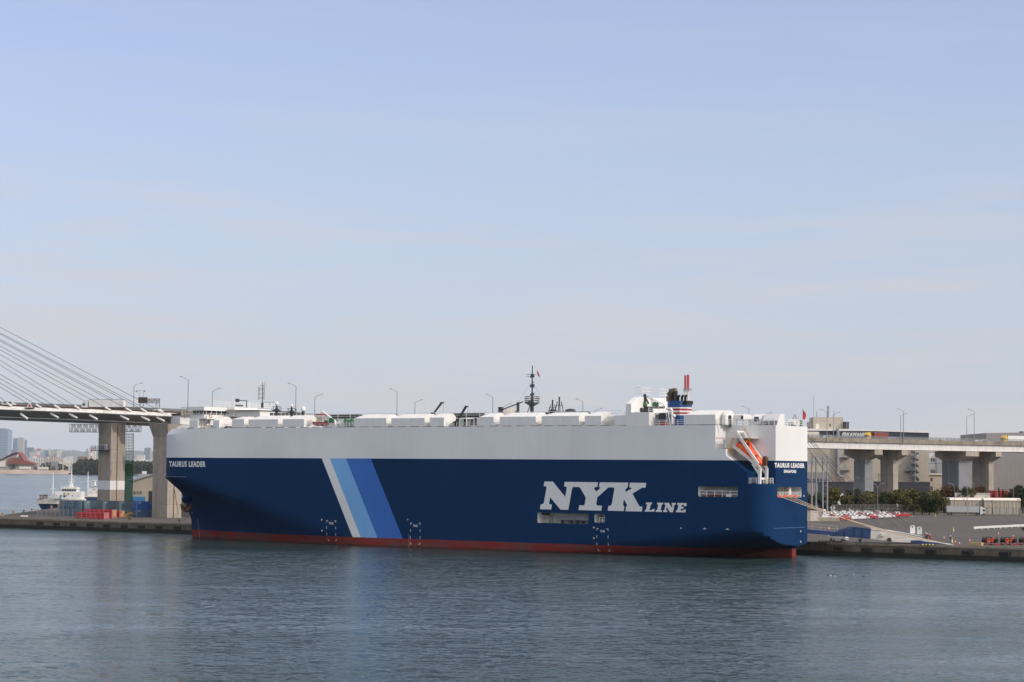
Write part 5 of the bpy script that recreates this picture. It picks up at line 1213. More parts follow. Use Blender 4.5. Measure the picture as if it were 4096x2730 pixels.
# ================================================================ VEHICLES
def wheels(o, xs, w, r):
    for x in xs:
        for s in (-1, 1):
            q = MB().tube((x, s * (w / 2 - .12), r), (x, s * (w / 2 + .03), r), r, 12).build('wheel', black, o)
            MB().tube((x, s * (w / 2 + .02), r), (x, s * (w / 2 + .05), r), r * .55, 8).build('rim', lampm, q)
def car_mesh(kind, paint, o):
    if kind == 'pickup':
        prof = [(-2.65, .45), (-2.65, 1.12), (-.95, 1.14), (-.75, 1.75), (.55, 1.78), (1.25, 1.18), (2.5, 1.02), (2.65, .8), (2.65, .42), (2.1, .35), (-2.1, .35)]; w, win = 1.86, [(-.82, 1.18), (-.62, 1.66), (.5, 1.68), (1.05, 1.18)]
        xs, r, L = (-1.55, 1.6), .38, 2.65
    elif kind == 'van':
        prof = [(-2.3, .35), (-2.35, 1.3), (-2.2, 1.9), (1.0, 1.93), (1.75, 1.35), (2.3, 1.1), (2.4, .75), (2.4, .35)]; w, win = 1.75, [(-2.1, 1.25), (-2.0, 1.72), (.95, 1.74), (1.5, 1.25)]
        xs, r, L = (-1.45, 1.5), .33, 2.4
    else:
        prof = [(-2.2, .4), (-2.25, .95), (-1.6, 1.1), (-.9, 1.48), (.5, 1.5), (1.25, 1.0), (2.15, .85), (2.3, .6), (2.3, .35), (-2.0, .35)]; w, win = 1.72, [(-1.4, 1.04), (-.85, 1.38), (.42, 1.4), (1.05, 1.02)]
        xs, r, L = (-1.35, 1.4), .32, 2.3
    b = MB()
    n = len(prof); vs = []
    for s in (-1, 1):
        for x, z in prof: vs.append((x, s * (w / 2 - (.17 if z > 1.3 else 0)), z))
    fs = [tuple(range(n)), tuple(n + i for i in reversed(range(n)))] + [(i, n + i, n + (i + 1) % n, (i + 1) % n) for i in range(n)]
    b.add(vs, fs).build('body', paint, o)
    for s in (-1, 1):
        y0, y1 = s * (w / 2 + .005), s * (w / 2 - .13)
        MB().add([(win[0][0], y0 - s * .02, win[0][1]), (win[1][0], y1, win[1][1]), (win[2][0], y1, win[2][1]), (win[3][0], y0 - s * .02, win[3][1])], [(0, 1, 2, 3)]).build('side_window', glassm, o, fix=False)
    a, c = win[2], win[3]
    MB().add([(a[0] + .12, -w / 2 + .2, a[1] + .03), (a[0] + .12, w / 2 - .2, a[1] + .03), (c[0] + .2, w / 2 - .12, c[1] + .03), (c[0] + .2, -w / 2 + .12, c[1] + .03)], [(0, 1, 2, 3)]).build('windscreen', glassm, o, fix=False)
    MB().box(L - .06, L + .02, -w / 2 + .3, w / 2 - .3, .55, .78).build('grille', darkm, o)
    for s in (-1, 1): MB().box(L - .25, L - .0, s * (w / 2 - .28) - .16, s * (w / 2 - .28) + .16, .72, .86).build('headlight', lampm, o)
    if kind == 'pickup': MB().box(-2.5, -1.0, -.75, .75, 1.10, 1.146).build('load_bed', darkm, o)
    wheels(o, xs, w, r)
wcar = mat('car_white', (.62, .62, .61), .25, var=.02); rcar = mat('car_red', (.36, .012, .018), .22, var=.05); scar = mat('car_silver', (.45, .46, .47), .3, .4)
def vehicle(kind, paint, name, label, loc, rz, group=None):
    o = thing(name, label, {'pickup': 'pickup truck', 'van': 'van'}.get(kind, 'car'), loc, rz, group); car_mesh(kind, paint, o); return o
pw = vehicle('pickup', wcar, 'pickup_truck', 'x', (0, 0, 0), 0); pr = vehicle('pickup', rcar, 'pickup_truck', 'x', (0, 0, 0), 0)
used = {'w': 0, 'r': 0}
P0, P1 = atz(3375, 2083, QZ), atz(3617, 2069, QZ)
rowd = (P1 - P0) / 7.0
back = Vector((-2.0, 10.5, 0))
head = math.atan2(-.42, -.9)
pat = ['rwwrwwrr', 'wrwrwwrw', 'wrwwrwrw', 'wwwwwwww', 'wwrwwwww', 'wwwwwwww']
for r_, row in enumerate(pat):
    for k, c in enumerate(row):
        p = P0 + rowd * (k + (.35 if r_ % 2 else 0)) + back * r_
        nm = 'white' if c == 'w' else 'red'
        if r_ == 0: lb = f'{nm} pickup truck, {ORD[k]} from the left in the front row of the yard'
        else: lb = f'{nm} pickup truck parked behind the front row in the yard'
        place(pw if c == 'w' else pr, used[c], (p.x, p.y, QZ), head + random.uniform(-.05, .05), lb, 'new pickup trucks parked in the yard' if r_ == 0 else f'{nm} pickup trucks behind the front row'); used[c] = 1
p = atz(3352, 2165, QZ); vehicle('van', wcar, 'estate_van', 'white van parked on the quay under the blue ship ramp', (p.x, p.y, QZ), math.atan2(-.55, .83))
# articulated lorries
def cab(o, paint, x0, h=3.2, L=2.2, w=2.4):
    b = MB().prism([(x0, -w / 2, .5), (x0 + L, -w / 2, .5), (x0 + L, -w / 2, 1.7), (x0 + L - .18, -w / 2, h - .5), (x0 + L - .7, -w / 2, h), (x0, -w / 2, h)], (0, w, 0)).build('cab', paint, o)
    MB().add([(x0 + L + .01, -w / 2 + .15, 1.72), (x0 + L + .01, w / 2 - .15, 1.72), (x0 + L - .15, w / 2 - .2, h - .62), (x0 + L - .15, -w / 2 + .2, h - .62)], [(0, 1, 2, 3)]).build('windscreen', glassm, b, fix=False)
    for s in (-1, 1): MB().add([(x0 + L - 1.2, s * (w / 2 + .01), 1.7), (x0 + L - .25, s * (w / 2 + .01), 1.7), (x0 + L - .35, s * (w / 2 + .01), h - .7), (x0 + L - 1.2, s * (w / 2 + .01), h - .7)], [(0, 1, 2, 3)]).build('side_window', glassm, b, fix=False)
    MB().box(x0 + L, x0 + L + .12, -w / 2, w / 2, .45, 1.0).build('bumper', darkm, b)
def lorry(label, loc, rz, cabp, boxp, boxlen, boxh=2.7, deck=1.15, name='lorry', air=True, gap=0.0):
    o = thing(name, label, 'truck', loc, rz); cab(o, cabp, boxlen / 2 + .4 + gap, 3.2)
    if air: MB().prism([(boxlen / 2 + .6 + gap, -1.1, 3.203), (boxlen / 2 + 1.6 + gap, -1.1, 3.203), (boxlen / 2 + .7 + gap, -1.1, deck + boxh)], (0, 2.2, 0)).build('wind_deflector', cabp, o)
    MB().box(-boxlen / 2, boxlen / 2, -1.23, 1.23, deck, deck + boxh).build('cargo_box', boxp, o)
    MB().box(-boxlen / 2, boxlen / 2 + 2.2 + gap, -.5, .5, .75, deck - .003).build('chassis', darkm, o)
    for z in (deck + .02, deck + boxh - .14): MB().box(-boxlen / 2 - .02, boxlen / 2 + .02, -1.26, 1.26, z, z + .12).build('box_rail', lampm, o)
    wheels(o, (-boxlen / 2 + 1.2, -boxlen / 2 + 2.4, boxlen / 2 + gap * .5 - .4, boxlen / 2 + 1.9 + gap), 2.4, .5); return o
boxw = mat('trailer_white', (.70, .70, .69), .45, var=.05, streak=.15); boxg = mat('trailer_grey', (.40, .40, .41), .5, var=.06, streak=.1)
boxr = mat('container_red', (.21, .035, .028), .55, var=.12, streak=.3)
p = atz(3850, 2057, QZ); lorry('white-cab articulated lorry with long grey trailer behind the yard fence', (p.x * 868 / p.y, 868, QZ), -.06, wcar, boxg, 13.2)
def on_via(x, n, lane_rz=0):
    d = ray(x, 1740); Q = V0 + VE * n; t = (Q.x * d.y - Q.y * d.x) / (d.x * VG.y - d.y * VG.x); return vp(t, n, -.94)
vrz = math.atan2(VG.y, VG.x)
def vveh(kind, paint, x, n, label, fwd=True): return vehicle(kind, paint, 'van' if kind == 'van' else 'car', label, on_via(x, n), vrz + (0 if fwd else math.pi))
for o in (lorry('yellow-cab lorry carrying a dark red container on the viaduct', on_via(3518, 5), vrz + math.pi, yellow, boxr, 8.6, 2.6, 1.2, gap=1.6),
          lorry('yellow-cab lorry with white box trailer at the right end of viaduct', on_via(4062, 5), vrz + math.pi, yellow, boxw, 13, 2.7, 1.2)): pass
vveh('van', wcar, 3308, 5, 'white van on the viaduct just right of the ship stern', False)
vveh('van', wcar, 3562, 14, 'white minibus on the viaduct behind the red container lorry', False)
vveh('car', scar, 3768, 5, 'silver car low behind the viaduct parapet above the grey pier', False)
vveh('car', wcar, 3902, 5, 'white car on the viaduct beside a lamp post', False)
vveh('van', wcar, 3936, 14, 'small white truck on the far lanes of the viaduct', True)
# lorry and cars on the cable-stayed bridge
brz = math.atan2(BP[3].y - BP[2].y, BP[3].x - BP[2].x)
lorry('white articulated lorry crossing the cable-stayed bridge', bat(398, 8, 1.02), brz + math.pi, wcar, boxw, 12.3, 2.8)
vehicle('car', wcar, 'car', 'white car on the bridge below the sign gantry', bat(610, 8, 1.02), brz)
vehicle('van', wcar, 'van', 'white van at the left edge of the bridge', bat(2, 8, 1.02), brz)
q = on_via(758, 5); vehicle('car', scar, 'car', 'grey car on the viaduct just left of the ship bridge', q, vrz)

# ================================================================ PEOPLE ON THE QUAY
skin_ = mat('skin', (.35, .2, .14), .6); helm = mat('helmet_white', (.8, .8, .78), .3); navyc = mat('dark_cloth', (.02, .025, .035), .9); jean = mat('jeans', (.16, .22, .32), .9); redc = mat('red_overall', (.5, .03, .025), .9)
def person(label, loc, rz, top, legs, pose):
    o = thing('person', label, 'person', loc, rz)
    V = [(0, 0, .95), (0, 0, 1.2), (0, 0, 1.42), (.01, 0, 1.52), (.02, 0, 1.64)]; rad = [.15, .16, .15, .06, .10]; E = [(0, 1), (1, 2), (2, 3), (3, 4)]
    def chain(root, pts):
        a = root
        for (p, r_) in pts: V.append(p); rad.append(r_); E.append((a, len(V) - 1)); a = len(V) - 1
    st = pose['step']
    for s in (-1, 1): chain(0, [((0, s * .1, .88), .11), ((s * st * .4, s * .11, .48), .075), ((s * st, s * .11, .08), .055), ((s * st + .14, s * .12, .04), .045)])
    for s in (-1, 1):
        e, h = pose['arm'][(s + 1) // 2]; chain(2, [((0, s * .2, 1.42), .07), (Vector((e[0], s * e[1], e[2])), .05), (Vector((h[0], s * h[1], h[2])), .038), (Vector((h[0] + .08, s * h[1], h[2] - .06)), .035)])
    me = bpy.data.meshes.new('body'); me.from_pydata([tuple(v) for v in V], E, []); b = link('body', me, o)
    b.modifiers.new('skin', 'SKIN'); 
    for d, r_ in zip(me.skin_vertices[0].data if me.skin_vertices else [], rad): d.radius = (r_, r_)
    if not me.skin_vertices: pass
    me.skin_vertices[0].data[0].use_root = True
    sb = b.modifiers.new('sub', 'SUBSURF'); sb.levels = 1; sb.render_levels = 1
    dg = bpy.context.evaluated_depsgraph_get(); dg.update(); nm = bpy.data.meshes.new_from_object(b.evaluated_get(dg), depsgraph=dg); b.modifiers.clear(); b.data = nm
    nm.materials.clear()
    for m in (top, legs, skin_, navyc): nm.materials.append(m)
    for p in nm.polygons:
        c = p.center; p.use_smooth = True
        p.material_index = 2 if (c.z > 1.5 and abs(c.y) < .13) else (3 if c.z < .1 else (1 if c.z < .9 and abs(c.y) < .24 else 0))
    MB().lathe((.02, 0, 1.66), [(.15, 0), (.13, .02), (.125, .08), (.08, .14), (.01, .16)], 10).build('helmet', helm, o, smooth=True)
    return o
P_ = {'step': .18, 'arm': (((.08, .26, 1.15), (.2, .24, .95)), ((-.05, .27, 1.14), (.02, .28, .88)))}
P2 = {'step': .08, 'arm': (((.12, .28, 1.18), (.34, .2, 1.2)), ((0, .28, 1.14), (.08, .28, .88)))}
for x, y, rz, tp, lg, ps, lb in ((3802, 2173, 2.2, navyc, jean, P_, 'person in dark jacket, jeans and white helmet walking on the quay'),
                                 (3709, 2163, .3, navyc, navyc, P2, 'person in dark clothes and white helmet beside the ramp'),
                                 (3720, 2166, 1.2, redc, redc, P2, 'person in red overalls standing at the foot of the ramp'),
                                 (3703, 2160, -.4, redc, navyc, P_, 'person in red vest partly hidden behind the dark-clothed worker')):
    q = atz(x, y, QZ); person(lb, (q.x, q.y, QZ), rz, tp, lg, ps)

# ================================================================ SMALL THINGS ON THE RIGHT QUAY
def cone(label, x, y, m, h=.8):
    q = atz(x, y, QZ); o = thing('traffic_cone', label, 'traffic cone', (q.x, q.y, QZ), 0, 'cones on the quay')
    MB().lathe((0, 0, .05), [(.19, 0), (.11, h * .5), (.04, h)], 8).build('cone_body', m, o); MB().box(-.25, .25, -.25, .25, 0, .05).build('cone_base', m, o)
    MB().lathe((0, 0, .05), [(.155, h * .3), (.105, h * .55)], 8).build('reflective_band', white, o)
orr = mat('cone_red', (.55, .06, .03), .6); yel = mat('cone_yellow', (.75, .55, .06), .6)
for lb, x, y, m, h in (('red cone right of the ramp lugs in open yard', 3776, 2156, orr, .9), ('red cone left of the two standing near the walking person', 3821, 2174, orr, .9), ('red cone at the rope ends near the quay edge', 3837, 2180, orr, .9), ('red cone behind the timber crate', 3879, 2168, orr, .9),
                       ('red cone farther back, left of the pair behind the machinery', 3993, 2140, orr, .9), ('red cone above the black machinery', 4053, 2150, orr, .9), ('red cone beside the last red pickup of the front row', 3648, 2070, orr, .7), ('tall yellow cone in the middle of the yard', 3814, 2127, yel, 1.3),
                       ('yellow cone near the far yard fence', 3742, 2067, yel, 1.0), ('yellow cone right behind the walking person', 3809, 2172, yel, 1.3), ('red cone under the pickup row at the left', 3356, 2083, orr, .7)):
    cone(lb, x, y, m, h)
p = atz(3900, 2184, QZ)
wood = mat('raw_timber', (.50, .36, .17), .85, var=.2, scale=2)
g = thing('timber_crate', 'pale timber crate on the quay edge beside black machinery', 'crate', (p.x, p.y, QZ), SHIP_ROT + math.pi)
for i in range(4):
    for s in (0, 1): MB().box(-1.5, 1.5, s * 1.3 - .04, s * 1.3 + .04, .05 + i * .17, .05 + i * .17 + .155).build('plank', wood, g)
    for s in (-1.5, 1.5): MB().box(s - .04, s + .04, .04, 1.26, .05 + i * .17, .05 + i * .17 + .155).build('plank', wood, g)
for k in range(6): MB().box(-1.52 + k * .51, -1.52 + k * .51 + .48, -.05, 1.35, .735, .78).build('lid_plank', wood, g)
# farm machinery: black header frames with red guards on red pallets
for i, x in enumerate((3960, 4034, 4108)):
    q = atz(x, 2181, QZ)
    g = thing('farm_machine', ['black farm machine with red round guards, next to the timber crate', 'black farm machine with red round guards, second from the crate', 'black farm machine cut by the right edge of the view'][i], 'machine', (q.x, q.y, QZ), SHIP_ROT + math.pi, 'black and red machines at the quay edge')
    MB().box(-1.9, 1.9, -.6, 1.2, .22, .34).build('pallet', redp, g)
    for xx in (-1.7, 0, 1.7): MB().box(xx - .12, xx + .12, -.6, 1.2, 0, .22).build('pallet_runner', redp, g)
    MB().tube((-1.9, 0, 1.0), (1.9, 0, 1.0), .42, 10).build('drum', black, g)
    mb = MB()
    for zz, yy in ((1.75, .2), (1.45, -.3), (.6, -.5)): mb.bar((-1.9, yy, zz), (1.9, yy, zz), .12)
    for xx in (-1.9, -.9, .1, 1.0, 1.9): mb.bar((xx, .3, .35), (xx, .2, 1.78), .11); mb.bar((xx, -.5, .6), (xx, .2, 1.75), .09)
    mb.build('frame', black, g)
    for xx in (-.1, .75): MB().tube((xx, -.62, 1.02), (xx, -.46, 1.02), .52 if xx < 0 else .36, 14).build('round_guard', orange, g)
    MB().tube((.1, -.66, .8), (.1, -.62, .8), .15, 10).build('hub_cover', white, g); MB().bar((.75, -.5, 1.0), (1.0, .1, 1.7), .3).build('drive_guard', orange, g)
# long white rail lying on trestles
a, b = atz(3895, 2122, QZ), atz(4110, 2111, QZ)
g = thing('long_rail', 'long white steel rail on short legs lying across the yard', 'rail', a)
d = b - a; L = d.length; dn = d.normalized()
for k in range(3): MB().bar(Vector((0, 0, .55 + .22 * k)) , d + Vector((0, 0, .55 + .22 * k)), .12, .17).build('beam', white, g)
for k in range(9): q = d * (k + .3) / 9; MB().bar(q, q + Vector((0, 0, .5)), .14).build('support_leg', white, g)
q = atz(4096, 2124, QZ); g2 = vehicle('car', mat('car_black', (.012, .012, .014), .3), 'car', 'dark car at the right edge beside the white rail', (q.x + 1.2, q.y, QZ), 1.9)
# bollards
def bollard(label, x, y, grp=None):
    q = atz(x, y, QZ); o = thing('mooring_bollard', label, 'bollard', (q.x, q.y, QZ), 0, 'mooring bollards on the quay')
    MB().lathe((0, 0, 0), [(.3, 0), (.22, .1), (.2, .5), (.3, .6), (.42, .7), (.38, .85), (.1, .9)], 10).build('bollard_post', darkm, o); MB().box(-.4, .4, -.4, .4, 0, .06).build('base_plate', rust, o); MB().bar((0, 0, .72), (.42, 0, .66), .3).build('bollard_horn', darkm, o)
bollard('black bollard on the quay edge below the white ramp section', 3440, 2172); bollard('dark bollard on the quay between red trailers and pier', 518, 2081); bollard('bollard at the quay edge just left of the ship bow', 717, 2090)
# black and yellow edge boards
for i, (x0, y0, x1, y1) in enumerate(((3272, 2168, 3372, 2170), (3680, 2181, 3742, 2181))):
    a, b = atz(x0, y0, QZ + .1), atz(x1, y1, QZ + .1); g = thing('edge_board', ['striped edge board on the quay under the white van', 'yellow and black edge board below the ramp flap'][i], 'kerb board', a)
    n = 9 if i else 14
    for k in range(n): MB().bar((b - a) * k / n + Vector((0, 0, .12)), (b - a) * (k + .97) / n + Vector((0, 0, .12)), .22).build('stripe_block', (yel if i else wood) if k % 2 else darkm, g)
# yard hut and concrete planter
q0 = atz(3226, 2086, QZ); q1 = atz(3271, 2084, QZ)
hutm = mat('hut_render', (.42, .36, .28), .9, var=.15, streak=.3)
hY = q0.y; g = thing('yard_hut', 'small beige hut with white rusty door beside the ship stern', 'hut', (q0.x - 1.5, hY, QZ))
wd = q1.x - q0.x + 1.5; hh = aty(3250, 2038, hY).z - QZ
MB().box(0, wd, 0, 4.5, 0, hh).build('wall', hutm, g); MB().box(-.4, wd + .4, -.5, 4.9, hh + .003, hh + .35).build('roof', rust, g)
MB().box(wd * .42, wd * .82, -.07, -.01, .15, hh * .9).build('door', mat('rusty_white_door', (.62, .58, .53), .7, var=.1, dirt=(.25, .1, .04), dscale=1.2, damt=.7), g)
for i, (x0, x1, y0, y1) in enumerate(((3270, 3281, 2040, 2074), (3293, 3303, 2038, 2074))):
    a, b = atz(x0, y1, QZ), atz(x1, y1, QZ); z = aty(x0, y0, a.y).z
    tag(MB().box(a.x, b.x, a.y, a.y + 1, QZ, z).box(a.x + .1, b.x - .1, a.y - .06, a.y, QZ + .3, z - .3).build('electrical_cabinet', white), ['white electrical cabinet between the yard hut and light masts', 'white electrical cabinet right of the light masts'][i], 'cabinet')
a, b = atz(3272, 2085, QZ), atz(3340, 2083, QZ); tag(MB().box(a.x, b.x, a.y, a.y + 5, QZ, QZ + 1.2).box(a.x + .3, b.x - .3, a.y + .3, a.y + 4.7, QZ + 1.2, QZ + 1.25).build('planter_wall', conc), 'low concrete planter wall at the foot of the light masts', 'planter')
# floodlight masts with lattice head
dM = 792
g = thing('floodlight_mast', 'four-legged floodlight mast with lattice lamp frame right of the ship', 'floodlight mast', (aty(3280, 2050, dM).x, dM, QZ))
zt, zl = aty(3280, 1816, dM).z - QZ, aty(3280, 1861, dM).z - QZ; cx = aty(3280, 2050, dM).x
for k, x in enumerate((3247, 3268, 3291, 3313)): X = aty(x, 2000, dM).x - cx; MB().tube((X, (k % 2) * 2.5, 0), (X, (k % 2) * 2.5, zt - 1), .36, 10, .28).build('mast_tube', lampm, g)
mb = MB(); X0, X1 = aty(3233, 1840, dM).x - cx, aty(3326, 1840, dM).x - cx
for yy in (-.6, 3.1):
    for k in range(5): z = zl + (zt - zl) * k / 4; mb.bar((X0, yy, z), (X1, yy, z), .1)
    for k in range(9): X = X0 + (X1 - X0) * k / 8; mb.bar((X, yy, zl), (X, yy, zt), .09)
for k in range(4): a_ = X0 + (X1 - X0) * k / 4; b_ = X0 + (X1 - X0) * (k + 1) / 4; mb.bar((a_, -.6, zl), (b_, -.6, zt), .08); mb.bar((a_, 3.1, zt), (b_, 3.1, zl), .08)
mb.build('lamp_frame', lampm, g)
for k in range(6): X = X0 + (X1 - X0) * (k + .5) / 6; MB().box(X - .45, X + .45, -.95, -.62, zl + 1.2, zl + 1.9).build('floodlight', greyp, g)
mb = MB(); a_, b_ = aty(3291, 2000, dM).x - cx, aty(3313, 2000, dM).x - cx
for z in (6, 9, 12): mb.bar((a_, 0, z), (b_, 2.5, z), .12)
mb.build('cross_tie', lampm, g)
# yard fence with steel posts
a, b = atz(3330, 2060, QZ), atz(3770, 2059, QZ)
F1 = thing('yard_fence', 'tall wire fence with steel posts along the back of the car yard', 'fence', a)
n = 24; d = (b - a) / n; hh = 4.3
for k in range(n + 1): MB().tube(d * k, d * k + Vector((0, 0, hh)), .06, 5).build('fence_post', lampm, F1)
mb = MB()
for z in (.1, hh * .55, hh - .3): mb.bar((0, 0, z), d * n + Vector((0, 0, z)), .06)
mb.build('fence_rail', lampm, F1); MB().add([(0, 0, .1), d * n + Vector((0, 0, .1)), d * n + Vector((0, 0, hh - .3)), (0, 0, hh - .3)], [(0, 1, 2, 3)]).build('wire_net', netmat('chain_link', (.25, .25, .25), .16), F1, fix=False)
F2 = thing('gate_fence', 'galvanised gate frames of the yard in front of the white lorry', 'fence', atz(3892, 2062, QZ))
a, b = atz(3892, 2062, QZ), atz(4110, 2067, QZ); d = (b - a) / 8
for k in range(8):
    p = d * k; mb = MB(); 
    for s in (0, .93): mb.bar(p + d * s, p + d * s + Vector((0, 0, 3.3)), .16)
    mb.bar(p + Vector((0, 0, 3.3)), p + d * .93 + Vector((0, 0, 3.3)), .12).bar(p + Vector((0, 0, .15)), p + d * .93 + Vector((0, 0, .15)), .12)
    for j in range(1, 4): mb.bar(p + d * j * .24, p + d * j * .24 + Vector((0, 0, 3.3)), .05)
    mb.build('gate_panel', lampm, F2)
# verge behind the fence
tag(MB().add([atz(3330, 2059, QZ + .006), atz(4110, 2063, QZ + .006), Vector((240, 930, QZ + .006)), Vector((110, 905, QZ + .006))], [(0, 1, 2, 3)]).build('verge', mat('dry_verge', (.10, .085, .05), .95, var=.35, scale=.25), fix=False), kind='structure')
# curved street lamps and poles
def curved_lamp(label, x, yb, yt, d, side, two=False):
    a = aty(x, yb, d); o = thing('street_lamp', label, 'street lamp', (a.x, d, QZ)); h = aty(x, yt, d).z - QZ
    for s in ((side, -side) if two else (side,)):
        MB().path([(0, 0, h * .8), (s * .15, 0, h * .88), (s * .55, 0, h * .95), (s * 1.2, 0, h * .99), (s * 2.2, 0, h)], .09, 6).build('arm', lampm, o); MB().box(min(s * 2.0, s * 2.9), max(s * 2.0, s * 2.9), -.18, .18, h - .08, h + .12).build('lamp_head', lampm, o)
    MB().tube((0, 0, 0), (0, 0, h * .8), .13, 6, .09).build('pole', lampm, o)
for lb, x, yb, yt, d, s, two in (('white curved street lamp left of the jacketed pier over the trees', 3483, 1990, 1919, 880, -1, False), ('curved street lamp standing in front of low grey shed', 3415, 2000, 1911, 905, 1, False), ('tall twin-arm street lamp at the middle of the yard fence', 3511, 2058, 1935, 868, 1, True),
                                 ('curved street lamp with arm to the left near the long warehouse', 3819, 2010, 1935, 880, -1, False), ('white curved street lamp beside the white lorry', 3870, 2058, 1937, 862, 1, False), ('curved street lamp in front of the plain right pier', 3990, 1965, 1914, 905, -1, False), ('curved street lamp before the big grey building', 4054, 1960, 1911, 920, 1, False)):
    curved_lamp(lb, x, yb, yt, d, s, two)
brown = mat('timber_pole', (.10, .065, .045), .9)
for i, (x, yt, d) in enumerate(((3516, 1895, 872), (3550, 1890, 874))):
    a = aty(x, 2055, d); h = aty(x, yt, d).z - QZ; o = thing('utility_pole', ['brown utility pole beside the twin-arm street lamp', 'brown utility pole with cross arms right of the twin lamp'][i], 'utility pole', (a.x, d, QZ))
    MB().tube((-.5 * i * 2, 0, 0), (0, 0, h), .17, 6, .12).build('pole', brown, o); MB().bar((-1.3, 0, h - .6), (1.3, 0, h - .4), .12).build('cross_arm', brown, o)
# power lines
a, b = aty(3550, 1892, 874), aty(4140, 1960, 880)
for i, (x0, y0, x1, y1, dz) in enumerate(((3552, 1892, 4110, 1955, 3), (3552, 1900, 4110, 1972, 3), (3330, 1925, 3552, 1894, 1.5))):
    p, q = aty(x0, y0, 874), aty(x1, y1, 874); tag(MB().path([p.lerp(q, k / 10) - Vector((0, 0, dz * math.sin(math.pi * k / 10))) for k in range(11)], .045, 4).build('power_line', darkm), ['upper power line running right from the brown utility pole', 'lower power line running right from the brown utility pole', 'power line running left from the brown utility pole'][i], 'cable')
# seabirds resting on the water
for i, (x, y) in enumerate(((3312, 2303), (3322, 2307), (3333, 2300), (3340, 2309), (3387, 2303), (3417, 2303), (3453, 2309))):
    q = atz(x, y, 0); o = MB(); vsx = []
    for f, w, h in ((-.32, .02, .10), (-.2, .09, .1), (0, .13, .12), (.16, .09, .12), (.24, .045, .2), (.30, .055, .28), (.36, .04, .28), (.44, .008, .26)):
        vsx.append((f, w, h))
    n = 8; V_, F_ = [], []
    for f, w, h in vsx: V_ += [(f, w * math.cos(2 * math.pi * k / n), h + w * .8 * math.sin(2 * math.pi * k / n)) for k in range(n)]
    for a_ in range(len(vsx) - 1):
        for k in range(n): F_.append((a_ * n + k, a_ * n + (k + 1) % n, (a_ + 1) * n + (k + 1) % n, (a_ + 1) * n + k))
    o.add(V_, F_)
    tag(o.build('seabird', mat('bird_grey', (.5, .5, .5), .8) if i % 2 else mat('bird_dark', (.06, .055, .05), .8), smooth=True, loc=q, rz=i * .9), f'small seabird floating right of the stern, {ORD[i]} from the left', 'bird', 'seabirds on the water')
# ================================================================ BUILDINGS BEHIND THE VIADUCT
def panels(mb, x0, x1, z0, z1, y, nx, nz, m): pass
def facade_mat(name, col, pw, ph, var=.06, seam=.82, rough=.7, streak=.15):
    m = mat(name, col, rough, var=var, scale=.15, streak=streak); N, L = m.node_tree.nodes, m.node_tree.links; b = N['Principled BSDF']
    src = b.inputs['Base Color'].links[0].from_socket
    tc = N.new('ShaderNodeTexCoord'); sp = N.new('ShaderNodeSeparateXYZ'); cb = N.new('ShaderNodeCombineXYZ'); ad = N.new('ShaderNodeMath'); ad.operation = 'ADD'
    L.new(tc.outputs['Object'], sp.inputs[0]); L.new(sp.outputs[0], ad.inputs[0]); L.new(sp.outputs[1], ad.inputs[1]); L.new(ad.outputs[0], cb.inputs[0]); L.new(sp.outputs[2], cb.inputs[1])
    bk = N.new('ShaderNodeTexBrick'); bk.offset = 0; bk.inputs['Scale'].default_value = 1; bk.inputs['Brick Width'].default_value = pw; bk.inputs['Row Height'].default_value = ph; bk.inputs['Mortar Size'].default_value = .05
    bk.inputs['Color1'].default_value = bk.inputs['Color2'].default_value = (1, 1, 1, 1); bk.inputs['Mortar'].default_value = (seam, seam, seam, 1)
    L.new(cb.outputs[0], bk.inputs['Vector']); mx = N.new('ShaderNodeMix'); mx.data_type = 'RGBA'; mx.blend_type = 'MULTIPLY'; mx.inputs['Factor'].default_value = 1
    L.new(src, mx.inputs['A']); L.new(bk.outputs[0], mx.inputs['B']); L.new(mx.outputs['Result'], b.inputs['Base Color']); return m
ANG = math.atan2(.30, .954)                                      # street grid of the warehouses
class Bld:
    """axis-aligned-in-its-own-frame building set out from photo columns at one depth"""
    def __init__(s, name, label, x0, d, cat='building', ang=0.0):
        s.p = aty(x0, 1950, d); s.d = d; s.o = thing(name, label, cat, (s.p.x, d, QZ), ang); s.a = ang
    def X(s, x):                                                 # local x of the photo column on the front plane
        r = ray(x, 1900); k = math.tan(s.a); t = (s.d - k * s.p.x) / (r.y - k * r.x)
        return (r.x * t - s.p.x) / math.cos(s.a)
    def Z(s, x, y):
        r = ray(x, y); k = math.tan(s.a); t = (s.d - k * s.p.x) / (r.y - k * r.x); return HC + r.z * t - QZ
beige = facade_mat('beige_cladding', (.44, .39, .315), 6, 30, seam=.93); navy = facade_mat('navy_cladding', (.030, .040, .062), 3, 30, seam=.9)
greyb = facade_mat('grey_cladding', (.30, .275, .265), 2.4, 2.4, seam=.86); shedm = facade_mat('shed_cladding', (.13, .13, .135), 1.2, 30, seam=.8)
B = Bld('warehouse', 'large beige warehouse with navy top band and white sign behind the viaduct', 3222, 1010)
xr = 3716; zr0 = B.Z(3300, 1790); zt0, ztp, zt1 = B.Z(3225, 1723), B.Z(3500, 1726), B.Z(xr, 1733)
XA, XB, XM = B.X(3150), B.X(xr), B.X(3500)
MB().box(XA, XB, 0, 70, 0, zr0).build('lower_wall', beige, B.o)
MB().prism([(XA, -.02, zr0 + .003), (XB, -.02, zr0 + .003), (XB, -.02, zt1), (XM, -.02, ztp), (XA, -.02, ztp)], (0, 70, 0)).build('top_band', navy, B.o)
wr = MB(); wr.prism([(XA, -.4, ztp), (XM, -.4, ztp + .03), (XB + .2, -.4, zt1 + .03), (XB + .2, -.4, zt1 + 1.0), (XM, -.4, ztp + 1.0), (XA, -.4, ztp + 1.0)], (0, 70.8, 0)); wr.build('roof_edge', white, B.o)
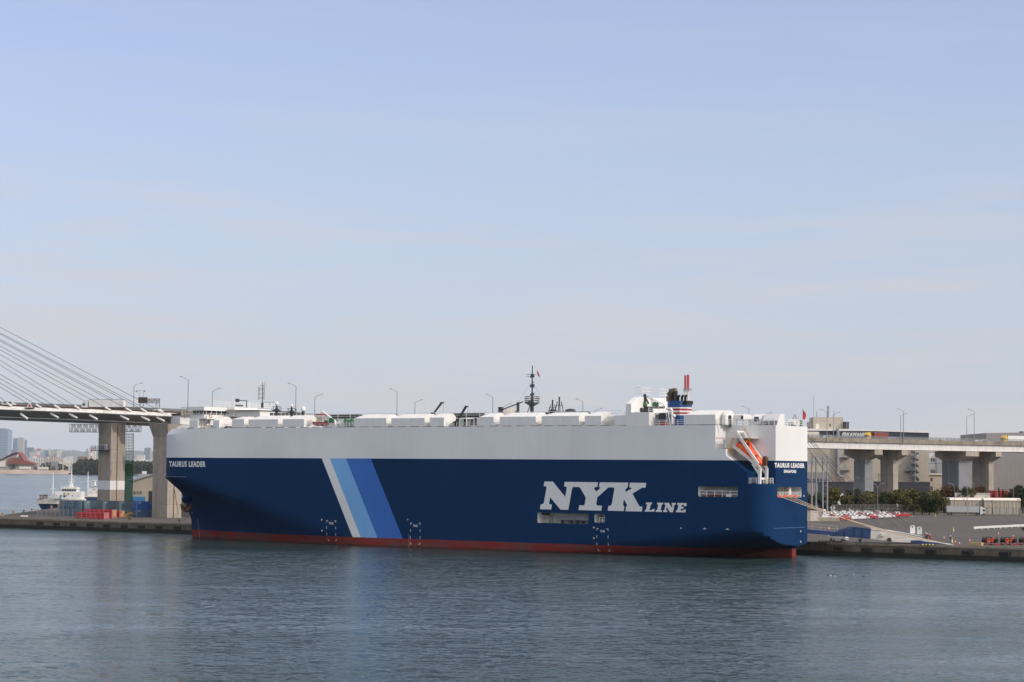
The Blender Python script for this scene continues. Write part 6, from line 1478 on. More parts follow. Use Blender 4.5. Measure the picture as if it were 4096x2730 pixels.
MB().box(XA, B.X(3276), -.9, -.1, B.Z(3250, 1757), B.Z(3250, 1728)).build('cream_panel', cream, B.o)
# lower annex left with the painted company name
MB().box(XA, B.X(3308), -9, -.1, 0, B.Z(3300, 1890)).build('annex', facade_mat('annex_cladding', (.26, .25, .245), 3, 30, seam=.9), B.o)
nb = mat('navy_lettering', (.02, .03, .07), .6)
zA, zB_ = B.Z(3260, 1921) + .0, B.Z(3260, 1909)
lettering('company_name', 'SEWAN KAIUN', lambda a, b: (B.X(3196) + (B.X(3306) - B.X(3196)) * a, -9.04, zA - .6 + (zB_ - zA) * b), nb, B.o, .03)
MB().box(XA, B.X(3312), -9.2, -9.03, B.Z(3300, 1926) - .5, B.Z(3300, 1923) - .4).build('name_underline', nb, B.o)
# sign
s0, s1, sy0, sy1 = B.X(3389), B.X(3481), B.Z(3430, 1747), B.Z(3430, 1731)
lettering('sign_letters', 'KAWANISHI', lambda a, b: (s0 + (s1 - s0) * a, -.12, sy0 + (sy1 - sy0) * b), white, B.o, .05)
cxs, czs, rr = B.X(3378), (sy0 + sy1) / 2, (sy1 - sy0) * .62
for k in range(4):                                               # round emblem of slanting waves
    xa = -rr + 2 * rr * k / 4 + .06; pts = []
    for i in range(11):
        z = -rr + 2 * rr * i / 10; off = .35 * math.sin(i / 10 * 2 * math.pi); pts.append((xa + off * .5, z))
    q = []
    for e in (0, rr * .34):
        line = [(x + e, z) for x, z in pts]; q.append(line)
    poly = [(x, z) for x, z in q[0]] + list(reversed(q[1]))
    poly = [(x * min(1, rr / max(1e-6, math.hypot(x, z))), z * min(1, rr / max(1e-6, math.hypot(x, z)))) for x, z in poly]
    mb = MB(); n = 11
    for i in range(10): mb.add([(cxs + poly[i][0], -.12, czs + poly[i][1]), (cxs + poly[i + 1][0], -.12, czs + poly[i + 1][1]), (cxs + poly[2 * n - 2 - i][0], -.12, czs + poly[2 * n - 2 - i][1]), (cxs + poly[2 * n - 1 - i][0], -.12, czs + poly[2 * n - 1 - i][1])], [(0, 1, 2, 3)])
    mb.build('emblem_stroke', white, B.o, fix=False)
# big downpipe, wall balconies with doors, spiral stair
X = B.X(3350); z1 = B.Z(3350, 1715); MB().tube((X, -1.2, B.Z(3350, 1900)), (X, -1.2, z1), .75, 12).build('duct', greyp, B.o)
MB().path([(X, -1.2, B.Z(3350, 1898)), (X + .5, -1.2, B.Z(3350, 1906)), (X + 2.5, -1.2, B.Z(3350, 1907)), (X + 3.2, -1.2, B.Z(3350, 1912)), (X + 3.2, -1.2, B.Z(3350, 1925))], .5, 8).build('duct_elbow', greyp, B.o)
for z in (B.Z(3350, 1835), B.Z(3350, 1860)): MB().box(X - 1.1, X + 1.1, -2, 0, z, z + .35).build('duct_bracket', lampm, B.o)
for x0, x1, yf in ((3364, 3399, 1829), (3364, 3399, 1880), (3618, 3644, 1880)):
    a, b, z = B.X(x0), B.X(x1), B.Z(3380, yf); o = MB().box(a, b, -2.2, -.02, z - .3, z).build('balcony', lampm, B.o)
    mb = MB(); railing(mb, [(a, -2.1, z), (b, -2.1, z)], 1.3, .06, 1.2); mb.build('balcony_railing', lampm, o)
    xm = a + (b - a) * .45; MB().box(xm - .6, xm + .6, -.1, -.02, z + .02, z + 2.5).build('door', greyp, o)
    xd = a + (b - a) * .38
X = B.X(3655); zt_ = B.Z(3655, 1806); zb_ = B.Z(3655, 1925); st = MB(); MB().tube((X, -3, 0), (X, -3, zt_), .35, 8).build('stair_column', lampm, B.o)
n = 90
for k in range(n):
    a0 = k * .33; z = zb_ + (zt_ - zb_) * k / n; a1 = a0 + .33
    st.add([(X + .3 * math.cos(a0), -3 + .3 * math.sin(a0), z), (X + 2 * math.cos(a0), -3 + 2 * math.sin(a0), z), (X + 2 * math.cos(a1), -3 + 2 * math.sin(a1), z + .1), (X + .3 * math.cos(a1), -3 + .3 * math.sin(a1), z + .1),
            (X + 2 * math.cos(a0), -3 + 2 * math.sin(a0), z + 1.2), (X + 2 * math.cos(a1), -3 + 2 * math.sin(a1), z + 1.3)], [(0, 1, 2, 3), (1, 2, 5, 4)])
st.build('spiral_stair', lampm, B.o, fix=False)
MB().tube((B.X(3668), -1, 0), (B.X(3668), -1, B.Z(3668, 1836)), .55, 10).build('flue', greyp, B.o)
# rooftop block
a, b, z0, z1 = B.X(3263), B.X(3383), ztp + 1.0, B.Z(3320, 1668)
rb = MB().box(a, b, 8, 22, z0, z1).build('rooftop_block', beige, B.o)
MB().box(a - 1.5, a, 10, 20, z0, z0 + 3.5).build('block_annex', beige, rb); MB().box(a + 1.2, a + 2.8, 7.9, 7.98, z0 + .1, z0 + 2.6).build('door', cream, rb); MB().box(B.X(3328), B.X(3333), 7.9, 7.98, z0 + 1.2, z0 + 2.6).build('window', glassm, rb)
for x, yt, r_ in ((3265, 1581, .10), (3278, 1645, .16), (3324, 1622, .45), (3348, 1641, .12)): X = B.X(x); MB().tube((X, 9, z1 - 4 if r_ > .11 else z1), (X, 9, B.Z(x, yt)), r_, 6).build('antenna', lampm, rb)
for x0, x1 in ((3384, 3395), (3400, 3404)): MB().box(B.X(x0), B.X(x1), 6, 9, z0, z0 + 3.6).build('roof_plant', darkm, rb)
mb = MB(); mb.box(XA, a - 2, 6, 8, z0 + .2, z0 + .7); mb.build('roof_pipe', darkm, B.o)
# white building with windows and a painted character
Bw = Bld('office_building', 'white building with square windows between the viaduct piers', 3716, 1100)
MB().box(Bw.X(3700), Bw.X(3930), 0, 30, 0, Bw.Z(3750, 1790)).build('wall', white, Bw.o)
MB().box(Bw.X(3716), Bw.X(3930), -.05, 0, Bw.Z(3750, 1812), Bw.Z(3750, 1808)).build('eaves_band', greyp, Bw.o); MB().box(Bw.X(3716), Bw.X(3930), -.05, -.005, Bw.Z(3750, 1855), Bw.Z(3750, 1853.6)).build('blue_line', mat('line_blue', (.08, .16, .3), .6), Bw.o)
for x0, x1, y0, y1 in ((3723, 3741, 1834, 1848), (3723, 3741, 1880, 1893)):
    for i in range(2):
        for j in range(2):
            xa, xb, ya, yb = x0 + (x1 - x0) * i / 2, x0 + (x1 - x0) * (i + .85) / 2, y0 + (y1 - y0) * j / 2, y0 + (y1 - y0) * (j + .85) / 2
            MB().box(Bw.X(xa), Bw.X(xb), -.06, -.003, Bw.Z(xa, yb), Bw.Z(xa, ya)).build('window', glassm, Bw.o)
a, b, z0, z1 = Bw.X(3745), Bw.X(3757), Bw.Z(3750, 1830), Bw.Z(3750, 1817)
lettering('wall_character', '海', lambda p, q: (a + (b - a) * p, -.08, z0 + (z1 - z0) * q), nb, Bw.o, .02)
MB().tube((Bw.X(3744), -.3, 0), (Bw.X(3744), -.3, Bw.Z(3744, 1812)), .2, 6).build('drain_pipe', lampm, Bw.o)
Bl = Bld('low_building', 'low beige building below the white office between the piers', 3716, 1050)
MB().box(Bl.X(3700), Bl.X(3930), 0, 25, 0, Bl.Z(3750, 1900)).build('wall', beige, Bl.o); MB().box(Bl.X(3700), Bl.X(3930), -.8, 25, Bl.Z(3750, 1900) + .003, Bl.Z(3750, 1895)).build('roof', cream, Bl.o)
MB().box(Bl.X(3895), Bl.X(3919), -.1, -.003, Bl.Z(3900, 1992), Bl.Z(3900, 1918)).build('loading_door', black, Bl.o); MB().box(Bl.X(3895), Bl.X(3920), -.5, -.11, Bl.Z(3900, 1918), Bl.Z(3900, 1900)).build('awning', mat('teal_awning', (.06, .2, .23), .6), Bl.o)
for x, y in ((3722, 1912), (3722, 1947)): MB().box(Bl.X(x), Bl.X(x + 9), -.1, -.003, Bl.Z(x, y + 14), Bl.Z(x, y)).build('window', glassm, Bl.o)
Bg = Bld('grey_warehouse', 'big plain grey panelled warehouse at the right behind the viaduct', 3946, 1040)
MB().prism([(0, 0, 0), (Bg.X(4300), 0, 0), (Bg.X(4300), 0, Bg.Z(4096, 1726)), (0, 0, Bg.Z(3946, 1733))], (0, 60, 0)).build('wall', greyb, Bg.o)
for x in (4085, 4093): MB().box(Bg.X(x), Bg.X(x + 6), 2, 4, Bg.Z(x, 1731), Bg.Z(x, 1726)).build('roof_plant', darkm, Bg.o)
for i, (x0, x1, y0, d, lb) in enumerate(((3290, 3448, 1927, 948, 'low dark grey shed left of the jacketed pier'), (3515, 3720, 1927, 952, 'low dark grey shed with ribbed roof edge between the piers'))):
    Bs = Bld('low_shed', lb, x0, d, 'shed'); MB().box(0, Bs.X(x1), 0, 14, 0, Bs.Z((x0 + x1) / 2, y0 + 3)).build('wall', shedm, Bs.o)
    o = MB().box(-.3, Bs.X(x1) + .3, -.4, 14.4, Bs.Z((x0 + x1) / 2, y0 + 3) + .003, Bs.Z((x0 + x1) / 2, y0)).build('roof', greyp, Bs.o); n = 40
    for k in range(n): X = Bs.X(x1) * (k + .3) / n; MB().box(X, X + Bs.X(x1) / n * .5, -.5, -.41, Bs.Z(x0, y0 + 3) + .1, Bs.Z(x0, y0 - .6)).build('roof_rib', lampm, o)
    for x in (x0 + 22, x1 - 18): X = Bs.X(x); MB().box(X, X + .9, -.08, -.003, 2.2, 3.2).build('window', glassm, Bs.o)
# long low warehouses with pale roofs
for i, (x0, x1, yt, yb, d, lb) in enumerate(((3802, 3934, 1992, 2040, 905, 'long low beige warehouse with pale roof behind the white lorry'), (3937, 4081, 1993, 2040, 903, 'long low beige warehouse with pale roof at the right of the first'))):
    Bs = Bld('storage_tent', lb, x0, d, 'warehouse'); z0, z1 = Bs.Z(x0, yt + 9), Bs.Z(x0, yt)
    MB().box(0, Bs.X(x1), 0, 12, 0, z0).build('wall', facade_mat('store_wall', (.40, .35, .27), 3.4, 20, seam=.75), Bs.o); MB().prism([(-.2, -.3, z0), (-.2, 1.2, z1), (-.2, 11, z1), (-.2, 12.3, z0)], (Bs.X(x1) + .4, 0, 0)).build('roof', cream, Bs.o)
    for k in range(1, 9): X = Bs.X(x1) * k / 9; MB().box(X - .12, X + .12, -.1, -.003, 0, z0).build('wall_post', lampm, Bs.o)
for x0, x1, y0, y1, d, m, lb in ((3820, 3960, 1975, 1990, 925, cream, 'pale flat-roofed store behind the low warehouses'), (3966, 4030, 1966, 1972, 930, redp, 'red roof strip beyond the conical trees')):
    Bs = Bld('flat_store', lb, x0, d, 'shed'); MB().box(0, Bs.X(x1), 0, 8, 0, Bs.Z(x0, y0)).build('wall', m, Bs.o); MB().box(-.3, Bs.X(x1) + .3, -.3, 8.3, Bs.Z(x0, y0) + .003, Bs.Z(x0, y0) + .3).build('roof', m, Bs.o)
Bs = Bld('white_tent', 'small white domed tent behind the parked pickups', 3321, 905, 'tent'); W_ = Bs.X(3400)
MB().prism([(W_ * (.5 + .5 * math.cos(a)), 0, 2 + (Bs.Z(3360, 1972) - 2) * math.sin(a)) for a in [math.pi * k / 10 for k in range(11)]] + [(0, 0, 0), (W_, 0, 0)], (0, 10, 0)).build('tent_shell', white, Bs.o)
MB().box(W_ * .3, W_ * .6, -.08, -.003, 0, 2.6).build('tent_door', greyp, Bs.o)
# two tall red-and-white flues far behind the ship funnel
for i, (x, yt) in enumerate(((2741, 1502), (2752, 1500))):
    d = 1500; a = aty(x, 1700, d); h0, h1, h2 = aty(x, 1650, d).z, aty(x, 1558, d).z, aty(x, yt, d).z
    o = thing('chimney', ['left flue of the red and white chimney pair beyond the ship funnel', 'right flue of the red and white chimney pair beyond the ship funnel'][i], 'chimney', (a.x, d, QZ))
    r_ = .75
    MB().tube((0, 0, 0), (0, 0, h1 - QZ), r_, 10).build('lower_shaft', white, o); MB().tube((0, 0, h1 - QZ), (0, 0, h2 - QZ), r_ + .08, 10).build('upper_shaft', mat('chimney_red', (.5, .05, .06), .6), o)
    if i:
        mb = MB(); 
        for s in (2.6, -3.4): mb.bar((s, 0, 0), (s, 0, h1 - QZ), .35)
        k = 10.0
        while k < h1 - QZ: mb.bar((-3.4, 0, k), (2.6, 0, k), .25); mb.bar((0, 0, k), (2.6, 0, min(k + 6, h1 - QZ)), .18); k += 8
        mb.build('support_lattice', white, o); MB().box(-3.6, 2.8, -2, 2, h1 - QZ - .1, h1 - QZ + .25).build('service_platform', lampm, o)

# ================================================================ TREES ON THE RIGHT
def leafmat(name, c1, c2):
    m = bpy.data.materials.new(name); m.use_nodes = True; N, L = m.node_tree.nodes, m.node_tree.links; b = N['Principled BSDF']
    g = N.new('ShaderNodeNewGeometry'); r_ = N.new('ShaderNodeMix'); r_.data_type = 'RGBA'; r_.inputs['A'].default_value = (*c1, 1); r_.inputs['B'].default_value = (*c2, 1)
    L.new(g.outputs['Random Per Island'], r_.inputs['Factor']); L.new(r_.outputs['Result'], b.inputs['Base Color']); b.inputs['Roughness'].default_value = .8; b.inputs['Specular IOR Level'].default_value = .2; return m
lm = [leafmat('olive_leaf', (.060, .064, .017), (.135, .105, .028)), leafmat('dark_leaf', (.022, .036, .013), (.055, .068, .022)), leafmat('russet_leaf', (.075, .045, .018), (.12, .06, .02))]
bark = mat('bark', (.07, .05, .035), .95, var=.3, scale=2)
def crown_mesh(seed, n, leaf, h, w, base):
    rnd = random.Random(seed); mb = MB(); cl = [(rnd.uniform(-.55, .55) * w, rnd.uniform(-.5, .5) * w, base + rnd.uniform(.12, .85) * (h - base), rnd.uniform(.25, .42)) for _ in range(11)]
    for _ in range(n):
        cx, cy_, cz, cr_ = rnd.choice(cl); v = Vector((rnd.gauss(0, 1), rnd.gauss(0, 1), rnd.gauss(0, 1))).normalized() * (rnd.random() ** .4)
        c = Vector((cx + v.x * cr_ * w, cy_ + v.y * cr_ * w, cz + v.z * cr_ * (h - base) * .62))
        a = Vector((rnd.gauss(0, 1), rnd.gauss(0, 1), rnd.gauss(0, .6))).normalized(); b = a.cross(Vector((rnd.gauss(0, 1), rnd.gauss(0, 1), rnd.gauss(0, 1)))).normalized(); s = leaf * rnd.uniform(.6, 1.3)
        mb.add([c - a * s, c - b * s * .6, c + a * s, c + b * s * .6], [(0, 1, 2, 3)])
    return mb
def trunk_mesh(h, w, base):
    mb = MB(); mb.tube((0, 0, 0), (0, 0, base + .8), .22, 7, .15)
    for a in (0.3, 2.2, 4.1, 5.3): mb.tube((0, 0, base * .8), (math.cos(a) * w * .4, math.sin(a) * w * .4, base + (h - base) * .55), .11, 5, .04)
    return mb
TP = {}
for k in range(3):
    for j in range(2):
        o = thing('tree', 'x', 'tree'); crown_mesh(k * 10 + j, 1900, .42, 1.0 * 9, 4.8, 1.0).build('crown', lm[k], o, fix=False); trunk_mesh(9, 4.2, 1.8).build('trunk', bark, o); TP[(k, j)] = [o, 0]
tr = [(3243, 1958, 884, 1, 1.0), (3300, 1985, 884, 1, .8), (3330, 1942, 890, 0, 1.1), (3370, 1985, 876, 1, 1.0), (3392, 1975, 874, 0, 1.0), (3432, 1950, 885, 1, 1.0), (3462, 1966, 872, 0, 1.15), (3495, 1958, 874, 0, 1.1), (3528, 1962, 873, 1, 1.0), (3557, 1955, 876, 0, 1.1), (3592, 1950, 878, 0, 1.15), (3622, 1968, 872, 0, 1.0), (3655, 1950, 878, 0, 1.25), (3690, 1960, 873, 0, 1.15), (3718, 1966, 872, 1, 1.2), (3748, 1955, 876, 0, 1.1), (3775, 1945, 928, 2, 1.2), (3805, 1942, 928, 2, 1.15), (3850, 1938, 928, 1, 1.2), (3880, 1942, 928, 0, 1.0), (3905, 1940, 928, 2, 1.1), (4068, 1935, 928, 1, 1.3), (4092, 1945, 928, 0, 1.1), (4035, 1958, 928, 2, .9)]
cn = ['olive-green', 'dark green', 'russet-brown']
cnt = {}
for i, (x, yt, d, k, ws) in enumerate(tr):
    a = aty(x, yt, d); h = a.z - QZ; pr_ = TP[(k, i % 2)]
    o = pr_[0] if not pr_[1] else dup(pr_[0]); pr_[1] = 1
    cnt[k] = cnt.get(k, 0) + 1
    o.location = (a.x, d, QZ); o.scale = (ws, ws, h / 9.3); o.rotation_euler = (0, 0, i * 1.7); o['label'] = f'bushy {cn[k]} tree before the viaduct, {ORD[cnt[k] - 1]} of its colour from the left'; o['group'] = 'trees behind the car yard'
for k, i in TP:
    if not TP[(k, i)][1]:
        for c in list(TP[(k, i)][0].children): bpy.data.objects.remove(c)
        bpy.data.objects.remove(TP[(k, i)][0])
for i, (x, yt, d) in enumerate(((3975, 1965, 921), (3995, 1952, 922), (4012, 1958, 921), (4040, 1985, 920), (4060, 1972, 921), (4090, 1975, 921))):
    a = aty(x, yt, d); h = a.z - QZ; o = thing('conical_tree', f'small dark conical tree behind low warehouse, {ORD[i]} from the left', 'tree', (a.x, d, QZ), 0, 'conical trees'); mb = MB(); rnd = random.Random(i)
    for _ in range(500):
        f = rnd.random() ** .7; r_ = (1 - f) * 1.9 * rnd.uniform(.5, 1.1); t = rnd.uniform(0, 6.28); c = Vector((r_ * math.cos(t), r_ * math.sin(t), .6 + f * (h - .6))); u_ = Vector((rnd.gauss(0, 1), rnd.gauss(0, 1), rnd.gauss(0, 1))).normalized() * .28; w_ = u_.cross(Vector((0, 0, 1)))
        mb.add([c - u_, c - w_, c + u_, c + w_], [(0, 1, 2, 3)])
    mb.build('crown', lm[1], o, fix=False); MB().tube((0, 0, 0), (0, 0, h * .9), .12, 6, .03).build('trunk', bark, o)
for i, (x, yt, yb, d) in enumerate(((3862, 1985, 2015, 896), (3969, 1995, 2040, 890), (4076, 1990, 2045, 888))):
    a = aty(x, yt, d); h = a.z - QZ; o = thing('bare_tree', ['bare dark tree just left of the white curved lamp', 'bare dark tree before the second low warehouse', 'bare dark tree at the right end of the warehouses'][i], 'tree', (a.x, d, QZ)); rnd = random.Random(40 + i); mb = MB()
    def grow(p, dr, ln, r_, lv):
        q = p + dr * ln; mb.tube(p, q, r_, 5, r_ * .65)
        if lv < 4:
            for _ in range(3): grow(q, (dr + Vector((rnd.gauss(0, .55), rnd.gauss(0, .55), rnd.gauss(.1, .3)))).normalized(), ln * .62, r_ * .6, lv + 1)
    grow(Vector((0, 0, h * .35)), Vector((.05, 0, 1)), h * .26, .12, 1); mb.build('crown', bark, o); MB().tube((0, 0, 0), (0, 0, h * .36), .2, 7, .13).build('trunk', bark, o)
shr = [None]
for i, x in enumerate((3592, 3636, 3690, 3740, 3790, 3480, 3430)):
    a = atz(x, 2054, QZ); o = thing('shrub', f'low round shrub behind the yard fence, {ORD[[6, 5].index(0) if False else sorted((3592, 3636, 3690, 3740, 3790, 3480, 3430)).index(x)]} from the left', 'shrub', (a.x, a.y + 4, QZ), 0, 'shrubs behind the fence')
    crown_mesh(70 + i, 220, .25, 1.9, 1.5, .2).build('foliage', lm[1 if i % 2 else 0], o, fix=False); MB().tube((0, 0, 0), (0, 0, .8), .07, 5).build('stem', bark, o)
# ================================================================ LEFT QUAY
# shipping containers: five end-on columns, then four broadside, two high
def contmat(n, c): return mat(n, c, .55, var=.12, scale=.5, streak=.35)
cm = {'slate': contmat('cont_slate', (.085, .135, .17)), 'teal': contmat('cont_teal', (.12, .19, .225)), 'blue': contmat('cont_blue', (.014, .075, .28)), 'navy': contmat('cont_navy', (.035, .085, .18))}
cl_ = mat('cont_letter', (.6, .6, .57), .6)
e1c = Vector((-.66, .75, 0)); e2c = Vector((.75, .66, 0))
CL, CW, CHt = 6.06, 2.44, 2.59
def container(name, label, loc, rz, m, long_text=True, grp=None):
    """corrugated box: local x along the length, -y is the lettered side, -x end has the doors"""
    o = thing(name, label, 'container', loc, rz, grp)
    mb = MB(); n = 16
    xs = []
    for k in range(n):
        w = (CL - .3) / n; x = .15 + k * w; xs += [(x, 0), (x + w * .35, 0), (x + w * .5, .05), (x + w * .85, .05)]
    xs.append((CL - .15, 0))
    prof = [(x, y) for x, y in xs] + [(CL - .15, CW), (.15, CW)]
    mb.prism([(x, y, .16) for x, y in prof], (0, 0, CHt - .3)); mb.build('corrugated_wall', m, o)
    fr = MB()
    for x in (0, CL - .16):
        for y in (-.04, CW - .12): fr.box(x, x + .16, y, y + .16, 0, CHt)
    for z in (0, CHt - .14):
        for y in (-.03, CW - .12): fr.box(.16, CL - .16, y, y + .14, z, z + .14)
        for x in (0.01, CL - .15): fr.box(x, x + .14, .12, CW - .12, z, z + .14)
    fr.build('corner_frame', m, o)
    d = MB().box(.02, .1, .14, CW / 2 - .02, .15, CHt - .16).box(.02, .1, CW / 2 + .02, CW - .14, .15, CHt - .16).build('doors', m, o)
    for y in (.4, .85, 1.6, 2.05):
        MB().bar((-.02, y, .18), (-.02, y, CHt - .2), .05).build('lock_rod', lampm, d)
    for y, z in ((.6, 1.9), (1.8, 1.9), (.6, .8), (1.8, 1.2)): MB().box(-.01, .018, y - .12, y + .12, z, z + .2).build('door_label', cl_, d)
    MB().box(.12, CL - .12, .1, CW - .1, CHt - .12, CHt - .06).build('roof_panel', m, o)
    if long_text:
        lettering('lettering', 'JOT', lambda a, b: (.75 + 1.25 * a, -.045, CHt * .66 + .55 * b), cl_, o, .02, .25)
        MB().add([(CL - .9, -.045, 2.0), (CL - .35, -.045, 2.0), (CL - .35, -.045, 2.06), (CL - .9, -.045, 2.06)], [(0, 1, 2, 3)]).add([(CL - .8, -.045, 1.8), (CL - .5, -.045, 1.8), (CL - .5, -.045, 1.88), (CL - .8, -.045, 1.88)], [(0, 1, 2, 3)]).build('number_mark', cl_, o, fix=False)
    return o
rzc = math.atan2(e2c.y, e2c.x)                                    # broadside containers: length along e2
cols = [(337, 'teal', 'slate'), (409, 'slate', 'slate'), (476, 'slate', 'teal'), (543, 'blue', 'navy')]
dC = 712.0
for i, (x, mt, mb_) in enumerate(cols):
    a = aty(x, 2065, dC - i * 3); 
    for lv, m in ((0, mb_), (1, mt)):
        lb = f'{ {"teal": "pale slate-blue", "slate": "grey-blue", "blue": "bright blue", "navy": "dark blue"}[m]} container with white letters, {["lower", "upper"][lv]} tier, {ORD[i]} from the left of the broadside ones'
        sc_ = .98; s = 57 / 68.0
        o = container('shipping_container', lb, (a.x, a.y, QZ + lv * (CHt + .01)), rzc, cm[m], True, 'blue shipping containers behind the red trailers')
for i in range(5):                                               # end-on row left of them: doors to the berth
    a = aty(243 + i * 17.5 + 9, 2066, 712)
    for lv in (0, 1):
        m = ['slate', 'navy', 'slate', 'navy', 'teal'][i] if lv else ['slate', 'slate', 'navy', 'slate', 'slate'][i]
        o = container('shipping_container', f'dark blue container seen door end on, {["lower", "upper"][lv]} tier, {ORD[i]} from the left', (a.x, a.y, QZ + lv * (CHt + .01)), math.atan2(.93, .37) , cm[m], False, 'blue shipping containers behind the red trailers')
        o.scale = (1, .62, 1)
# red roll trailers stacked flat
rt_r = mat('trailer_red', (.46, .014, .022), .45, var=.15); rt_e = mat('trailer_end', (.58, .20, .18), .5, var=.2)
strap = mat('yellow_strap', (.72, .58, .18), .7)
def rolltrailer(label, x0, x1, xe, yc, lift, d):
    a = aty(x1, yc, d); b = aty(x0, yc, d); L = (a.x - b.x) / .90
    o = thing('roll_trailer', label, 'trailer', (a.x, a.y, QZ + lift), math.atan2(.43, -.90), 'red roll trailers stacked on the quay')
    w = 2.6; t = .62
    MB().prism([(0, 0, 0), (0, 0, t), (L - .3, 0, t), (L + 1.2, 0, t * .62), (L - .5, 0, .22), (L * .3, 0, .1)], (0, -w, 0)).build('platform', rt_r, o)
    MB().box(-.14, -.003, -w, 0, -.02, t + .04).build('end_frame', rt_e, o)
    for y in (-.5, -1.3, -2.1): MB().box(-.2, -.142, y - .2, y + .2, .12, .45).build('end_pocket', darkm, o)
    for k in range(5): MB().box(L * (k + .6) / 6, L * (k + .6) / 6 + .35, .003, .03, .3, .42).build('side_marker', white, o)
    wheels_ = [MB().tube((1.2 + k * .8, s, .02), (1.2 + k * .8, s - .3, .02), .22, 8).build('roller', black, o) for k in range(2) for s in (-.2, -2.1)]
    return o
for lb, x0, x1, y, lift in (('red roll trailer, lowest of the three-high stack', 292, 415, 2078, .02), ('red roll trailer, middle of the three-high stack', 290, 415, 2078, .72), ('red roll trailer, top of the three-high stack', 290, 415, 2078, 1.42)): rolltrailer(lb, x0, x1, 0, y, lift, atz(x1, 2078, QZ).y)
for k, lift in enumerate((.02, .72, 1.42, 2.12)): rolltrailer(f'red roll trailer in the middle strapped stack, {["lowest", "second from bottom", "third from bottom", "top"][k]}', 322, 446, 0, 2075, lift, atz(446, 2074, QZ).y)
for k, lift in enumerate((.02, .72, 1.42)): rolltrailer(f'red roll trailer in the rear strapped stack, {["lowest", "middle", "top"][k]}', 360, 477, 0, 2073, lift, atz(477, 2070, QZ).y)
for i, (x, n, d) in enumerate(((446, 4, atz(446, 2074, QZ).y), (477, 3, atz(477, 2070, QZ).y))):
    a = aty(x, 2074, d); o = thing('lashing_strap', ['yellow straps around the end of the middle trailer stack', 'yellow straps around the end of the rear trailer stack'][i], 'strap', (a.x, a.y, QZ), math.atan2(.43, -.90)); rnd = random.Random(i)
    for k in range(8): MB().bar((-.24, rnd.uniform(-2.4, -.2), rnd.uniform(.1, .7 * n)), (-.24, rnd.uniform(-2.4, -.2), rnd.uniform(.1, .7 * n)), .12).build('strap_band', strap, o)
q = atz(520, 2069, QZ); o = thing('yellow_gangway', 'bent yellow steel frame lying before the containers', 'steel frame', q); yo = mat('ochre_paint', (.55, .25, .04), .6)
MB().bar((-2.2, 0, .2), (-.1, 0, 1.3), .4).build('inclined_arm', yo, o); MB().bar((-.1, 0, 1.3), (.9, 0, 1.2), .4).build('head_arm', yo, o); MB().bar((.9, 0, 1.2), (1.5, 0, .1), .4).build('foot_arm', yo, o); MB().bar((-3.2, 0, .12), (1.7, 0, .12), .2).build('base_bar', yo, o)
# heaps of rope and netting by the pier feet
hp = [mat('rope_yellow', (.5, .4, .1), .9), mat('rope_pink', (.5, .15, .2), .9), mat('rope_dark', (.05, .05, .05), .9), mat('rope_pale', (.55, .5, .4), .9)]
for i, (x, y, w) in enumerate(((607, 2068, 1.5), (625, 2069, 1.2), (680, 2070, 1.6), (693, 2071, 1.2), (715, 2070, 1.8))):
    a = atz(x, y, QZ); rnd = random.Random(i); mb = MB()
    for k in range(26):
        t = rnd.uniform(0, 6.28); r_ = rnd.uniform(.1, w); z = max(.06, .7 * (1 - r_ / w) + rnd.uniform(-.1, .1)); t2 = t + rnd.uniform(.5, 1.2)
        mb.tube((r_ * math.cos(t), r_ * math.sin(t) * .6, z), (r_ * math.cos(t2), r_ * math.sin(t2) * .6, max(.06, z + rnd.uniform(-.15, .15))), .09, 5, mi=rnd.choice((0, 0, 1)))
    tag(mb.build('rope_heap', [hp[(i, 1, 3, 1, 2)[i] if i else 0], hp[3]], loc=a), ['yellow rope heap at the left foot of the second pier', 'pink rope heap touching the left foot of the second pier', 'pale and pink rope heap before the second pier', 'pink rope heap left of the bow mooring line', 'dark rope heap under the ship anchor'][i], 'rope heap')
# wire fence and gate at the quay edge
a, b = atz(150, 2072, QZ), atz(290, 2072, QZ)
F = thing('quay_fence', 'thin grey post fence on the quay left of the red trailers', 'fence', a); d = (b - a) / 8
for k in range(9): MB().tube(d * k, d * k + Vector((0, 0, 2.9)), .05, 5).build('fence_post', lampm, F)
mb = MB()
for z in (0.1, 1.4, 2.85): mb.bar((0, 0, z), d * .9 + Vector((0, 0, z)), .07)
mb.build('gate_frame', lampm, F)
for i, (x, y) in enumerate(((10, 2063), (54, 2056), (95, 2050), (128, 2045), (205, 2034), (235, 2029))):
    a = atz(x, y, QZ); o = thing('edge_bollard', f'small ochre bollard along the far quay edge, {ORD[i]} from the left', 'bollard', a, 0, 'ochre bollards on the far quay edge'); MB().lathe((0, 0, 0), [(.5, 0), (.3, .2), (.3, .5), (.55, .75), (.4, .95), (.05, 1.0)], 8).build('bollard_post', mat('ochre_bollard', (.4, .24, .1), .8), o); MB().box(-.6, .6, -.6, .6, 0, .07).build('base_plate', conc, o)
tag(MB().bar(atz(82, 2065, QZ + .3), atz(112, 2065, QZ + .3), .3).build('white_pipe', white), 'short white pipe lying on the quay tip', 'pipe')
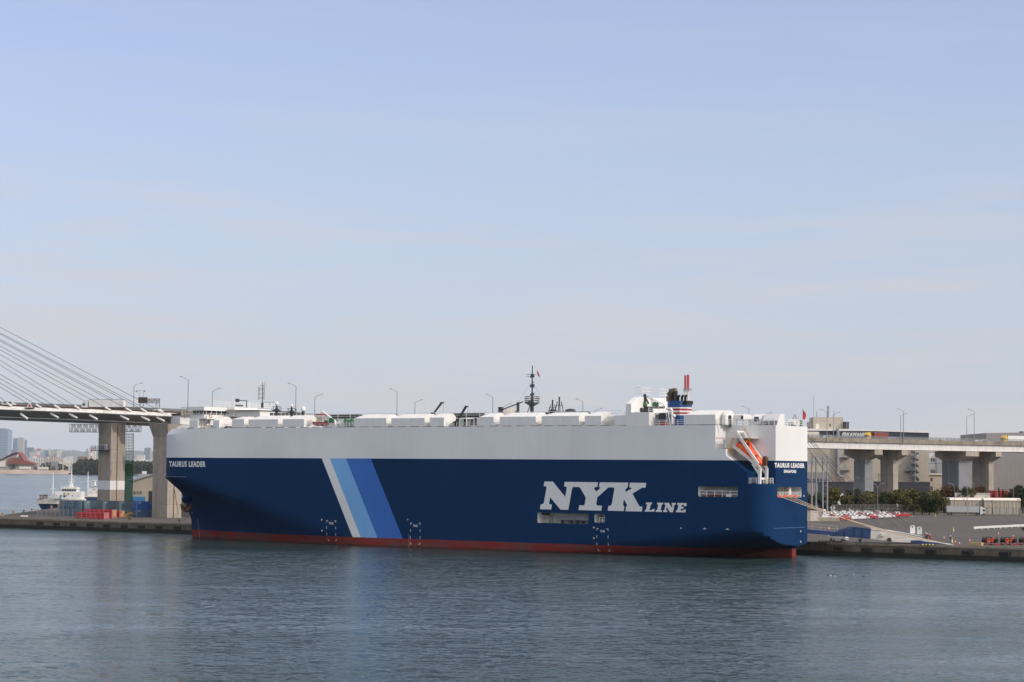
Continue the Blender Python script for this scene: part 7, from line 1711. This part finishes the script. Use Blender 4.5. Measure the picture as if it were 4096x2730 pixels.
# beige shed behind the pier
B = Bld('dock_shed', 'beige gabled shed with blue base between the bridge piers', 527, 790, 'shed')
zE, zP = B.Z(527, 1928), B.Z(612, 1900)
MB().prism([(0, 0, 0), (B.X(760), 0, 0), (B.X(760), 0, B.Z(700, 1925)), (B.X(640), 0, B.Z(640, 1894)), (B.X(612), 0, zP), (0, 0, zE)], (0, 30, 0)).build('wall', beige, B.o)
MB().prism([(-.6, -.5, zE - .1), (B.X(640), -.5, B.Z(640, 1894)), (B.X(760), -.5, B.Z(700, 1925)), (B.X(760), -.5, B.Z(700, 1925) + .5), (B.X(640), -.5, B.Z(640, 1894) + .6), (-.6, -.5, zE + .5)], (0, 31, 0)).build('roof', greyp, B.o)
MB().box(B.X(533), B.X(583), -.25, -.003, 0, B.Z(550, 1987)).build('blue_cladding', mat('shed_blue', (.05, .2, .42), .6), B.o)
mb = MB().box(B.X(536), B.X(567), -.1, -.003, B.Z(550, 1977), B.Z(550, 1966)); w = mb.build('window', glassm, B.o)
for k in range(1, 5): X = B.X(536 + 31 * k / 5); MB().box(X - .08, X + .08, -.14, -.101, B.Z(550, 1977), B.Z(550, 1966)).build('glazing_bar', cream, w)
a = aty(605, 2000, 720); tag(MB().box(a.x - 1.0, a.x + 1.2, 720, 722, QZ, aty(605, 1970, 720).z).box(a.x - .9, a.x + .3, 719.8, 722.2, aty(605, 1970, 720).z, aty(605, 1965, 720).z).build('machinery_cabinet', darkm), 'tall dark machinery cabinet beside the second pier', 'machine')
# sign gantry on the bridge
g0 = bat(562, 4, 1.0); G = thing('sign_gantry', 'steel gantry with brown sign box over the bridge road', 'gantry', g0)
def gz(x, y): q = aty(x, y, g0.y); return Vector((q.x - g0.x, 0, q.z - g0.z))
for x in (560, 625):
    mb = MB(); z = gz(x, 1595).z
    for dx in (0, 1.2): mb.bar((gz(x, 1600).x + dx, 0, 0), (gz(x, 1600).x + dx, 0, z), .22)
    k = 0.0
    while k < z - 1.2: mb.bar((gz(x, 1600).x, 0, k), (gz(x, 1600).x + 1.2, 0, k + 1.2), .12); k += 1.2
    mb.build('gantry_leg', lampm, G)
mb = MB(); truss(mb, gz(585, 1596), gz(636, 1596), 1.4, 5, .1); truss(mb, gz(585, 1596) + Vector((0, 1.2, 0)), gz(636, 1596) + Vector((0, 1.2, 0)), 1.4, 5, .1); mb.build('gantry_beam', lampm, G)
p, q = gz(554, 1613), gz(589, 1590); MB().box(p.x, q.x, -.6, .9, p.z, q.z).build('sign_box', mat('sign_brown', (.05, .03, .022), .7), G)
for x in (557, 573): a = gz(x, 1590); MB().bar((a.x, .2, a.z), (a.x, .2, gz(x, 1564).z), .09).build('camera_pole', lampm, G)
a, b = gz(543, 1563), gz(581, 1563); MB().bar((a.x, .2, a.z), (b.x, .2, b.z), .1).box(a.x, a.x + .5, 0, .4, a.z - .5, a.z).box(b.x - .5, b.x, 0, .4, b.z - .5, b.z).build('camera_bar', lampm, G)
o = lamp(9.2, 2.7, 1); o.location = bat(458, 21, 1.0); o.location.z = aty(458, 1627, o.location.y).z; hh = aty(458, 1540, o.location.y).z - o.location.z; o.scale = (1, 1, hh / 9.4); o['label'] = 'grey lamp post on the bridge behind the white lorry'
q = bat(117, .4, 1.0); o = thing('navigation_mark', 'white board with red triangle on the bridge edge', 'sign', q); MB().prism([(-1.1, -.1, 0), (1.1, -.1, 0), (0, -.1, 1.9)], (0, .08, 0)).build('triangle_board', white, o); MB().prism([(-.62, -.14, .25), (.62, -.14, .25), (0, -.14, 1.35)], (0, .03, 0)).build('red_triangle', redp, o); MB().box(-1.6, 1.6, -.3, .6, -.3, -.01).build('board_bracket', darkm, o)

# ================================================================ COASTAL TANKERS
hullb = mat('tanker_blue', (.02, .05, .12), .5)
def tanker(label, x0, d, ang, full):
    o = thing('coastal_tanker', label, 'ship', (aty(x0, 2000, d).x, d, 0), ang)
    return o
dT = 905.0
T = tanker('small coastal tanker with white wheelhouse, blue hull and two masts', 142, dT, 0, True)
x_ = lambda x: aty(x, 2000, dT).x - T.location.x
z_ = lambda x, y: aty(x, y, dT).z
st = [(0, .1, 0), (.06, 1.4, .15), (.16, 3.2, .3), (.35, 4.4, .1), (1.0, 4.5, 0)]
L = 58; vsx, fsx = [], []
zd = z_(180, 2014); zb = z_(150, 2018)
for f, w, s in st: vsx += [(f * L + (1 - f) * 2.5, 4.6 - w * .5, -.5), (f * L, 4.6 - w, zd), (f * L, 4.6 + w, zd), (f * L + (1 - f) * 2.5, 4.6 + w * .5, -.5)]
for i in range(4):
    for k in range(4): fsx.append((i * 4 + k, i * 4 + (k + 1) % 4, (i + 1) * 4 + (k + 1) % 4, (i + 1) * 4 + k))
fsx += [(0, 1, 2, 3), (16, 19, 18, 17)]
MB().add(vsx, fsx).build('hull', hullb, T)
zt = z_(180, 1996); vsx = []
for f, w, s in st[:4]: vsx += [(f * L - .4, 4.6 - w - .1, zd - .3), (f * L - .4, 4.6 - w - .1, zt), (f * L - .4, 4.6 + w, zt), (f * L - .4, 4.6 + w, zd - .3)]
MB().add(vsx, [(i * 4 + k, i * 4 + (k + 1) % 4, (i + 1) * 4 + (k + 1) % 4, (i + 1) * 4 + k) for i in range(3) for k in range(4)] + [(0, 1, 2, 3), (12, 15, 14, 13)]).build('forecastle', cream, T)
MB().box(x_(151), x_(163), 3, 6, zt, zt + 1.6).build('anchor_windlass', rust, T); MB().box(x_(170), x_(178), 3, 6, zt, zt + 1.7).build('mooring_winch', darkm, T)
mb = MB(); railing(mb, [(x_(150), .8, zt), (x_(240), .2, zt)], 1.1, .04, 1.6); mb.build('bow_railing', white, T)
hs = MB().box(x_(218), x_(322), .6, 8.6, z_(260, 1997), z_(260, 1967)).build('deckhouse', white, T)
for x0, x1, y0, y1, m in ((236, 244, 1982, 1990, mat('panel_green', (.05, .3, .1), .6)), (252, 260, 1972, 1980, greyp), (252, 260, 1982, 1990, mat('panel_navy', (.04, .06, .2), .6)), (268, 276, 1972, 1980, mat('panel_ochre', (.6, .4, .05), .6)), (236, 244, 1990, 1996, mat('panel_cyan', (.05, .3, .5), .6))): MB().box(x_(x0), x_(x1), .5, .597, z_(250, y1), z_(250, y0)).build('painted_panel', m, hs)
for x in (222, 245, 263, 287, 310): MB().box(x_(x), x_(x + 3), .5, .597, z_(250, 1986), z_(250, 1982)).build('window', glassm, hs)
wh = MB().box(x_(243), x_(302), 1.5, 7.5, z_(260, 1967) + .003, z_(260, 1950)).build('wheelhouse', white, T)
for k in range(6): xa = 245 + k * 9.5; MB().box(x_(xa), x_(xa + 7.5), 1.4, 1.497, z_(260, 1966), z_(260, 1958)).build('window', glassm, wh)
MB().box(x_(239), x_(306), 1, 8, z_(260, 1957) + .003, z_(260, 1955)).build('wheelhouse_roof', white, wh); mb = MB(); railing(mb, [(x_(241), 1.2, z_(260, 1955)), (x_(304), 1.2, z_(260, 1955))], 1.4, .05, 1.3); mb.build('roof_railing', white, wh)
MB().tube((x_(315), 2, z_(260, 1997)), (x_(315), 2, z_(260, 1967)), .6, 8).build('funnel_pipe', white, T)
for x, yb, yt, bars in ((201, 1996, 1890, ((1958, 2.2), (1990, 1.8))), (275, 1950, 1860, ((1904, 1.3), (1920, 1.8), (1928, 2.6), (1935, 1.6)))):
    m_ = MB().tube((x_(x), 4.6, z_(x, yb)), (x_(x), 4.6, z_(x, yt)), .38, 8, .13).build('mast', white, T)
    for y, w in bars: MB().box(x_(x) - w * .5, x_(x) + w * .5, 4.3, 4.9, z_(x, y), z_(x, y) + .25).build('mast_platform', white, m_)
    MB().bar((x_(x), 4.6, z_(x, yt)), (x_(x), 4.6, z_(x, yt - 6)), .1).build('mast_light', redp, m_)
MB().prism([(x_(266), 3.8, z_(275, 1953)), (x_(284), 3.8, z_(275, 1953)), (x_(278), 3.8, z_(275, 1932)), (x_(271), 3.8, z_(275, 1932))], (0, 1.6, 0)).build('mast_base', white, T)
dT = 960.0
T = tanker('white coastal vessel partly hidden behind the banded bridge pier', 325, dT, 0, False)
MB().prism([(x_(325), 0, -.5), (x_(420), 0, -.5), (x_(420), 0, z_(350, 1989)), (x_(330), 0, z_(350, 1987)), (x_(322), 0, z_(350, 1992))], (0, 8, 0)).build('hull', hullb, T)
MB().box(x_(325), x_(400), -.1, 8, z_(350, 1989) + .003, z_(350, 1985)).build('bulwark', cream, T)
MB().box(x_(347), x_(375), 1, 7, z_(350, 1985), z_(350, 1953)).build('deckhouse', white, T); MB().box(x_(369), x_(420), .8, 7.2, z_(350, 1985) + .01, z_(350, 1945)).build('bridge_tower', white, T)
MB().box(x_(363), x_(420), .3, 7.7, z_(350, 1945) + .003, z_(350, 1942)).build('bridge_deck', white, T); MB().box(x_(371), x_(420), 1.2, 6.8, z_(350, 1952) , z_(350, 1946)).build('window_band', glassm, T)
for x, y in ((357, 1968), (382, 1968), (375, 1957)): MB().box(x_(x), x_(x + 3), .7, .99, z_(x, y + 4), z_(x, y)).build('porthole', glassm, T)
mb = MB(); railing(mb, [(x_(326), .2, z_(350, 1985)), (x_(362), .2, z_(350, 1985))], 1.6, .05, 1.5); railing(mb, [(x_(363), .5, z_(350, 1942)), (x_(419), .5, z_(350, 1942))], 2.0, .06, 1.5); mb.build('railing', white, T)
for x, yb, yt in ((343, 1985, 1888), (372, 1942, 1922)):
    m_ = MB().tube((x_(x), 4, z_(x, yb)), (x_(x), 4, z_(x, yt)), .4, 8, .15).build('mast', white, T); MB().box(x_(x) - .9, x_(x) + .9, 3.7, 4.3, z_(x, yt + 40 if yb > 1950 else yt + 1), z_(x, yt + 38 if yb > 1950 else yt)).build('mast_platform', white, m_)

# ================================================================ FAR SHORE AND CITY (beyond the bay)
dS = 6100.0
def fx(x, d): return aty(x, 1880, d).x
def fz(x, y, d): return aty(x, y, d).z
tag(MB().prism([(fx(-2600, dS), dS, -2), (fx(278, dS), dS, -2), (fx(290, 5700), 5700, -2), (fx(660, 5600), 5600, -2), (fx(1500, 5600), 5600, -2), (fx(1500, 5600) + 600, 17000, -2), (fx(-2600, 17000), 17000, -2)], (0, 0, 6.0)).build('far_shore', mat('far_ground', (.16, .15, .11), .9, var=.2, scale=.01)), kind='structure')
sw = thing('sea_wall', 'long pale sea wall along the far shore', 'sea wall', (0, 0, 0))
seam_ = mat('pale_revetment', (.40, .31, .25), .9, var=.2, scale=.02, streak=0)
for k in range(9):
    xa, xb = -160 + k * 48.6, -160 + (k + 1) * 48.6 - .6; z1 = fz(100, 1881, dS)
    MB().prism([(fx(xa, dS), dS - 14, -1), (fx(xa, dS), dS - 3, z1), (fx(xa, dS), dS - .5, z1), (fx(xa, dS), dS - .5, -1)], (fx(xb, dS) - fx(xa, dS), 0, 0)).build('wall_section', seam_, sw)
for i, (x0, x1, z1_) in enumerate(((-300, 120, 1), (100, 420, 1), (300, 700, 1), (480, 900, 1))):
    pass
hillm = mat('wooded_hills', (.06, .085, .075), .95, var=.3, scale=.002)
rnd = random.Random(3); prof = []
hy = [(-3000, 1845), (-1800, 1826), (-1000, 1815), (-500, 1818), (-200, 1812), (0, 1808), (100, 1803), (160, 1797), (200, 1802), (232, 1799), (260, 1804), (290, 1801), (330, 1807), (400, 1803), (500, 1801), (560, 1803), (620, 1808), (800, 1812), (1200, 1818), (1500, 1828), (2400, 1838), (3600, 1846), (5200, 1858)]
dH = 44000
pts = [(fx(x, dH), fz(x, y, dH)) for x, y in hy]; vsx = []; fsx = []
nn = len(pts) * 6 - 5
ridge = []
for i in range(len(pts) - 1):
    for k in range(6): f = k / 6; ridge.append((pts[i][0] + (pts[i + 1][0] - pts[i][0]) * f, pts[i][1] + (pts[i + 1][1] - pts[i][1]) * f + rnd.uniform(-11, 11)))
ridge.append(pts[-1])
for x, z in ridge: vsx += [(x, dH - 2200, 3), (x, dH - 350 + rnd.uniform(-80, 80), z * .62), (x, dH, z), (x, dH + 2000, 3)]
for i in range(len(ridge) - 1):
    for k in range(3): fsx.append((i * 4 + k, i * 4 + k + 1, (i + 1) * 4 + k + 1, (i + 1) * 4 + k))
tag(MB().add(vsx, fsx).build('hills', hillm), kind='structure')
tg = [facade_mat('tower_blue', (.22, .30, .40), 6, 4.0, seam=.75), facade_mat('tower_grey', (.42, .43, .44), 5, 3.6, seam=.7), facade_mat('tower_pale', (.55, .54, .51), 5, 3.4, seam=.72), facade_mat('tower_slate', (.20, .23, .28), 5, 3.8, seam=.7), facade_mat('block_brown', (.26, .16, .13), 4, 3.2, seam=.7)]
def tower(label, x0, x1, yt, d, m, crown=None, setb=0):
    d = 2 * d - 1500 if d > 7000 else d
    o = thing('tower_block', label, 'building', (fx(x0, d), d, 4)); w = fx(x1, d) - fx(x0, d); h = fz(x0, yt, d) - 4
    MB().box(0, w, 0, w * .8, 0, h).build('wall', tg[m], o)
    MB().box(w * .1, w * .9, w * .1, w * .7, h, h + max(2.5, h * .02)).build('roof_plant', tg[3], o)
    nb_ = max(3, int(h / 8)) 
    for k in range(min(nb_, 16)):                                # floor bands stand proud of the curtain wall
        z = h * (k + .6) / min(nb_, 16); MB().box(-.3, w + .3, -.5, -.02, z, z + h / min(nb_, 16) * .28).build('floor_band', tg[m if m != 0 else 3], o)
    if crown: MB().box(w * crown[0], w * crown[1], 0, w * .5, h, h + crown[2]).build('crown', tg[m], o)
    if setb: MB().box(w, w * (1 + setb), 2, w * .7, 0, h * .9).build('side_wing', tg[1], o)
for a in (('tallest blue-grey tower at the left edge of the skyline', -60, 29, 1719, 7300, 0, (.5, .86, 8)), ('slim blue-grey tower, taller half of the twin towers', 50, 68, 1757, 7400, 0, (.3, 1.0, 5)), ('pale tower with glass strip beside the slim blue one', 68.5, 92, 1754, 7450, 1), ('lower glass tower right of the pale twin', 92.5, 104, 1763, 7500, 0), ('low blue block left of the twin towers', 43, 50, 1801, 7350, 3),
          ('dark blue square office block on the skyline', 106, 131, 1792, 7300, 3), ('grey block below the red-white pylon', 116, 150, 1808, 7100, 1), ('greenish-blue apartment tower in the skyline centre', 178, 192, 1803, 7400, 0), ('pale apartment tower beside the greenish one', 192.5, 200, 1798, 7420, 2), ('grey apartment tower right of the pale one', 200.5, 226, 1803, 7380, 1), ('cream apartment tower at the end of the row', 227, 245, 1802, 7360, 2),
          ('pale tower behind the red-white chimney left of the pier', 354, 380, 1793, 7500, 2), ('grey office tower seen between the two bridge piers', 576, 598, 1793, 7600, 3), ('pale slab beside the grey office tower', 598.5, 604, 1793, 7620, 2), ('low pale block left of the grey office tower', 545, 575, 1821, 7400, 2), ('brown apartment house left of the wooded point', 308, 345, 1829, 6900, 4), ('distant pale block beyond the brown apartments', 270, 287, 1826, 7800, 2)):
    tower(*a)
def flats(label, x0, x1, yt, yb, d, m, fin):
    o = thing('apartment_block', label, 'building', (fx(x0, d), d, 4)); w = fx(x1, d) - fx(x0, d); h = fz(x0, yt, d) - 4
    MB().box(0, w, 0, 14, 0, h).build('wall', tg[m], o); nf = max(3, int(h / 3.6))
    for k in range(nf): MB().box(-.2, w + .2, -1.4, -.02, h * k / nf, h * k / nf + h / nf * .42).build('balcony_band', fin, o)
    n = max(3, int((x1 - x0) / 10))
    for k in range(n + 1): X = w * k / n; MB().box(X - .9, X + .9, -2.2, -1.45, 0, h * 1.03).build('fin_wall', fin, o)
    MB().box(w * .4, w * .6, 3, 10, h, h + 4).build('stair_head', fin, o)
flats('white-finned apartment block on the far shore behind the red roof', 100, 172, 1832, 1856, 6700, 3, white); flats('reddish apartment block right of the white-finned one', 173, 204, 1833, 1850, 6750, 4, cream); flats('brown stepped apartment block near the skyline centre', 214, 241, 1829, 1852, 6650, 4, cream); flats('white apartment block left of the wooded point', 254, 266, 1836, 1856, 6650, 1, white)
flats('low grey houses in front of the brown stepped block', 180, 235, 1846, 1858, 6500, 1, greyp); flats('low pale houses before the white apartment block', 242, 300, 1850, 1862, 6450, 2, cream); flats('low pale houses right of the green scaffold', 530, 610, 1841, 1850, 6600, 2, white)
# red-roofed exhibition hall
dR = 6350; RH = thing('red_roof_hall', 'large hall with sweeping dark red roof on the far shore', 'hall', (fx(0, dR), dR, 4)); X_ = lambda x: fx(x, dR) - fx(0, dR); Z_ = lambda x, y: fz(x, y, dR) - 4
redr = mat('dull_red_roof', (.20, .055, .04), .8, var=.15, scale=.03)
def sheet(poly_top, th, deep, name, m, y=0):
    top = [(X_(x), y, Z_(x, yy)) for x, yy in poly_top]; bot = [(X_(x), y, Z_(x, yy) - th) for x, yy in reversed(poly_top)]; MB().prism(top + bot, (0, deep, 0)).build(name, m, RH)
sheet([(-60, 1862), (-30, 1850), (0, 1838), (30, 1823), (50, 1813), (64, 1809), (72, 1810), (80, 1820), (95, 1842)], 2.2, 60, 'main_roof', redr, -2)
MB().prism([(X_(30), -4, Z_(30, 1858)), (X_(34), -4, Z_(34, 1838)), (X_(44), -4, Z_(44, 1832)), (X_(60), -4, Z_(60, 1831)), (X_(136), -4, Z_(136, 1855)), (X_(138), -4, Z_(138, 1859))], (0, 60, 0)).build('lower_roof', redr, RH)
MB().prism([(X_(-60), 3, 0), (X_(135), 3, 0), (X_(135), 3, Z_(135, 1862)), (X_(90), 3, Z_(90, 1845)), (X_(70), 3, Z_(70, 1816)), (X_(-60), 3, Z_(-60, 1866))], (0, 50, 0)).build('wall', mat('hall_wall', (.30, .29, .28), .8), RH)
MB().prism([(X_(-60), 1.0, Z_(0, 1868)), (X_(22), 1.0, Z_(20, 1868)), (X_(22), 1.0, Z_(20, 1842)), (X_(-60), 1.0, Z_(0, 1865))], (0, 1.5, 0)).build('cream_gable', cream, RH)  # cream gable panel, paler than the hall wall
MB().prism([(X_(63), -2.5, Z_(65, 1831)), (X_(75), -2.5, Z_(75, 1825)), (X_(72), -2.5, Z_(72, 1816))], (0, .4, 0)).build('gable_light', white, RH)
for i, (x0, x1, yt, lb) in enumerate(((77, 120, 1867, 'low white pavilion on the sea wall'), (153, 191, 1869, 'low cream pavilion with posts on the sea wall'))):
    o = thing('pavilion', lb, 'pavilion', (fx(x0, 6150), 6150, 4)); w = fx(x1, 6150) - fx(x0, 6150); h = fz(x0, yt, 6150) - 4
    MB().box(0, w, 0, 10, h * .6, h).build('roof', cream, o)
    for k in range(4): MB().box(w * k / 3.4, w * k / 3.4 + 2, 1, 3, 0, h * .6).build('post', cream, o)
    MB().box(0, w, 6, 9, 0, h * .6).build('wall', [white, greyp][i], o)
# red-white pylons and chimney
def pylon(label, x, yt, yb, d, w, cols):
    o = thing('pylon', label, 'pylon', (fx(x, d), d, 4)); h = fz(x, yt, d) - 4; n = 8
    for k in range(n):
        mb = MB(); z0, z1 = h * k / n, h * (k + 1) / n; w0, w1 = w * (1 - .85 * k / n), w * (1 - .85 * (k + 1) / n)
        for s in (-1, 1): mb.bar((s * w0, 0, z0), (s * w1, 0, z1), 1.3); mb.bar((s * w0, 0, z0), (-s * w1, 0, z1), .8)
        mb.bar((-w0, 0, z0), (w0, 0, z0), .8)
        if k in (4, 5, 6): mb.bar((-w * .9, 0, z1), (w * .9, 0, z1), 1.0)
        mb.build('lattice_section', cols[k % 2], o)
pr = mat('pylon_red', (.5, .1, .08), .6)
pylon('red and white lattice pylon in the middle of the skyline', 153, 1781, 1830, 7000, 9, (pr, white)); pylon('grey lattice pylon left of the red-white chimney', 347, 1795, 1835, 7200, 7, (lampm, lampm)); pylon('faint grey lattice pylon above the cream tower row', 247, 1810, 1840, 7700, 7, (lampm, lampm))
d = 6900; o = thing('striped_chimney', 'red and white striped chimney left of the banded pier', 'chimney', (fx(364, d), d, 4)); h = fz(364, 1798, d) - 4
for k in range(7): MB().tube((0, 0, h * k / 7), (0, 0, h * (k + 1) / 7 - .05), 2.4, 10).build('painted_band', white if k % 2 else pr, o)
# shore trees: singled-out trees in front, the wooded point as one mass
rnd = random.Random(11); mb = MB(); fl_ = leafmat('far_wood_leaf', (.014, .026, .014), (.04, .06, .03))
def mass(mb, x0, x1, ytf, ybase, d, n, s, rnd):
    for _ in range(n):
        x = rnd.uniform(x0, x1); yt = ytf(x); f = rnd.random() ** .8; dd = d + rnd.uniform(0, 160)
        c = Vector((fx(x, dd), dd, 3 + (fz(x, yt, d) - 3) * f * (.86 + .14 * math.sin(x * .9) * math.cos(x * 2.3)))); a = Vector((rnd.gauss(0, 1), rnd.gauss(0, 1), rnd.gauss(0, .7))).normalized() * s * rnd.uniform(.5, 1.2); b = a.cross(Vector((rnd.gauss(0, 1), rnd.gauss(0, 1), rnd.gauss(0, 1)))).normalized() * s * .8
        mb.add([c - a, c - b, c + a, c + b], [(0, 1, 2, 3)])
top = lambda x: 1870 - 34 * min(1, max(0, (x - 284) / 36)) ** .7 if x < 420 else 1842 + (x - 420) * .012
mass(mb, 286, 640, top, 1895, 5640, 9000, 4.2, rnd)
tag(mb.build('wooded_point', fl_, fix=False), 'dark wooded point on the far shore behind the bridge piers', 'woods', kind='stuff')
pk = leafmat('blossom_leaf', (.20, .14, .13), (.30, .21, .20))
for i, (x, w, yt, m) in enumerate(((48, 48, 1850, 0), (112, 26, 1861, 1), (140, 24, 1860, 1), (170, 26, 1852, 0), (195, 28, 1850, 0), (214, 22, 1864, 1), (240, 24, 1855, 0), (262, 26, 1862, 0))):
    d = 6180; o = thing('shore_tree', f'{["dark green", "pinkish bare"][m]} tree along the far sea wall, {ORD[[0, 0, 1, 1, 2, 2, 3, 4][i]]} of its colour from the left', 'tree', (fx(x, d), d, 4), 0, 'trees on the far sea wall'); h = fz(x, yt, d) - 4; W_ = w * d / FPX
    crown_mesh(90 + i, 420, 1.6, h, W_ * .55, h * .2).build('crown', [fl_, pk][m], o, fix=False); MB().tube((0, 0, 0), (0, 0, h * .6), .6, 6, .3).build('trunk', bark, o)
# a small moored boat below the wooded point
a = atz(578, 1907, .3); o = thing('moored_boat', 'small white boat moored below the wooded point between the piers', 'boat', (fx(578, 5200), 5200, 0)); MB().prism([(-16, 0, .2), (14, 0, .2), (18, 0, 5), (-17, 0, 5)], (0, 8, 0)).build('hull', greyp, o); MB().box(-6, 4, 1, 7, 5, 12).build('cabin', white, o)
# ================================================================ AIR
hz = MB().box(-30500, 30500, -400, 49000, -4, 470).build('haze', [])
hm = bpy.data.materials.new('haze'); hm.use_nodes = True
N, L = hm.node_tree.nodes, hm.node_tree.links
N.remove(N['Principled BSDF'])
pv = N.new('ShaderNodeVolumePrincipled'); pv.inputs['Color'].default_value = (0.86, 0.92, 1.0, 1); pv.inputs['Density'].default_value = 0.000016
pv.inputs['Anisotropy'].default_value = 0.0
L.new(pv.outputs[0], N['Material Output'].inputs['Volume'])
hz.data.materials.append(hm); tag(hz, kind='stuff')
